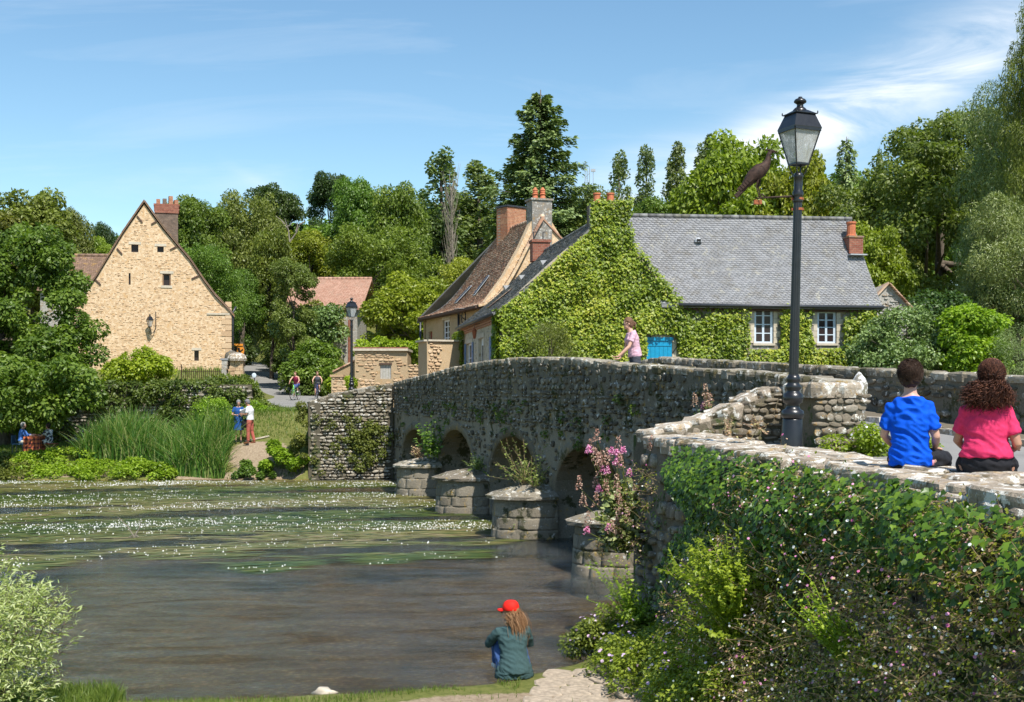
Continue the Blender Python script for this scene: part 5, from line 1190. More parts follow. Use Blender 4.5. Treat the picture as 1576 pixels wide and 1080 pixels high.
    L = course(f_, 12, 21.6, .6, 3.6, .16, (.2, .45), .02, (.03, .09), None, .95, 101); stones_joined('small_stones', f_, L, M['abut'], g)
small_buildings()
# ------------------------------------------------------------------ vegetation
def tmpl(kind):
    if kind == 'leaf':   # folded rhombus
        return np.array([(0, 0, 0), (-.32, .45, .08), (0, 1, 0), (.32, .45, .08)]), np.array([(0, 1, 2), (0, 2, 3)])
    if kind == 'slim':
        return np.array([(0, 0, 0), (-.11, .4, .04), (0, 1, -.05), (.11, .4, .04)]), np.array([(0, 1, 2), (0, 2, 3)])
    if kind == 'ivy':    # lobed leaf
        return np.array([(0, .1, 0), (-.42, 0, .02), (-.48, .42, .06), (-.2, .6, .04), (0, 1, -.06), (.2, .6, .04), (.48, .42, .06), (.42, 0, .02)]), np.array([(0, 2, 1), (0, 3, 2), (0, 4, 3), (0, 5, 4), (0, 6, 5), (0, 7, 6)])
    if kind == 'flower': # five flat petals
        V = [(0, 0, .05)]; Fc = []
        for k in range(6):
            a = k*math.pi/3; V += [(.5*math.cos(a), .5*math.sin(a), 0)]
        for k in range(6): Fc.append((0, 1+k, 1+(k+1) % 6))
        return np.array(V), np.array(Fc)
    if kind == 'bit':    # little upright pyramid
        return np.array([(-.5, -.29, 0), (.5, -.29, 0), (0, .58, 0), (0, 0, .8)]), np.array([(0, 1, 3), (1, 2, 3), (2, 0, 3)])
T = {k: tmpl(k) for k in ('leaf', 'slim', 'ivy', 'flower', 'bit')}
def unit(v): return v/(np.linalg.norm(v, axis=-1, keepdims=True)+1e-9)
def scatter(kind, pos, nrm, size, rnd, along=None, rg=None, spin=True):
    """leaves: template y axis lies along a tangent, z along nrm"""
    rg = rg or RNG; Vt, Ft = T[kind]; n = len(pos); nrm = unit(nrm)
    a = along if along is not None else rg.normal(size=(n, 3)); t = unit(a-nrm*(a*nrm).sum(1, keepdims=True)); b = np.cross(t, nrm)
    size = np.asarray(size).reshape(-1, 1, 1)*np.ones((n, 1, 1))
    V = (b[:, None, :]*Vt[None, :, 0:1]+t[:, None, :]*Vt[None, :, 1:2]+nrm[:, None, :]*Vt[None, :, 2:3])*size+pos[:, None, :]
    k = len(Vt); Fc = (Ft[None]+(np.arange(n)*k)[:, None, None]).reshape(-1, 3)
    return V.reshape(-1, 3), Fc, np.repeat(rnd, k)
def join(parts):
    V = []; Fc = []; r = []; b = 0
    for v, f, q in parts: V.append(v); Fc.append(f+b); r.append(q); b += len(v)
    return np.vstack(V), np.vstack(Fc), np.concatenate(r)
def clumps_to_leaves(cl, n, size, kind='leaf', seed=0, up=.5, flat=.75, droop=.3, rj=.25, cj=.22):
    """cl: list of (x,y,z,r); leaves on the shells of the clumps; rnd = clump tone + leaf jitter"""
    rg = np.random.default_rng(seed); cl = np.array(cl); w = cl[:, 3]**2; idx = rg.choice(len(cl), n, p=w/w.sum())
    d = unit(rg.normal(size=(n, 3))+np.array([0, 0, .25])); rad = cl[idx, 3]*(.55+.5*rg.random(n)**.6)
    pos = cl[idx, :3]+d*rad[:, None]*np.array([1, 1, flat]); tone = rg.random(len(cl))
    nr = unit(d*.8+np.array([0, 0, up])+rg.normal(size=(n, 3))*.55)
    al = d+np.array([0, 0, -droop])+rg.normal(size=(n, 3))*.5
    sz = size*(.65+.7*rg.random(n)); rnd = np.clip(.5+(tone[idx]-.5)*2*cj+(rg.random(n)-.5)*2*rj, 0, 1)
    return scatter(kind, pos, nr, sz, rnd, al, rg)
def lobes_to_clumps(lobes, n, rc, seed, up=.15, inner=.25):
    rg = np.random.default_rng(seed); out = []; w = np.array([l[3]*l[4]*l[5] for l in lobes])**(2/3.); idx = rg.choice(len(lobes), n, p=w/w.sum())
    for i in idx:
        l = lobes[i]; d = rg.normal(size=3)+np.array([0, 0, up]); d /= np.linalg.norm(d)
        k = 1-inner*rg.random()**2; r = rc*(.6+.8*rg.random())
        out.append((l[0]+d[0]*l[3]*k, l[1]+d[1]*l[4]*k, l[2]+d[2]*l[5]*k, r))
    return out
def limbs(mb, base, h, r0, targets, rg, n=7):
    top = np.array(base)+np.array([0, 0, h*.55]); pts = [np.array(base)+np.array([rg.normal()*.04*h*t, rg.normal()*.04*h*t, h*.75*t]) for t in np.linspace(0, 1, 6)]
    mb.tube(pts, [r0*(1.25 if i == 0 else 1-.16*i) for i in range(6)], n)
    for t in targets:
        k = rg.integers(1, 5); p = pts[k]; q = np.array(t); m = (p+q)/2+np.array([rg.normal()*.3, rg.normal()*.3, -.04*h])
        mb.tube([p, m, q], [r0*.42, r0*.26, r0*.08], 5, False)
ARCH = {}
def make_arch(key, fn):
    ARCH[key] = fn
def arch_broad(seed, n=32000, size=.25, W=9, H=13, nl=11, rc=.85, ncl=170, kind='leaf', bare=.2, spread=.34, inner=.3):
    rg = np.random.default_rng(seed); lobes = []
    lobes.append((0, 0, H*.62, W*.34, W*.34, H*.33))
    for i in range(nl):
        a = 2*math.pi*i/nl+rg.normal()*.3; z = H*(bare+.12+.58*rg.random()); rr = W*spread*math.sqrt(max(.1, 1-((z/H-.5)/.55)**2))*(.75+.4*rg.random())
        q = W*(.13+.09*rg.random()); lobes.append((rr*math.cos(a), rr*math.sin(a), z, q, q, q*.85))
    for i in range(3): q = W*.13; lobes.append((rg.normal()*W*.14, rg.normal()*W*.14, H*(.84+.06*rg.random()), q, q, q))
    cl = lobes_to_clumps(lobes, ncl, rc, seed+1, .25, inner)
    V, Fc, r = clumps_to_leaves(cl, n, size, kind, seed+2)
    mb = MB(); limbs(mb, (0, 0, 0), H, W*.035, [l[:3] for l in lobes[1:8]], rg)
    return (V, Fc, r), mb, (V[:, 0].max()-V[:, 0].min(), V[:, 2].max())
def arch_poplar(seed, n=13000, size=.26, W=3.0, H=16):
    rg = np.random.default_rng(seed); cl = []
    for i in range(85):
        z = H*(.08+.9*rg.random()); t = z/H; w = W*.5*(math.sin(math.pi*min(1, t**.75*.93+.05))**.6)*(.55+.5*rg.random()); a = rg.random()*6.28
        cl.append((w*math.cos(a)*.75, w*math.sin(a)*.75, z, .55*(1.25-.65*t)))
    V, Fc, r = clumps_to_leaves(cl, n, size, 'leaf', seed+2, up=.2, flat=1.6)
    mb = MB(); mb.tube([(0, 0, 0), (.1, 0, H*.5), (0, .1, H*.93)], [.28, .18, .04], 7)
    return (V, Fc, r), mb, (V[:, 0].max()-V[:, 0].min(), V[:, 2].max())
def arch_conifer(seed, n=44000, size=.30, W=10, H=20):
    rg = np.random.default_rng(seed); P = []; NR = []; AL = []; RN = []; tip = []
    mb = MB(); mb.tube([(0, 0, 0), (.1, 0, H*.5), (0, 0, H)], [.38, .24, .03], 8)
    nb = 125
    for i in range(nb):
        t = (i/nb)**.9; z = H*(.12+.87*t); a = i*2.4+rg.normal()*.3; L = W*.66*(1-t)**.72*(.55+.6*rg.random())+.35
        d = np.array([math.cos(a), math.sin(a), .18+.25*t]); d /= np.linalg.norm(d); m = int(n/nb*(.35+1.3*(1-t))); u = rg.random(m)**.6
        side = np.cross(d, [0, 0, 1]); off = rg.normal(size=m)*.20*L*(1.15-u)
        p = np.array([0, 0, z])+d*(u*L)[:, None]+side*off[:, None]; p[:, 2] -= .55*(u**2)*L*.35+np.abs(rg.normal(size=m))*.45*(1-.3*t)
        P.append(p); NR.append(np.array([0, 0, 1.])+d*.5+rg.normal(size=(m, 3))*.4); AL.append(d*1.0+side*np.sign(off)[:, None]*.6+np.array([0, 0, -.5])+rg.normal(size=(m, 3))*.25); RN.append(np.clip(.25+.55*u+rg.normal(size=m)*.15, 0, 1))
        mb.tube([(0, 0, z), tuple(np.array([0, 0, z])+d*L*.8-np.array([0, 0, .15*L]))], [.07*(1-t)+.02, .01], 4, False)
    P, NR, AL, RN = map(np.concatenate, (P, NR, AL, RN))
    V, Fc, r = scatter('leaf', P, NR, size*(.6+.8*rg.random(len(P))), RN, AL, rg)
    return (V, Fc, r), mb, (W*.95, H)
_tm = {}
def tree_meshes(key, mat):
    if key not in _tm: _tm[key] = ARCH[key]()
    (V, Fc, r), mb, dims = _tm[key]; k2 = (key, mat.name)
    if k2 not in _tm: _tm[k2] = (np_mesh('crown', V, Fc, [mat], False, r), np_mesh('trunk', np.array([tuple(v) for v in mb.V]), mb.F, [M['bark']], True, mb.r))
    return _tm[k2]+(dims,)
make_arch('a1', lambda: arch_broad(1)); make_arch('a2', lambda: arch_broad(2, W=8, H=13, nl=13, rc=.75, ncl=190)); make_arch('a3', lambda: arch_broad(3, n=30000, W=11, H=14, nl=16, rc=.85, ncl=210, size=.25))
make_arch('maple', lambda: arch_broad(4, n=34000, size=.34, W=11, H=13, nl=16, rc=.8, ncl=210, bare=.1, inner=.2))
make_arch('big', lambda: arch_broad(24, n=62000, size=.19, W=11, H=12, nl=18, rc=.62, ncl=330, bare=.1, inner=.2))
make_arch('dark', lambda: arch_broad(5, n=24000, size=.24, W=7, H=14, nl=9, rc=.7, ncl=90, spread=.36, inner=.1))
make_arch('silver', lambda: arch_broad(6, n=62000, size=.26, W=11, H=14, nl=16, rc=.95, ncl=190, kind='slim'))
make_arch('silver2', lambda: arch_broad(16, n=46000, size=.26, W=9, H=15, nl=14, rc=.9, ncl=130, kind='slim', inner=.1))
make_arch('p1', lambda: arch_poplar(7)); make_arch('p2', lambda: arch_poplar(8, W=3.6)); make_arch('con', lambda: arch_conifer(9)); make_arch('con2', lambda: arch_conifer(19, n=9000, W=6, H=13))
def tree(name, key, mat, x, ytop, Y, wpx, label, cat='tree', rz=0, base=None, group=None, cz=1):
    X = (x-788)*Y/F; zb = Hs(X, Y) if base is None else base; zt = EYE+(600-ytop)*Y/F
    cm, tm, (w, h) = tree_meshes(key, M[mat]); sx = wpx*Y/F/w; sz = (zt-zb)/h
    t = empty(name, (X, Y, zb), label, cat, group, rz=rz)
    for nm, me in (('trunk', tm), ('crown', cm)):
        o = bpy.data.objects.new(nm, me); COL.objects.link(o); o.parent = t; o.scale = (sx, sx, sz)
    return t
# columns: name, archetype, leaf, px x, px top, distance, px width, rotation, label
TREES = [
 ('deciduous_tree', 'maple', 'lf_olive', 48, 283, 88, 200, 0.3, 'big rounded tree against the sky at the far left behind the brown tiled roof'),
 ('deciduous_tree', 'a1', 'lf_olive', -55, 300, 84, 190, 1.1, 'tree cut by the left edge of the frame, left of the big rounded one'),
 ('deciduous_tree', 'a2', 'lf_olive', 112, 318, 92, 64, 2.3, 'shoulder-shaped tree leaning on the right of the big rounded far left tree'),
 ('deciduous_tree', 'a2', 'lf_dark', 160, 340, 112, 44, 2.0, 'small dark round treetop between the far left tree and the golden gable'),
 ('deciduous_tree', 'a1', 'lf_yel', 148, 362, 100, 80, 4.1, 'low yellow-green tree just above the brown roof left of the golden gable'),
 ('deciduous_tree', 'a1', 'lf_mid', 292, 297, 96, 120, .9, 'bright green tree rising right behind the chimney of the golden gable house'),
 ('deciduous_tree', 'a3', 'lf_mid', 318, 372, 84, 110, 5.9, 'green bushy tree filling the space at the right roof edge of the golden gable house'),
 ('deciduous_tree', 'a3', 'lf_olive', 372, 290, 104, 130, 2.2, 'olive tree with a brownish top, second behind the golden gable house'),
 ('deciduous_tree', 'dark', 'lf_dark', 430, 283, 112, 84, 1.4, 'airy dark tree with gaps beside the vapour trail'),
 ('deciduous_tree', 'dark', 'lf_dark', 504, 266, 122, 72, 3.1, 'dark open-branched oak standing alone against the sky left of the feathery green tree'),
 ('deciduous_tree', 'a1', 'lf_yel', 478, 352, 103, 110, 3.3, 'light green tree above the barn under the dark oak'),
 ('deciduous_tree', 'a2', 'lf_mid', 555, 268, 104, 110, .2, 'tall feathery green tree, left half of the big pair above the barn'),
 ('deciduous_tree', 'a2', 'lf_mid', 612, 280, 100, 110, 2.7, 'tall feathery green tree, right half of the big pair above the barn'),
 ('deciduous_tree', 'a3', 'lf_mid', 585, 340, 95, 170, 5.2, 'broad green tree standing in front of the feathery pair, behind the barn'),
 ('poplar_tree', 'p1', 'lf_poplar', 678, 224, 108, 92, 0, 'tallest left poplar next to a dead grey poplar'),
 ('poplar_tree', 'p2', 'lf_poplar', 738, 245, 112, 112, 1.2, 'wide poplar between the dead grey poplar and the dark conifer'),
 ('poplar_tree', 'p2', 'lf_poplar', 652, 290, 116, 64, 2.2, 'short poplar hidden left of the tallest left poplar'),
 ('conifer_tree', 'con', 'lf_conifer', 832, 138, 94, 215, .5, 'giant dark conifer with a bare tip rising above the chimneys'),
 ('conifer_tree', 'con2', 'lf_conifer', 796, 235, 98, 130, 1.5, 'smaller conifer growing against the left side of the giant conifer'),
 ('poplar_tree', 'p1', 'lf_poplar', 953, 229, 128, 56, .6, 'slim poplar, first right of the thin radio mast'),
 ('poplar_tree', 'p1', 'lf_poplar', 996, 220, 128, 56, 1.9, 'slim poplar, second right of the thin radio mast'),
 ('poplar_tree', 'p2', 'lf_poplar', 1042, 217, 126, 66, 2.8, 'poplar, third right of the thin radio mast with a side shoot'),
 ('poplar_tree', 'p2', 'lf_poplar', 1089, 205, 122, 78, 4.0, 'broad twin-topped poplar just left of the iron bird'),
 ('deciduous_tree', 'maple', 'lf_yel', 1145, 192, 84, 230, 2.0, 'yellow-green maple behind the iron bird sculpture'),
 ('deciduous_tree', 'maple', 'lf_yel', 1235, 215, 80, 170, .7, 'yellow-green maple directly behind the large street lantern'),
 ('deciduous_tree', 'maple', 'lf_yel', 1345, 335, 66, 150, 1.7, 'low yellow-green maple beside the right end of the slate roof'),
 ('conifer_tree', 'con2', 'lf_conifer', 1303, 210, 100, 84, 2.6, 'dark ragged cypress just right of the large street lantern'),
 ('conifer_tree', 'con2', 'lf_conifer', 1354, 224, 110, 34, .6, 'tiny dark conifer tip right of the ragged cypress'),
 ('deciduous_tree', 'big', 'lf_olive', 1460, 158, 74, 340, 3.9, 'massive olive-green maple on the slope right of the slate cottage'),
 ('deciduous_tree', 'maple', 'lf_olive', 1368, 262, 78, 180, 5.0, 'lower left shoulder tree of the massive olive-green maple'),
 ('willow_tree', 'silver', 'lf_silver', 1560, 108, 64, 190, 1.0, 'tall silvery willow at the right filling the slope above the bushes'),
 ('willow_tree', 'silver', 'lf_silver', 1570, 290, 55, 210, 4.4, 'nearer silvery willow at the right edge with a forked trunk'),
 ('willow_tree', 'silver2', 'lf_mid', 1612, -25, 60, 150, 2.0, 'highest willow top at the upper right corner of the picture'),
 ('deciduous_tree', 'maple', 'lf_yel', 640, 415, 74, 175, 2.5, 'round yellow-green maple between the barn and the brown-roofed house'),
 ('deciduous_tree', 'a2', 'lf_mid', 418, 350, 92, 86, 3.0, 'leafy tree bending over the shady lane right of the golden gable'),
 ('deciduous_tree', 'dark', 'lf_olive', 455, 395, 82, 70, 1.0, 'slender tree with visible stems in front of the left end of the barn'),
 ('deciduous_tree', 'a3', 'lf_mid', 362, 410, 90, 90, 4.0, 'dark green tree mass left of the lane behind the golden house corner'),
 ('deciduous_tree', 'a1', 'lf_yel', 712, 392, 82, 100, .1, 'light green tree hugging the left edge of the brown tiled roof'),
 ('deciduous_tree', 'a3', 'lf_mid', 905, 282, 104, 130, 2.9, 'green treetop behind the creeper-covered chimney under the radio mast'),
 ('deciduous_tree', 'a1', 'lf_mid', 1010, 300, 112, 130, 1.6, 'low green treetops seen above the left part of the slate ridge'),
 ('deciduous_tree', 'a2', 'lf_olive', 725, 300, 118, 110, 1.6, 'green tree behind the wide poplar left of the giant conifer'),
]
for (nm, key, mat, x, yt, Y, w, rz, lab) in TREES: tree(nm, key, mat, x, yt, Y, w*(1.16 if nm == 'deciduous_tree' else 1), lab, rz=rz)
# far woodland on the hill: one mass
def woodland():
    rg = np.random.default_rng(77); V0, F0, r0 = ARCH['a1']() [0] if False else _tm['a1'][0]
    sel = rg.choice(len(F0)//2, 5200, replace=False); Fq = F0.reshape(-1, 2, 3)[sel]; parts = []
    V4 = V0.reshape(-1, 4, 3)[sel]; r4 = r0.reshape(-1, 4)[sel]; ctr = V4[:, :1, :]; V4 = ctr+(V4-ctr)*1.9
    Fl = (np.array([(0, 1, 2), (0, 2, 3)])[None]+(np.arange(len(sel))*4)[:, None, None]).reshape(-1, 3)
    k = 0
    for x in range(-360, 1980, 62):
        for row, Y in enumerate((118, 136)):
            xx = x+rg.normal()*14+row*30; X = (xx-788)*Y/F; yt = np.interp(xx, [-400, 100, 200, 260, 480, 560, 640, 880, 1120, 1300, 1600, 2000], [350, 372, 372, 335, 345, 330, 330, 318, 320, 270, 230, 200])+rg.normal()*9
            zb = Hs(X, Y); zt = EYE+(600-yt)*Y/F; sz = max((zt-zb)/13.5, .3); a = rg.random()*6.28; c, s = math.cos(a), math.sin(a); sx = .95+.2*rg.random()
            V = V4.reshape(-1, 3)@np.array([[c*sx, s*sx, 0], [-s*sx, c*sx, 0], [0, 0, sz]])+np.array([X, Y, zb]); parts.append((V, Fl, np.clip(r4.ravel()+(rg.random()-.5)*.4, 0, 1)))
    V, Fc, r = join(parts); o = link('woodland', np_mesh('woodland', V, Fc, [M['lf_mid']], False, r), loc=(0, 120, 10)); tag(o, 'dense green wood on the hill behind the village', 'woodland', kind='stuff')
woodland()
# dead grey poplar and bare branches
def dead_tree():
    Y = 104; b = px(694, 430, Y); b.z = Hs(b.x, Y); t = empty('dead_tree', b, 'dead grey poplar with bare upright twigs beside the tallest left poplar', 'tree'); rg = np.random.default_rng(3)
    mb = MB(); H = EYE+(600-280)/F*Y-b.z; mb.tube([b, b+Vector((.2, 0, H*.5)), b+Vector((0, 0, H*.97))], [.16, .1, .03], 6); mb.obj('trunk', [M['deadwood']], t)
    mb = MB()
    for k in range(120):
        z = H*(.2+.75*rg.random()); a = rg.random()*6.28; L = 1.0+2.2*rg.random(); p = b+Vector((0, 0, z)); q = p+Vector((math.cos(a)*L*.28, math.sin(a)*L*.28, L)); mb.tube([p, (p+q)/2+Vector((math.cos(a)*.12, 0, -.1)), q], [.03, .022, .01], 3, False)
    o = mb.obj('twigs', [M['deadwood']], t); o['kind'] = 'stuff'
    Y = 90; b = px(448, 375, Y); t = empty('dead_branch', b, 'bleached bare branches sticking out of the trees left of the dark oak', 'branch'); mb = MB()
    for (x0, y0, x1, y1) in ((446, 372, 438, 336), (438, 345, 424, 332), (446, 372, 462, 344), (455, 356, 457, 340), (462, 345, 470, 338), (440, 350, 450, 342)): mb.tube([px(x0, y0, Y), px((x0+x1)/2+2, (y0+y1)/2, Y), px(x1, y1, Y)], [.06, .04, .015], 5)
    mb.obj('branch', [M['deadwood']], t)
dead_tree()
def mast():
    Y = 135; b = px(904, 330, Y); b.z = Hs(b.x, Y); t = empty('radio_mast', b, 'thin lattice radio mast above the treetops right of the giant conifer', 'mast'); mb = MB(); zt = EYE+(600-249)/F*Y
    for dx, dy in ((-.25, 0), (.25, 0), (0, .4)): mb.tube([b+Vector((dx, dy, 0)), Vector((b.x+dx, b.y+dy, zt-(.0 if dx < 0 else .6)))], .035, 4)
    z = b.z+10
    while z < zt-1: mb.tube([Vector((b.x-.25, b.y, z)), Vector((b.x+.25, b.y, z+.5))], .025, 3); mb.tube([Vector((b.x+.25, b.y, z+.5)), Vector((b.x-.25, b.y, z+1))], .025, 3); z += 1
    mb.obj('lattice', [M['zinc']], t); c = px(913, 262, Y); mb = MB(); mb.tube([Vector((c.x, c.y, b.z)), c], .03, 4); mb.box(c, (.5, .2, .3)); mb.obj('antenna', [M['zinc']], t)
mast()

# ---- bushes: leaf shells over ellipsoid lobes, each its own thing
def bush(name, label, lobes, n, size, mat, kind='leaf', seed=0, cat='bush', rc=.35, ncl=40, loc=None, parent=None, pname='foliage', up=.5, stems=True, inner=.35, rj=.3):
    lobes = [tuple(l) for l in lobes]; c = loc or (lobes[0][0], lobes[0][1], lobes[0][2]-lobes[0][5]); t = empty(name, c, label, cat)
    cl = lobes_to_clumps(lobes, ncl, rc, seed, .3, inner); V, Fc, r = clumps_to_leaves(cl, n, size, kind, seed+1, up=up, rj=rj)
    o = link(pname, np_mesh(pname, V, Fc, [M[mat]], False, r), t)
    if stems:
        mb = MB(); rr = random.Random(seed); b = Vector(c)
        for l in lobes:
            for k in range(3): mb.tube([b+Vector((rr.uniform(-.1, .1), rr.uniform(-.1, .1), 0)), Vector(l[:3])+Vector((rr.uniform(-.5, .5)*l[3], rr.uniform(-.5, .5)*l[4], rr.uniform(-.2, .6)*l[5]))], [.05, .012], 4, False)
        mb.obj('stems', [M['bark']], t)
    return t
def lobe_px(x, y, Y, wpx, hpx, dep=None):
    p = px(x, y, Y); k = Y/F; return (p.x, p.y, p.z, wpx*k/2, (dep or wpx*k*.8)/2, hpx*k/2)
bush('round_bush', 'rounded light green bush in front of the golden stone gable', [lobe_px(212, 572, 58.5, 92, 62), lobe_px(190, 582, 58.3, 56, 40), lobe_px(240, 578, 58.3, 50, 46)], 9000, .17, 'lf_bright', seed=3, rc=.4, ncl=60)
# big near tree on the left bank with hanging skirts, the nearest ones added to shade the picnic
def bank_tree():
    Y = 53; t = empty('bank_tree', (px(8, 700, Y+1).x, Y+1, .8), 'large dark green tree overhanging the picnic at the left edge of the river', 'tree'); rg = np.random.default_rng(5)
    L = [lobe_px(x, y, Y+dy, w, h) for x, y, w, h, dy in ((30, 470, 190, 220, 1), (60, 420, 110, 120, 0), (20, 395, 90, 90, 1), (100, 500, 80, 110, -.5), (75, 560, 120, 120, -1), (120, 545, 50, 60, -.8), (128, 500, 44, 36, -.6), (30, 600, 130, 90, -1.5), (95, 610, 80, 60, -1), (-40, 520, 160, 260, 0), (10, 540, 120, 140, -2), (110, 455, 40, 60, 0), (40, 640, 110, 30, -1.2), (85, 575, 90, 60, -2), (55, 592, 140, 70, -5.5), (110, 600, 80, 50, -4.5), (20, 600, 120, 70, -6.5))]
    cl = lobes_to_clumps(L, 330, .48, 6, .3, .25); V, Fc, r = clumps_to_leaves(cl, 76000, .18, 'leaf', 8, cj=.3)
    o = link('crown', np_mesh('crown', V, Fc, [M['lf_mid']], False, r), t); mb = MB(); limbs(mb, t.location, 11, .32, [l[:3] for l in L[:9]], rg); mb.obj('trunk', [M['bark']], t, smooth=True)
bank_tree()
# ivy hedge hanging over the garden wall
hl = []
for x in range(-40, 372, 26):
    yt = np.interp(x, [-40, 60, 130, 200, 300, 372], [600, 590, 592, 588, 590, 588]); yb = np.interp(x, [-40, 130, 170, 205, 245, 300, 372], [690, 690, 660, 628, 660, 680, 660]); hl.append(lobe_px(x, (yt+yb)/2, 56.2, 44, yb-yt, 1.4))
bush('ivy_hedge', 'long dark ivy hedge draped over the old garden wall behind the reeds', hl, 60000, .15, 'lf_hedge', seed=21, rc=.34, ncl=320, loc=(-18, 56.3, 1.2), cat='hedge', stems=False)
bush('box_hedge', 'squarish clipped green hedge beside the standing couple', [lobe_px(x, y, 51.5+d, 20, 34, .9) for x in (308, 322, 338, 347) for y, d in ((634, 0), (655, -.1))], 9000, .085, 'lf_bright', seed=22, rc=.22, ncl=90, stems=False, inner=.1)
bush('lane_bush', 'leafy green plants at the lane edge right of the gate pillars', [lobe_px(355, 600, 57.5, 60, 40), lobe_px(378, 608, 56.5, 40, 40), lobe_px(395, 632, 55.5, 46, 30), lobe_px(424, 645, 54.5, 38, 18), lobe_px(370, 590, 58, 30, 20)], 11000, .13, 'lf_mid', seed=23, rc=.26, ncl=90, stems=False)
bush('bank_bush', 'dense light green plants behind the man in red trousers', [lobe_px(400, 640, 52.5, 50, 34), lobe_px(415, 655, 51.6, 40, 20), lobe_px(390, 655, 51.8, 30, 24)], 7000, .11, 'lf_bright', seed=24, rc=.2, ncl=60, stems=False)
bush('roadside_bush', 'dark rounded shrub right of the lane behind the left cyclist', [lobe_px(487, 560, 79, 64, 56), lobe_px(465, 572, 78, 46, 44), lobe_px(505, 575, 78, 36, 40)], 11000, .2, 'lf_mid', seed=25, rc=.5, ncl=60)
bush('roadside_bush', 'silvery wild shrub in front of the barn wall', [lobe_px(478, 515, 85, 60, 70), lobe_px(500, 500, 85, 60, 50), lobe_px(450, 520, 85, 56, 60)], 10000, .22, 'lf_silver', seed=26, rc=.6, ncl=60)
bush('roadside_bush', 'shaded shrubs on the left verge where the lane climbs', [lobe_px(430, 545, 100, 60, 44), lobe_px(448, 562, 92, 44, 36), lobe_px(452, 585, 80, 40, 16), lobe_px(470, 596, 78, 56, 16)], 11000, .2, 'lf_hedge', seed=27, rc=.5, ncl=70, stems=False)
bush('roadside_bush', 'climbing plants around the squat pillar next to the right cyclist', [lobe_px(512, 590, 62.5, 8, 20, .8), lobe_px(536, 592, 61.8, 22, 20), lobe_px(530, 600, 61.5, 16, 12)], 3500, .14, 'lf_bright', seed=28, rc=.2, ncl=30, stems=False)
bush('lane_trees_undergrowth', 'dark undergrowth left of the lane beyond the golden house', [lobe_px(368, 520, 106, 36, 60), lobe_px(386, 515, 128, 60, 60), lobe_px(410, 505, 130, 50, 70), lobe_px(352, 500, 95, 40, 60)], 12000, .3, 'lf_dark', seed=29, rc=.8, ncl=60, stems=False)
bush('garden_plants', 'sunlit yellow-green plants on top of the terrace behind the outbuilding', [lobe_px(x, 536, 66, 26, 22) for x in (560, 585, 612, 632, 650)], 4500, .16, 'lf_bright', seed=30, rc=.3, ncl=40, stems=False)
bush('barn_creeper', 'wild creeper on the barn wall left of the lamp post', [lobe_px(498, 478, 86.8, 70, 24, .8), lobe_px(470, 500, 86.5, 40, 50, .8), lobe_px(522, 505, 86.8, 16, 40, .6)], 5000, .18, 'lf_olive', seed=31, rc=.35, ncl=40, stems=False)
bush('holly_bush', 'dusty green variegated shrub right of the slate cottage', [lobe_px(1395, 520, 44.5, 110, 80), lobe_px(1350, 540, 44, 70, 60), lobe_px(1430, 535, 44.5, 50, 60), lobe_px(1385, 560, 43.5, 120, 50)], 20000, .11, 'lf_silver', seed=32, rc=.35, ncl=110)
bush('laurel_bush', 'bright yellow-green shrub left of the curly-haired woman', [lobe_px(1490, 505, 43.5, 70, 60), lobe_px(1520, 500, 44, 60, 40), lobe_px(1485, 545, 43, 60, 70), lobe_px(1530, 550, 43.2, 50, 50)], 13000, .14, 'lf_bright', seed=33, rc=.34, ncl=80)
bush('grey_bush', 'pale grey-green bush at the right edge behind the curly-haired woman', [lobe_px(1565, 530, 42, 70, 50), lobe_px(1580, 555, 41.5, 80, 50)], 11000, .07, 'lf_silver', seed=34, rc=.3, ncl=60, kind='slim')
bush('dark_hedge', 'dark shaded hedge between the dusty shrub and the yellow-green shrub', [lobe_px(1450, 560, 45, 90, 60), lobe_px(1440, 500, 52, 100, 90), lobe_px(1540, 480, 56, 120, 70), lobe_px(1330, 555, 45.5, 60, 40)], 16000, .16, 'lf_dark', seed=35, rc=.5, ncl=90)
bush('cottage_shrub', 'feathery pale shrub growing in front of the creeper at the left of the gable', [lobe_px(845, 530, 43.6, 60, 70, 1.2), lobe_px(870, 545, 43.4, 50, 40, 1.2)], 7000, .09, 'lf_olive', seed=36, rc=.3, ncl=60, kind='slim')
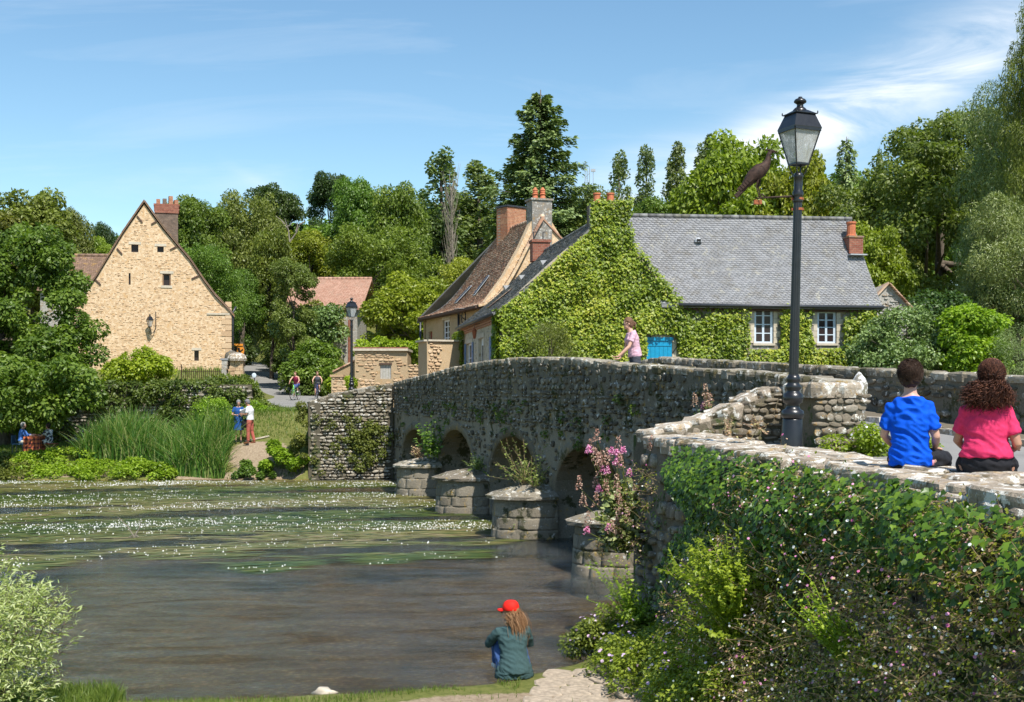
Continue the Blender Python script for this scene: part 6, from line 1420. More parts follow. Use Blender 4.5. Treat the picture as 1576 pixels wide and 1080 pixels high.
# Virginia creeper on the cottage
def creeper():
    rg = np.random.default_rng(12); t = empty('virginia_creeper', V2.w(4, 3.2, .2), 'yellow-green creeper covering the cottage gable, its chimney and the front wall around the windows', 'climbing plant')
    o = V2; poly = [o.sz(*p) for p in ((768, 640), (1352, 640), (1352, 468), (1045, 468), (1046, 462), (1004, 412), (976, 376), (969, 352), (970, 308), (908, 308), (908, 352), (850, 404), (800, 450), (769, 474))]
    holes = [o.rect(*p) for p in ((1152, 464, 1196, 534), (1250, 468, 1294, 532), (993, 518, 1038, 562))]
    PX = np.array([p[0] for p in poly]); PZ = np.array([p[1] for p in poly])
    def inside(s, z):
        c = np.zeros(len(s), bool); j = len(PX)-1
        for i in range(len(PX)):
            k = ((PZ[i] > z) != (PZ[j] > z)) & (s < (PX[j]-PX[i])*(z-PZ[i])/(PZ[j]-PZ[i]+1e-9)+PX[i]); c ^= k; j = i
        return c
    n = 125000; s = rg.uniform(-.6, 15.4, n); z = rg.uniform(3.2, 11.3, n); jit = rg.normal(size=n)*.05
    k = inside(s+jit, z+jit); wob = .5*np.sin(s*4.1+z*1.7)+.5*np.sin(z*5.3-s*2.2)
    for a, b, c, d in holes: k &= ~((s > a-.05+.05*wob) & (s < c+.05-.05*wob) & (z > b-.08) & (z < d+.12))
    ze = poly[3][1]; gap = (s > poly[3][0]) & (z > ze-.45+.15*wob); k &= ~(gap & (rg.random(n) < .72))
    k &= rg.random(n) < (.78+.2*wob)
    s, z, wob = s[k], z[k], wob[k]; n = len(s); off = .04+.20*rg.random(n)**1.5+.08*(wob+1)+.12*np.clip(np.sin(s*1.3+1)*np.sin(z*1.1+2), 0, 1)
    st = z > o.sz(940, 352)[1]; off = np.where(st, off*.6, off)
    C = np.array(o.C); d = np.array(o.d); nn = np.array(o.n); P = C+d*s[:, None]+nn*off[:, None]+np.array([0, 0, 1.])*z[:, None]
    NR = nn*1.0+np.array([0, 0, .55])+rg.normal(size=(n, 3))*.42; AL = np.array([0, 0, -1.])+nn*.35+rg.normal(size=(n, 3))*.4
    patch = .5+.25*np.sin(s*.9+z*.7)+.2*np.sin(s*2.3-z*1.9); rn = np.clip(patch*.5+.28+rg.normal(size=n)*.22, 0, 1)
    A = scatter('ivy', P, NR, .105*(.6+.7*rg.random(n)), rn, AL, rg)
    # left return on the side wall, chimney sides
    def strip(vp, s0, s1, z0, z1, m, w):
        s = rg.uniform(s0, s1, m); z = rg.uniform(z0, z1, m); P = np.array(vp.C)+np.array(vp.d)*s[:, None]+np.array(vp.n)*(.05+.16*rg.random(m))[:, None]+np.array([0, 0, 1.])*z[:, None]
        return scatter('ivy', P, np.array(vp.n)+np.array([0, 0, .5])+rg.normal(size=(m, 3))*.4, .12*(.6+.7*rg.random(m)), np.clip(rg.random(m)*.6, 0, 1), np.array([0, 0, -1.])+rg.normal(size=(m, 3))*.4, rg)
    B = strip(V2L, -.2, .75, 3.2, V2L.sz(771, 474)[1], 3600, 1); a, b = V2L.sz(716, 500)[0], V2L.sz(702, 500)[0]
    Cc = strip(V2L, min(a, b), max(a, b), 3.2, 6.3, 3200, 1)
    V, Fc, r = join([A, B, Cc]); ob = link('foliage', np_mesh('foliage', V, Fc, [M['lf_creeper']], False, r), t); ob['kind'] = 'stuff'
    mb = MB(); rr = random.Random(2)
    for k_ in range(9):
        s_ = rr.uniform(.3, 8); zz = 3.2; pts = []
        for q in range(7): pts.append(o.w(s_, zz, .03)); s_ += rr.uniform(-.4, .4); zz += .55
        mb.tube(pts, [.05-.006*q for q in range(7)], 5)
    mb.obj('stems', [M['bark']], t)
creeper()

# ---- reeds, grass, bank plants
def blades(pos, h, w, lean, seed, seg=3):
    rg = np.random.default_rng(seed); n = len(pos); a = rg.random(n)*6.28; d = np.stack([np.cos(a), np.sin(a), 0*a], 1); side = np.stack([-np.sin(a), np.cos(a), 0*a], 1)
    h = h*(.6+.6*rg.random(n)); le = lean*(.2+rg.random(n)**1.5*1.5)*h; V = []; rot = rg.random(n)*3.14; sd = side*np.cos(rot)[:, None]+d*np.sin(rot)[:, None]
    for k in range(seg+1):
        t = k/seg; c = pos+d*(le*t*t)[:, None]; c[:, 2] += h*(t-.25*np.clip(le/h, 0, 1)*t*t)
        ww = w*(1-t)**.7 if k < seg else 0
        V += [c-sd*ww/2, c+sd*ww/2] if k < seg else [c]
    V = np.stack(V, 1); k = V.shape[1]; Fc = []
    for q in range(seg-1): Fc += [(2*q, 2*q+1, 2*q+3), (2*q, 2*q+3, 2*q+2)]
    Fc.append((2*seg-2, 2*seg-1, 2*seg)); Fc = (np.array(Fc)[None]+(np.arange(n)*k)[:, None, None]).reshape(-1, 3)
    return V.reshape(-1, 3), Fc, np.repeat(rg.random(n), k)
def reeds():
    rg = np.random.default_rng(4); n = 5200; x = px(115, 0, 47.6).x+rg.random(n)*(px(352, 0, 47.6).x-px(115, 0, 47.6).x); y = 46.9+rg.random(n)**1.2*2.4
    u = (x-x.min())/(x.max()-x.min()); y = np.where(u < .62, y+1.0*(1-u), y-.15); y = np.minimum(y, np.where(u > .7, 48.3, 60)); z = Hn(x, y); P = np.stack([x, y, z-.05], 1)
    k = np.sin(x*3)*np.sin(y*4+x)+rg.random(n)*1.2 > -.3; P = P[k]
    V, Fc, r = blades(P, 1.75*(1+.18*np.sin(P[:, 0]*1.9)), .05, .5, 5, 5); o = link('reed_bed', np_mesh('reed_bed', V, Fc, [M['lf_reed']], False, r), loc=(-14.5, 47.5, .5)); tag(o, 'tall bed of arching green reeds along the far river bank', 'reeds', kind='stuff')
reeds()
def grass():
    rg = np.random.default_rng(6); parts = []
    # near bank grass
    n = 26000; x = rg.uniform(-6.6, 1.3, n); y = rg.uniform(11.6, 14.9, n); ys = np.interp(x, [-60, -5.6, -4.9, -4.2, -2.3, .0, .9, 1.7, 2.5], [14.0, 13.8, 13.5, 13.15, 13.2, 14.0, 14.9, 16.6, 17.2])
    soil = np.hypot((x-.25)/2.2, (y-12.6)/1.05); k = (y < ys-.06) & ((soil > .95) | (rg.random(n) < .05)) & ~((x > .1) & (y > 13.0)) & ((np.sin(x*2.3)+np.sin(y*5+x*3) > -1.1) | (x < -3)); x, y = x[k], y[k]
    parts.append(blades(np.stack([x, y, Hn(x, y)-.01], 1), .08, .010, .5, 7, 2))
    n = 5000; x = rg.uniform(-6.5, -4.3, n); y = rg.uniform(12.4, 13.4, n); parts.append(blades(np.stack([x, y, Hn(x, y)-.01], 1), .2, .014, .5, 8, 2))
    # far bank grass
    n = 30000; x = rg.uniform(-28, -7.9, n); y = 46.7+rg.random(n)*9; k = (np.hypot((x+10.2)/1.9, (y-47.9)/1.2) > .85+.3*rg.random(n)); x, y = x[k], y[k]; k = lane_info(x, y)[0] > 2.6; x, y = x[k], y[k]
    parts.append(blades(np.stack([x, y, Hn(x, y)-.02], 1), .2, .035, .5, 9, 2))
    n = 12000; x = rg.uniform(-20, -2, n); y = rg.uniform(53, 92, n); ld, lz, lw = lane_info(x, y); k = (ld > lw+.1) & (ld < lw+5); x, y = x[k], y[k]; parts.append(blades(np.stack([x, y, Hn(x, y)-.02], 1), .32, .05, .5, 10, 2))
    V, Fc, r = join(parts); o = link('grass', np_mesh('grass', V, Fc, [M['lf_grass']], False, r), loc=(0, 14, 0)); tag(o, 'short green grass on the river banks and lane verges', 'grass', kind='stuff')
grass()
def herb(name, label, pts, n, size, mat, seed, h=.35, cat='plants', kind='leaf', flowers=None, dens=26):
    rg = np.random.default_rng(seed); C = []
    for (x, y, rx, ry, hh) in pts:
        for k in range(max(6, int(rx*ry*dens))):
            a = rg.random()*6.28; q = math.sqrt(rg.random()); X = x+rx*q*math.cos(a); Yy = y+ry*q*math.sin(a); C.append((X, Yy, max(Hs(X, Yy), .0)+hh*math.sqrt(1-q*q*.8)*(.7+.4*rg.random())-.06, .13+.1*rg.random()))
    V, Fc, r = clumps_to_leaves(C, n, size, kind, seed+1, up=.8, flat=.8, rj=.35); t = empty(name, (pts[0][0], pts[0][1], max(Hs(*pts[0][:2]), 0)), label, cat)
    link('foliage', np_mesh('foliage', V, Fc, [M[mat]], False, r), t)
    if flowers:
        fm, m, fs = flowers; C = np.array(C); i = rg.integers(0, len(C), m); d = unit(rg.normal(size=(m, 3))+np.array([-.1, -.5, 1.1])); P = C[i, :3]+d*(C[i, 3:4]*1.15); V, Fc, r = scatter('flower', P, d+np.array([0, -.3, .3]), fs*(.7+.6*rg.random(m)), rg.random(m), None, rg)
        o = link('blossoms', np_mesh('blossoms', V, Fc, [M[fm]], False, r), t); o['kind'] = 'stuff'
    return t
B = lambda x, y, Y: px(x, y, Y).x
herb('watercress', 'low bright green water plants along the far bank below the reeds', [(B(40, 0, 47.2), 47.2, 1.8, .7, .3), (B(130, 0, 47), 47.0, 2.2, .6, .35), (B(190, 0, 46.8), 46.6, 2.0, .8, .55), (B(225, 0, 46.8), 46.5, 1.1, .6, .5), (B(85, 0, 47.8), 48, 2.0, .5, .5)], 15000, .1, 'lf_bright', 41)
herb('bank_herbs', 'pale low plants in the left corner of the far bank below the picnic', [(B(5, 0, 47), 47.0, 1.4, .8, .3), (B(-30, 0, 47), 47.3, 1.4, .9, .45)], 6000, .11, 'lf_olive', 42)
herb('bank_herbs', 'leafy green plant clump at the water by the foot of the bridge abutment', [(B(437, 0, 46.6), 46.7, .75, .4, 1.25), (B(455, 0, 46.4), 46.5, .5, .35, .8), (B(428, 0, 46.8), 46.9, .3, .3, 1.6)], 8000, .12, 'lf_bright', 43)
herb('bank_herbs', 'small green clump between the reeds and the abutment plants', [(B(395, 0, 46.6), 46.7, .7, .35, .5), (B(370, 0, 46.8), 47, .5, .3, .4)], 3500, .1, 'lf_mid', 44)
herb('bank_herbs', 'olive plants climbing the left corner of the abutment wall', [(-8.2, 46.7, .35, .4, 1.9), (-8.3, 46.9, .3, .4, 2.4)], 3400, .08, 'lf_olive', 45)
herb('parapet_weeds', 'flowering weeds at the foot of the guard stones by the road', [(4.75, 16.2, .45, .35, .42), (5.15, 16.4, .4, .3, .3), (5.6, 16.6, .25, .25, .25)], 5200, .05, 'lf_bright', 46, flowers=('petal_white', 60, .03))
# plants rooted in the abutment face and on the pier tops
def tufts(name, label, centres, n, size, mat, seed, kind='leaf', cat='plants'):
    cl = centres; V, Fc, r = clumps_to_leaves(cl, n, size, kind, seed, up=.5, rj=.35); t = empty(name, cl[0][:3], label, cat); o = link('foliage', np_mesh('foliage', V, Fc, [M[mat]], False, r), t); return t
rg = np.random.default_rng(8)
cs = []
for k in range(70):
    u = np.clip(rg.normal()*.12+.68, .1, .97); z = np.clip(rg.normal()*.42+1.35, .2, 2.4); p = abf.w(u*abL, z, .12); cs.append((p.x, p.y, p.z, .1+.1*rg.random()))
tufts('wall_plants', 'yellow-green plants growing out of the sunlit abutment wall', cs, 5200, .09, 'lf_olive', 9)
cs = []
for k in range(26):
    u = rg.uniform(.05, .6); z = rg.uniform(.2, 2.6); p = abf.w(u*abL, z, .1); cs.append((p.x, p.y, p.z, .07+.08*rg.random()))
tufts('wall_plants', 'scattered small tufts on the left half of the abutment wall', cs, 1400, .07, 'lf_olive', 10)
def sprigs(base, n, L, spread, lean, leafsize, per, seed, kind='leaf', tmin=.15, droop=.25, stem_r=.006):
    """stems from a base with small leaves all along; returns leaves and a stem MB"""
    rg = np.random.default_rng(seed); P = []; NR = []; AL = []; mb = MB(); tips = []
    for i in range(n):
        d = np.array(lean)+rg.normal(size=3)*spread; d /= np.linalg.norm(d); l = L*(.55+.55*rg.random()); b = np.array(base)+rg.normal(size=3)*np.array([.06, .06, .02])*L; t = np.linspace(0, 1, 6)
        pts = b+d*(t*l)[:, None]; pts[:, 2] -= droop*l*t**2*.5; pts += np.cumsum(rg.normal(size=(6, 3))*.02*l, 0); mb.tube(list(map(tuple, pts)), [stem_r*(1-.12*q) for q in range(6)], 3, False); tips.append((pts[-1], pts[-1]-pts[-2]))
        for q in range(per):
            u = tmin+(1-tmin)*q/per; k = min(int(u*5), 4); f = u*5-k; p = pts[k]*(1-f)+pts[k+1]*f; dd = unit(pts[k+1]-pts[k]); s = unit(np.cross(dd, rg.normal(size=3))); P.append(p); AL.append(s+dd*.5); NR.append(dd*.4+np.array([0, -.25, .8])+rg.normal(size=3)*.35)
    P, NR, AL = map(np.array, (P, NR, AL)); m = len(P)
    return scatter(kind, P, NR, leafsize*(.6+.7*rg.random(m)), rg.random(m), AL, rg), mb, tips
def sprig_plant(name, label, specs, leafsize, mat, seed, stemmat='lf_bright', kind='leaf', cat='plant', big=None):
    A = []; S = MB()
    for i, (b, n, L, sp, lean, per) in enumerate(specs):
        a, mb, tips = sprigs(b, n, L, sp, lean, leafsize, per, seed+i, kind); A.append(a); S.V and None
        o = len(S.V); S.V += mb.V; S.F += [[q+o for q in f] for f in mb.F]; S.M += mb.M; S.r += mb.r
    t = empty(name, specs[0][0], label, cat); V, Fc, r = join(A); link('foliage', np_mesh('foliage', V, Fc, [M[mat]], False, r), t); S.obj('stems', [M[stemmat]], t, fix=False)['kind'] = 'stuff'; return t
def pier_top(Y, z=1.25, o=.6): return tuple(BF.w(sY(Y), z, o))
sprig_plant('pier_plant', 'wispy yellow-green plant on the third pier with long twigs', [(pier_top(28.9, 1.25, .5), 34, 1.25, .5, (-.25, -.15, .8), 16), (pier_top(28.4, 1.2, .4), 14, .8, .4, (.2, -.3, .8), 16)], .07, 'lf_olive', 61, 'dry')
sprig_plant('pier_plant', 'leafy green plant on the farthest pier in front of the first arch', [(pier_top(39.6, 1.25, .3), 22, 1.5, .35, (.0, -.1, 1), 16)], .15, 'lf_mid', 62)
sprig_plant('pier_plant', 'dry grassy tuft on the farthest pier cap', [(pier_top(40.4, 1.2, .6), 40, .5, .5, (0, 0, 1), 8)], .07, 'dry', 63, 'dry')
sprig_plant('pier_plant', 'small grey-leaved plant on the second pier cap', [(pier_top(34.2, 1.25, .25), 26, .6, .5, (0, -.2, 1), 12)], .08, 'lf_silver', 64)
# moss and ferns hanging in the bridge face
cs = []
for k in range(60):
    s = rg.uniform(.5, 31); z = rg.uniform(2.3, 3.3)+.12*math.sin(s); p = BF.w(s, z, .05); cs.append((p.x, p.y, p.z, .05+.07*rg.random()))
tufts('bridge_ferns', 'small dark ferns and moss tufts growing in the shaded bridge face', cs, 2600, .07, 'lf_hedge', 12)
# ---- foliage on the near wall
def wall_pts(s, z, o): return np.array(nwf.O)+np.array(nwf.S)*s[:, None]+np.array(nwf.n)*o[:, None]+np.array(nwf.U)*z[:, None]
def at(x, y):
    """point of the near wall's river face seen at a pixel -> (s, z)"""
    r = (x-788)/F; k = .122; Y = (1.95+17.2*k)/(r+k); return ((17.2-Y)/math.cos(math.atan(k)), EYE+(600-y)*Y/F)
NN = np.array(nwf.n)
def near_ivy():
    rg = np.random.default_rng(31); n = 30000; s = rg.uniform(.8, 11.5, n); z = rg.uniform(.2, 2.86, n)
    low = np.interp(s, [.8, 1.3, 1.9, 2.6, 4, 5, 6, 7, 8, 9.3, 10.5], [2.3, 1.9, 1.5, 1.25, 1.45, 1.75, 1.95, 2.15, 2.35, 2.55, 2.7])+.2*np.sin(s*5.1)+.12*np.sin(s*13)
    hi = np.interp(s, [.8, 1.4, 2.0, 3.0, 5, 8.5, 9.5, 11], [2.3, 2.75, 2.9, 2.84, 2.8, 2.82, 2.8, 2.78])+.05*np.sin(s*9)
    k = (z > low-rg.random(n)*.35) & (z < hi) & ((rg.random(n) < .9)); k |= (rg.random(n) < .05) & (z < hi); k &= s > 2.75+.3*np.sin(z*7)+.1*rg.normal(size=n); s, z = s[k], z[k]; n = len(s)
    bulge = .12+.14*np.clip(np.sin(s*2.1)+np.sin(z*4+s), -.5, 1.2)+.26*np.exp(-((z-2.5)/.35)**2); o = (bulge+.13*np.clip(2.6-z, 0, 2))*rg.random(n)**.5+.03
    P = wall_pts(s, z, o); up = .35+.9*np.exp(-((2.7-z)/.35)**2)
    NR = NN*1.0+np.array([0, 0, 1.])*up[:, None]+np.array([0, -.35, 0])+rg.normal(size=(n, 3))*.42; AL = np.array([0, 0, -1.])+NN*.5+rg.normal(size=(n, 3))*.5
    V, Fc, r = scatter('ivy', P, NR, .066*(.5+.8*rg.random(n)), np.clip(rg.random(n)**1.3*.8+.2*(up-.5), 0, 1), AL, rg)  # leaf tone rises towards the coping: light from above put into the colour
    t = empty('ivy', nwf.w(4, 1.2), 'glossy dark green ivy hanging in a thick band below the coping of the near wall', 'climbing plant'); o = link('foliage', np_mesh('foliage', V, Fc, [M['lf_ivy']], False, r), t); o['kind'] = 'stuff'
    mb = MB(); rr = random.Random(3)
    for k in range(14):
        s_ = rr.uniform(1.3, 9); z_ = .4; pts = []
        for q in range(8): pts.append(nwf.w(s_, z_, .06)); s_ += rr.uniform(-.15, .15); z_ += .28
        mb.tube(pts, [.022-.002*q for q in range(8)], 5)
    mb.obj('stems', [M['bark']], t)
near_ivy()
def wall_sprig(x, y, o=.25): s, z = at(x, y); return tuple(nwf.w(s, z, o))
L_ = (-.55, -.15, .9)
sprig_plant('pellitory', 'big bright lime-green leafy shrub growing from the near wall, right of centre', [(wall_sprig(1225, 985, .4), 70, 1.05, .33, (-.35, -.1, 1), 46), (wall_sprig(1240, 930, .45), 46, .8, .36, (-.35, .1, 1), 38), (wall_sprig(1200, 1000, .45), 30, .6, .5, (-.6, -.1, .7), 26), (wall_sprig(1185, 930, .4), 18, .8, .25, (-.55, .5, .9), 34)], .046, 'lf_bright', 71)
sprig_plant('pellitory', 'bright green shrub near the river corner of the near wall', [(wall_sprig(1022, 965, .1), 26, 1.2, .22, (-.4, -.1, 1), 30), (wall_sprig(1035, 960), 40, .6, .5, (-.3, -.1, .8), 26)], .05, 'lf_bright', 72)
sprig_plant('pellitory', 'slim bright green sprig low on the wall between the lime shrub and the daisies', [(wall_sprig(1405, 1010, .4), 24, .7, .2, (-.45, .1, 1), 34), (wall_sprig(1420, 1030), 10, .5, .5, (-.5, -.1, .6), 18)], .035, 'lf_bright', 73)
sprig_plant('pellitory', 'small bright plant in the middle of the bare stones right of the corner shrub', [(wall_sprig(1110, 900), 10, .5, .4, (-.4, -.1, .9), 14)], .06, 'lf_bright', 74)
def leaf_patch():   # broad low leaves and mixed greenery covering the lower wall
    rg = np.random.default_rng(33); n = 9000; s = rg.uniform(.4, 11.3, n); z = rg.uniform(.1, 2.5, n); g = np.sin(s*3.1+z*2)+np.sin(z*5.2-s*1.3)+rg.normal(size=n)*.5; k = (g > .15+1.2*(s < 2.9)); s, z = s[k], z[k]; n = len(s)
    P = wall_pts(s, z, (.04+.16*rg.random(n)+(.19-.12*(s < 3.6))*np.clip(2.3-z, 0, 2))*np.clip(rg.random(n)*1.6, .2, 1)); V, Fc, r = scatter('leaf', P, NN+np.array([0, -.2, .6])+rg.normal(size=(n, 3))*.5, .06*(.5+.8*rg.random(n)), rg.random(n)*.9, np.array([0, 0, -.8])+rg.normal(size=(n, 3))*.7, rg)
    t = empty('wall_greenery', nwf.w(5, .5), 'mixed small green leaves covering the lower part of the near wall', 'plants'); o = link('foliage', np_mesh('foliage', V, Fc, [M['lf_hedge']], False, r), t); o['kind'] = 'stuff'
leaf_patch()
def daisies():
    rg = np.random.default_rng(35); mb = MB(); st = []; heads = []; leaves = []
    reg = [(5.0, 11.2, .6, 2.72, 2600), (4.0, 6.5, 1.1, 2.0, 90), (3.9, 5.3, .9, 1.55, 160), (5.5, 10, .1, 1.1, 700), (.15, 1.6, 1.2, 2.4, 60), (4.4, 6.3, 2.15, 2.5, 60)]
    for (s0, s1, z0, z1, m) in reg:
        for k in range(m):
            s = rg.uniform(s0, s1); z = rg.uniform(z0, z1)
            if s > 5.2 and m > 500 and rg.random() > .45+.5*(s-5.2)/4: 
                if rg.random() < .5: continue
            b = np.array(nwf.w(s, z, .02+rg.random()**.5*(.12+.27*max(0, 2.65-z)))); d = NN*rg.uniform(.3, 1)+np.array([0, rg.normal()*.5, rg.normal()*.5+.15]); L = rg.uniform(.12, .34); m1 = b+d*L*.5+rg.normal(size=3)*.03; e = b+d*L+np.array([0, 0, -.02]); st.append((b, m1, e)); 
            if rg.random() < .28+.35*(math.sin(s*4.1)*math.sin(z*5.3) > .25): heads.append(e)
            for q in range(14): f = rg.random(); leaves.append(b*(1-f)+e*f+rg.normal(size=3)*.015)
    V = []; Fc = []; b0 = 0   # stems as thin three-sided ribbons
    for b, m1, e in st:
        w = np.array([0, 0, .003]); w2 = np.array([0, .003, 0]); V += [b-w, b+w, m1-w+w2, m1+w, e-w*.6, e+w*.6]; Fc += [(b0, b0+1, b0+3), (b0, b0+3, b0+2), (b0+2, b0+3, b0+5), (b0+2, b0+5, b0+4)]; b0 += 6
    t = empty('daisy_cushion', nwf.w(8, 1.2), 'sprawling daisy cushion with tiny white and pink flowers on the right of the near wall', 'flowers')
    link('stems', np_mesh('stems', np.array(V), np.array(Fc), [M['dry']], False, rg.random(len(V))), t)['kind'] = 'stuff'
    P = np.array(leaves)+rg.normal(size=(len(leaves), 3))*.02; n = len(P); V, Fc, r = scatter('leaf', P, NN+np.array([0, 0, .9])+rg.normal(size=(n, 3))*.6, .03*(.6+.8*rg.random(n)), rg.random(n), None, rg); k = (rg.random(n//1) < .62); Fq = Fc.reshape(n, -1, 3); link('foliage', np_mesh('foliage', V, Fq[k].reshape(-1, 3), [M['lf_yel']], False, r), t)['kind'] = 'stuff'; link('dry_foliage', np_mesh('dry_foliage', V, Fq[~k].reshape(-1, 3), [M['dry']], False, r), t)['kind'] = 'stuff'
    P = np.array(heads); n = len(P); V, Fc, r = scatter('flower', P, NN*.6+np.array([-.2, -.7, .8])+rg.normal(size=(n, 3))*.35, .025*(.6+.6*rg.random(n)), rg.random(n), None, rg); k = rg.random(n) < .35
    Fc = Fc.reshape(n, -1, 3); link('blossoms', np_mesh('blossoms', V, Fc[~k].reshape(-1, 3), [M['petal_white']], False, r), t)['kind'] = 'stuff'; link('blossoms', np_mesh('blossoms', V, Fc[k].reshape(-1, 3), [M['petal_pink']], False, r), t)['kind'] = 'stuff'
daisies()
def valerian(name, label, base, n, L, lean, seed, spread=.22, flower=.4, leafy=1.0):
    rg = np.random.default_rng(seed); leaves = []; heads_p = []; heads_s = []; mb = MB(); H = []
    for i in range(n):
        d = np.array(lean)+rg.normal(size=3)*spread; d /= np.linalg.norm(d); l = L*(.6+.5*rg.random()); b = np.array(base)+rg.normal(size=3)*.08; t = np.linspace(0, 1, 6); pts = b+d*(t*l)[:, None]+np.array([0, 0, 1])*(t**1.5*l*.35)[:, None]
        mb.tube(list(map(tuple, pts)), [.008-.001*q for q in range(6)], 4, False)
        for q in range(int(26*leafy)):
            u = rg.random()*.62; k = min(int(u*5), 4); f = u*5-k; p = pts[k]*(1-f)+pts[k+1]*f; leaves.append(p+rg.normal(size=3)*.035)
        pink = rg.random() < flower; c = pts[-1]; m = 90; hh = .10 if pink else .2; z = rg.random(m)*hh; rad = (.045 if pink else .055)*(1-z/hh*.75); a = rg.random(m)*6.28; Q = c+np.stack([rad*np.cos(a), rad*np.sin(a), z-.03], 1)+rg.normal(size=(m, 3))*.008; (heads_p if pink else heads_s).append(Q)
    t = empty(name, base, label, 'flowers'); mb.obj('stems', [M['lf_olive']], t, fix=False)['kind'] = 'stuff'
    P = np.array(leaves); m = len(P); V, Fc, r = scatter('leaf', P, np.array([-.3, -.3, .9])+rg.normal(size=(m, 3))*.5, .10*(.6+.7*rg.random(m)), rg.random(m), rg.normal(size=(m, 3))+np.array([0, 0, -.3]), rg); link('foliage', np_mesh('foliage', V, Fc, [M['lf_silver']], False, r), t)
    for nm, hs, mm in (('blossoms', heads_p, 'petal_pink'), ('seed_heads', heads_s, 'seedhead')):
        if hs: P = np.vstack(hs); m = len(P); V, Fc, r = scatter('flower', P, rg.normal(size=(m, 3))+np.array([-.2, -.4, .6]), .02*(.7+.6*rg.random(m)), rg.random(m), None, rg); link(nm, np_mesh(nm, V, Fc, [M[mm]], False, r), t)['kind'] = 'stuff'
q = px(962, 838, 17.0)
valerian('valerian', 'pink flowering valerian with brown seed heads leaning out from the near wall corner', (1.66, 17.1, 1.6), 26, .82, (-.35, -.08, .85), 81, .22)
valerian('valerian', 'leafy base of the pink valerian trailing down over the nearest pier', (1.6, 16.95, 1.35), 16, .55, (-.4, -.25, .2), 82, .35, .12, 2.2)
valerian('valerian', 'small brown-headed valerian clump behind the wing wall against the dark bridge side', tuple(px(1090, 650, 18.6)), 9, .3, (-.1, -.1, 1), 83, .35, .1)
sprig_plant('wall_tuft', 'yellowish dry tuft on the wing wall left of the lamp base', [(tuple(px(1120, 672, 16.5)), 16, .32, .5, (0, -.2, 1), 9), (tuple(px(1165, 660, 17.2)), 16, .25, .6, (0, -.4, .6), 9)], .035, 'dry', 84, 'dry')
# flower mounds at the foot of the wall
herb('cranesbill_mound', 'broad mound of green plants dotted with lilac flowers at the bottom centre right', [(1.7, 13.5, .55, .7, .42), (2.05, 12.7, .6, .7, .42), (2.4, 12.0, .45, .6, .4), (1.45, 14.2, .4, .5, .36), (1.8, 12.0, .5, .5, .35), (2.0, 11.3, .5, .5, .3)], 42000, .042, 'lf_yel', 51, dens=120, flowers=('petal_lilac', 230, .035))
herb('cranesbill_mound', 'smaller plant clump with lilac flowers beside the water right of the girl', [(1.15, 15.55, .36, .34, .5), (1.45, 15.7, .25, .3, .36), (1.35, 15.1, .3, .25, .25)], 9000, .045, 'lf_mid', 52, dens=120, flowers=('petal_lilac', 50, .04))
herb('ground_herbs', 'fresh lime-green leaves between the lilac mounds and the wall foot', [(1.6, 15.2, .4, .6, .25), (2.2, 14.1, .25, .7, .5), (2.6, 11.6, .4, .7, .6), (2.75, 10.9, .4, .5, .62), (1.75, 15.9, .25, .5, .4)], 14000, .06, 'lf_bright', 53, dens=90)
sprig_plant('umbel_plant', 'dry yellowish umbel heads at the bottom right corner', [((3.0, 9.9, .75), 9, .42, .3, (-.1, -.1, 1), 4)], .03, 'dry', 85, 'dry')
# foreground willow bush at left
def willow_bush():
    rg = np.random.default_rng(44); t = empty('willow_bush', (-5.3, 12.2, .2), 'silvery green willow bush in the lower left corner', 'bush')
    L = [(-6.0, 12.2, 1.0, 1.05, 1.0, .98), (-5.3, 12.2, .8, .65, .8, .7), (-6.8, 12.2, 1.1, .9, .9, .95), (-5.0, 12.1, 1.1, .38, .5, .32), (-5.4, 11.9, .3, .65, .7, .5), (-5.1, 12.0, .5, .42, .5, .45)]
    n = 17000; A = []; w = np.array([l[3]*l[4]*l[5] for l in L])**(2/3); idx = rg.choice(len(L), n//9, p=w/w.sum())
    P = []; AL = []; NR = []; RN = []; mb = MB()
    for i in idx:
        l = np.array(L[i]); d = unit(rg.normal(size=3)+np.array([.1, -.3, .5])); b = l[:3]+d*l[3:]*rg.uniform(.72, .98); dr = unit(d+np.array([0, 0, .9])+rg.normal(size=3)*.35); ln = rg.uniform(.15, .34); tone = rg.random()
        for k in range(11):
            u = k/11; p = b+dr*ln*u; s = unit(np.cross(dr, rg.normal(size=3))); P.append(p); AL.append(s*.9+dr*.9); NR.append(s*.3+np.array([0, -.1, .9])+rg.normal(size=3)*.5); RN.append(np.clip(.35*tone+.65*rg.random(), 0, 1))
        if rg.random() < .25: mb.tube([tuple(b), tuple(b+dr*ln)], [.005, .002], 3, False)
    P, AL, NR, RN = map(np.array, (P, AL, NR, RN)); V, Fc, r = scatter('slim', P, NR, .08*(.6+.6*rg.random(len(P))), RN, AL, rg)
    link('foliage', np_mesh('foliage', V, Fc, [M['lf_bushsilver']], False, r), t)
    for l in L: mb.tube([(-5.4, 12.2, .1), tuple(np.array(l[:3]))], [.04, .015], 5, False)
    mb.obj('stems', [M['bark']], t, fix=False)
willow_bush()
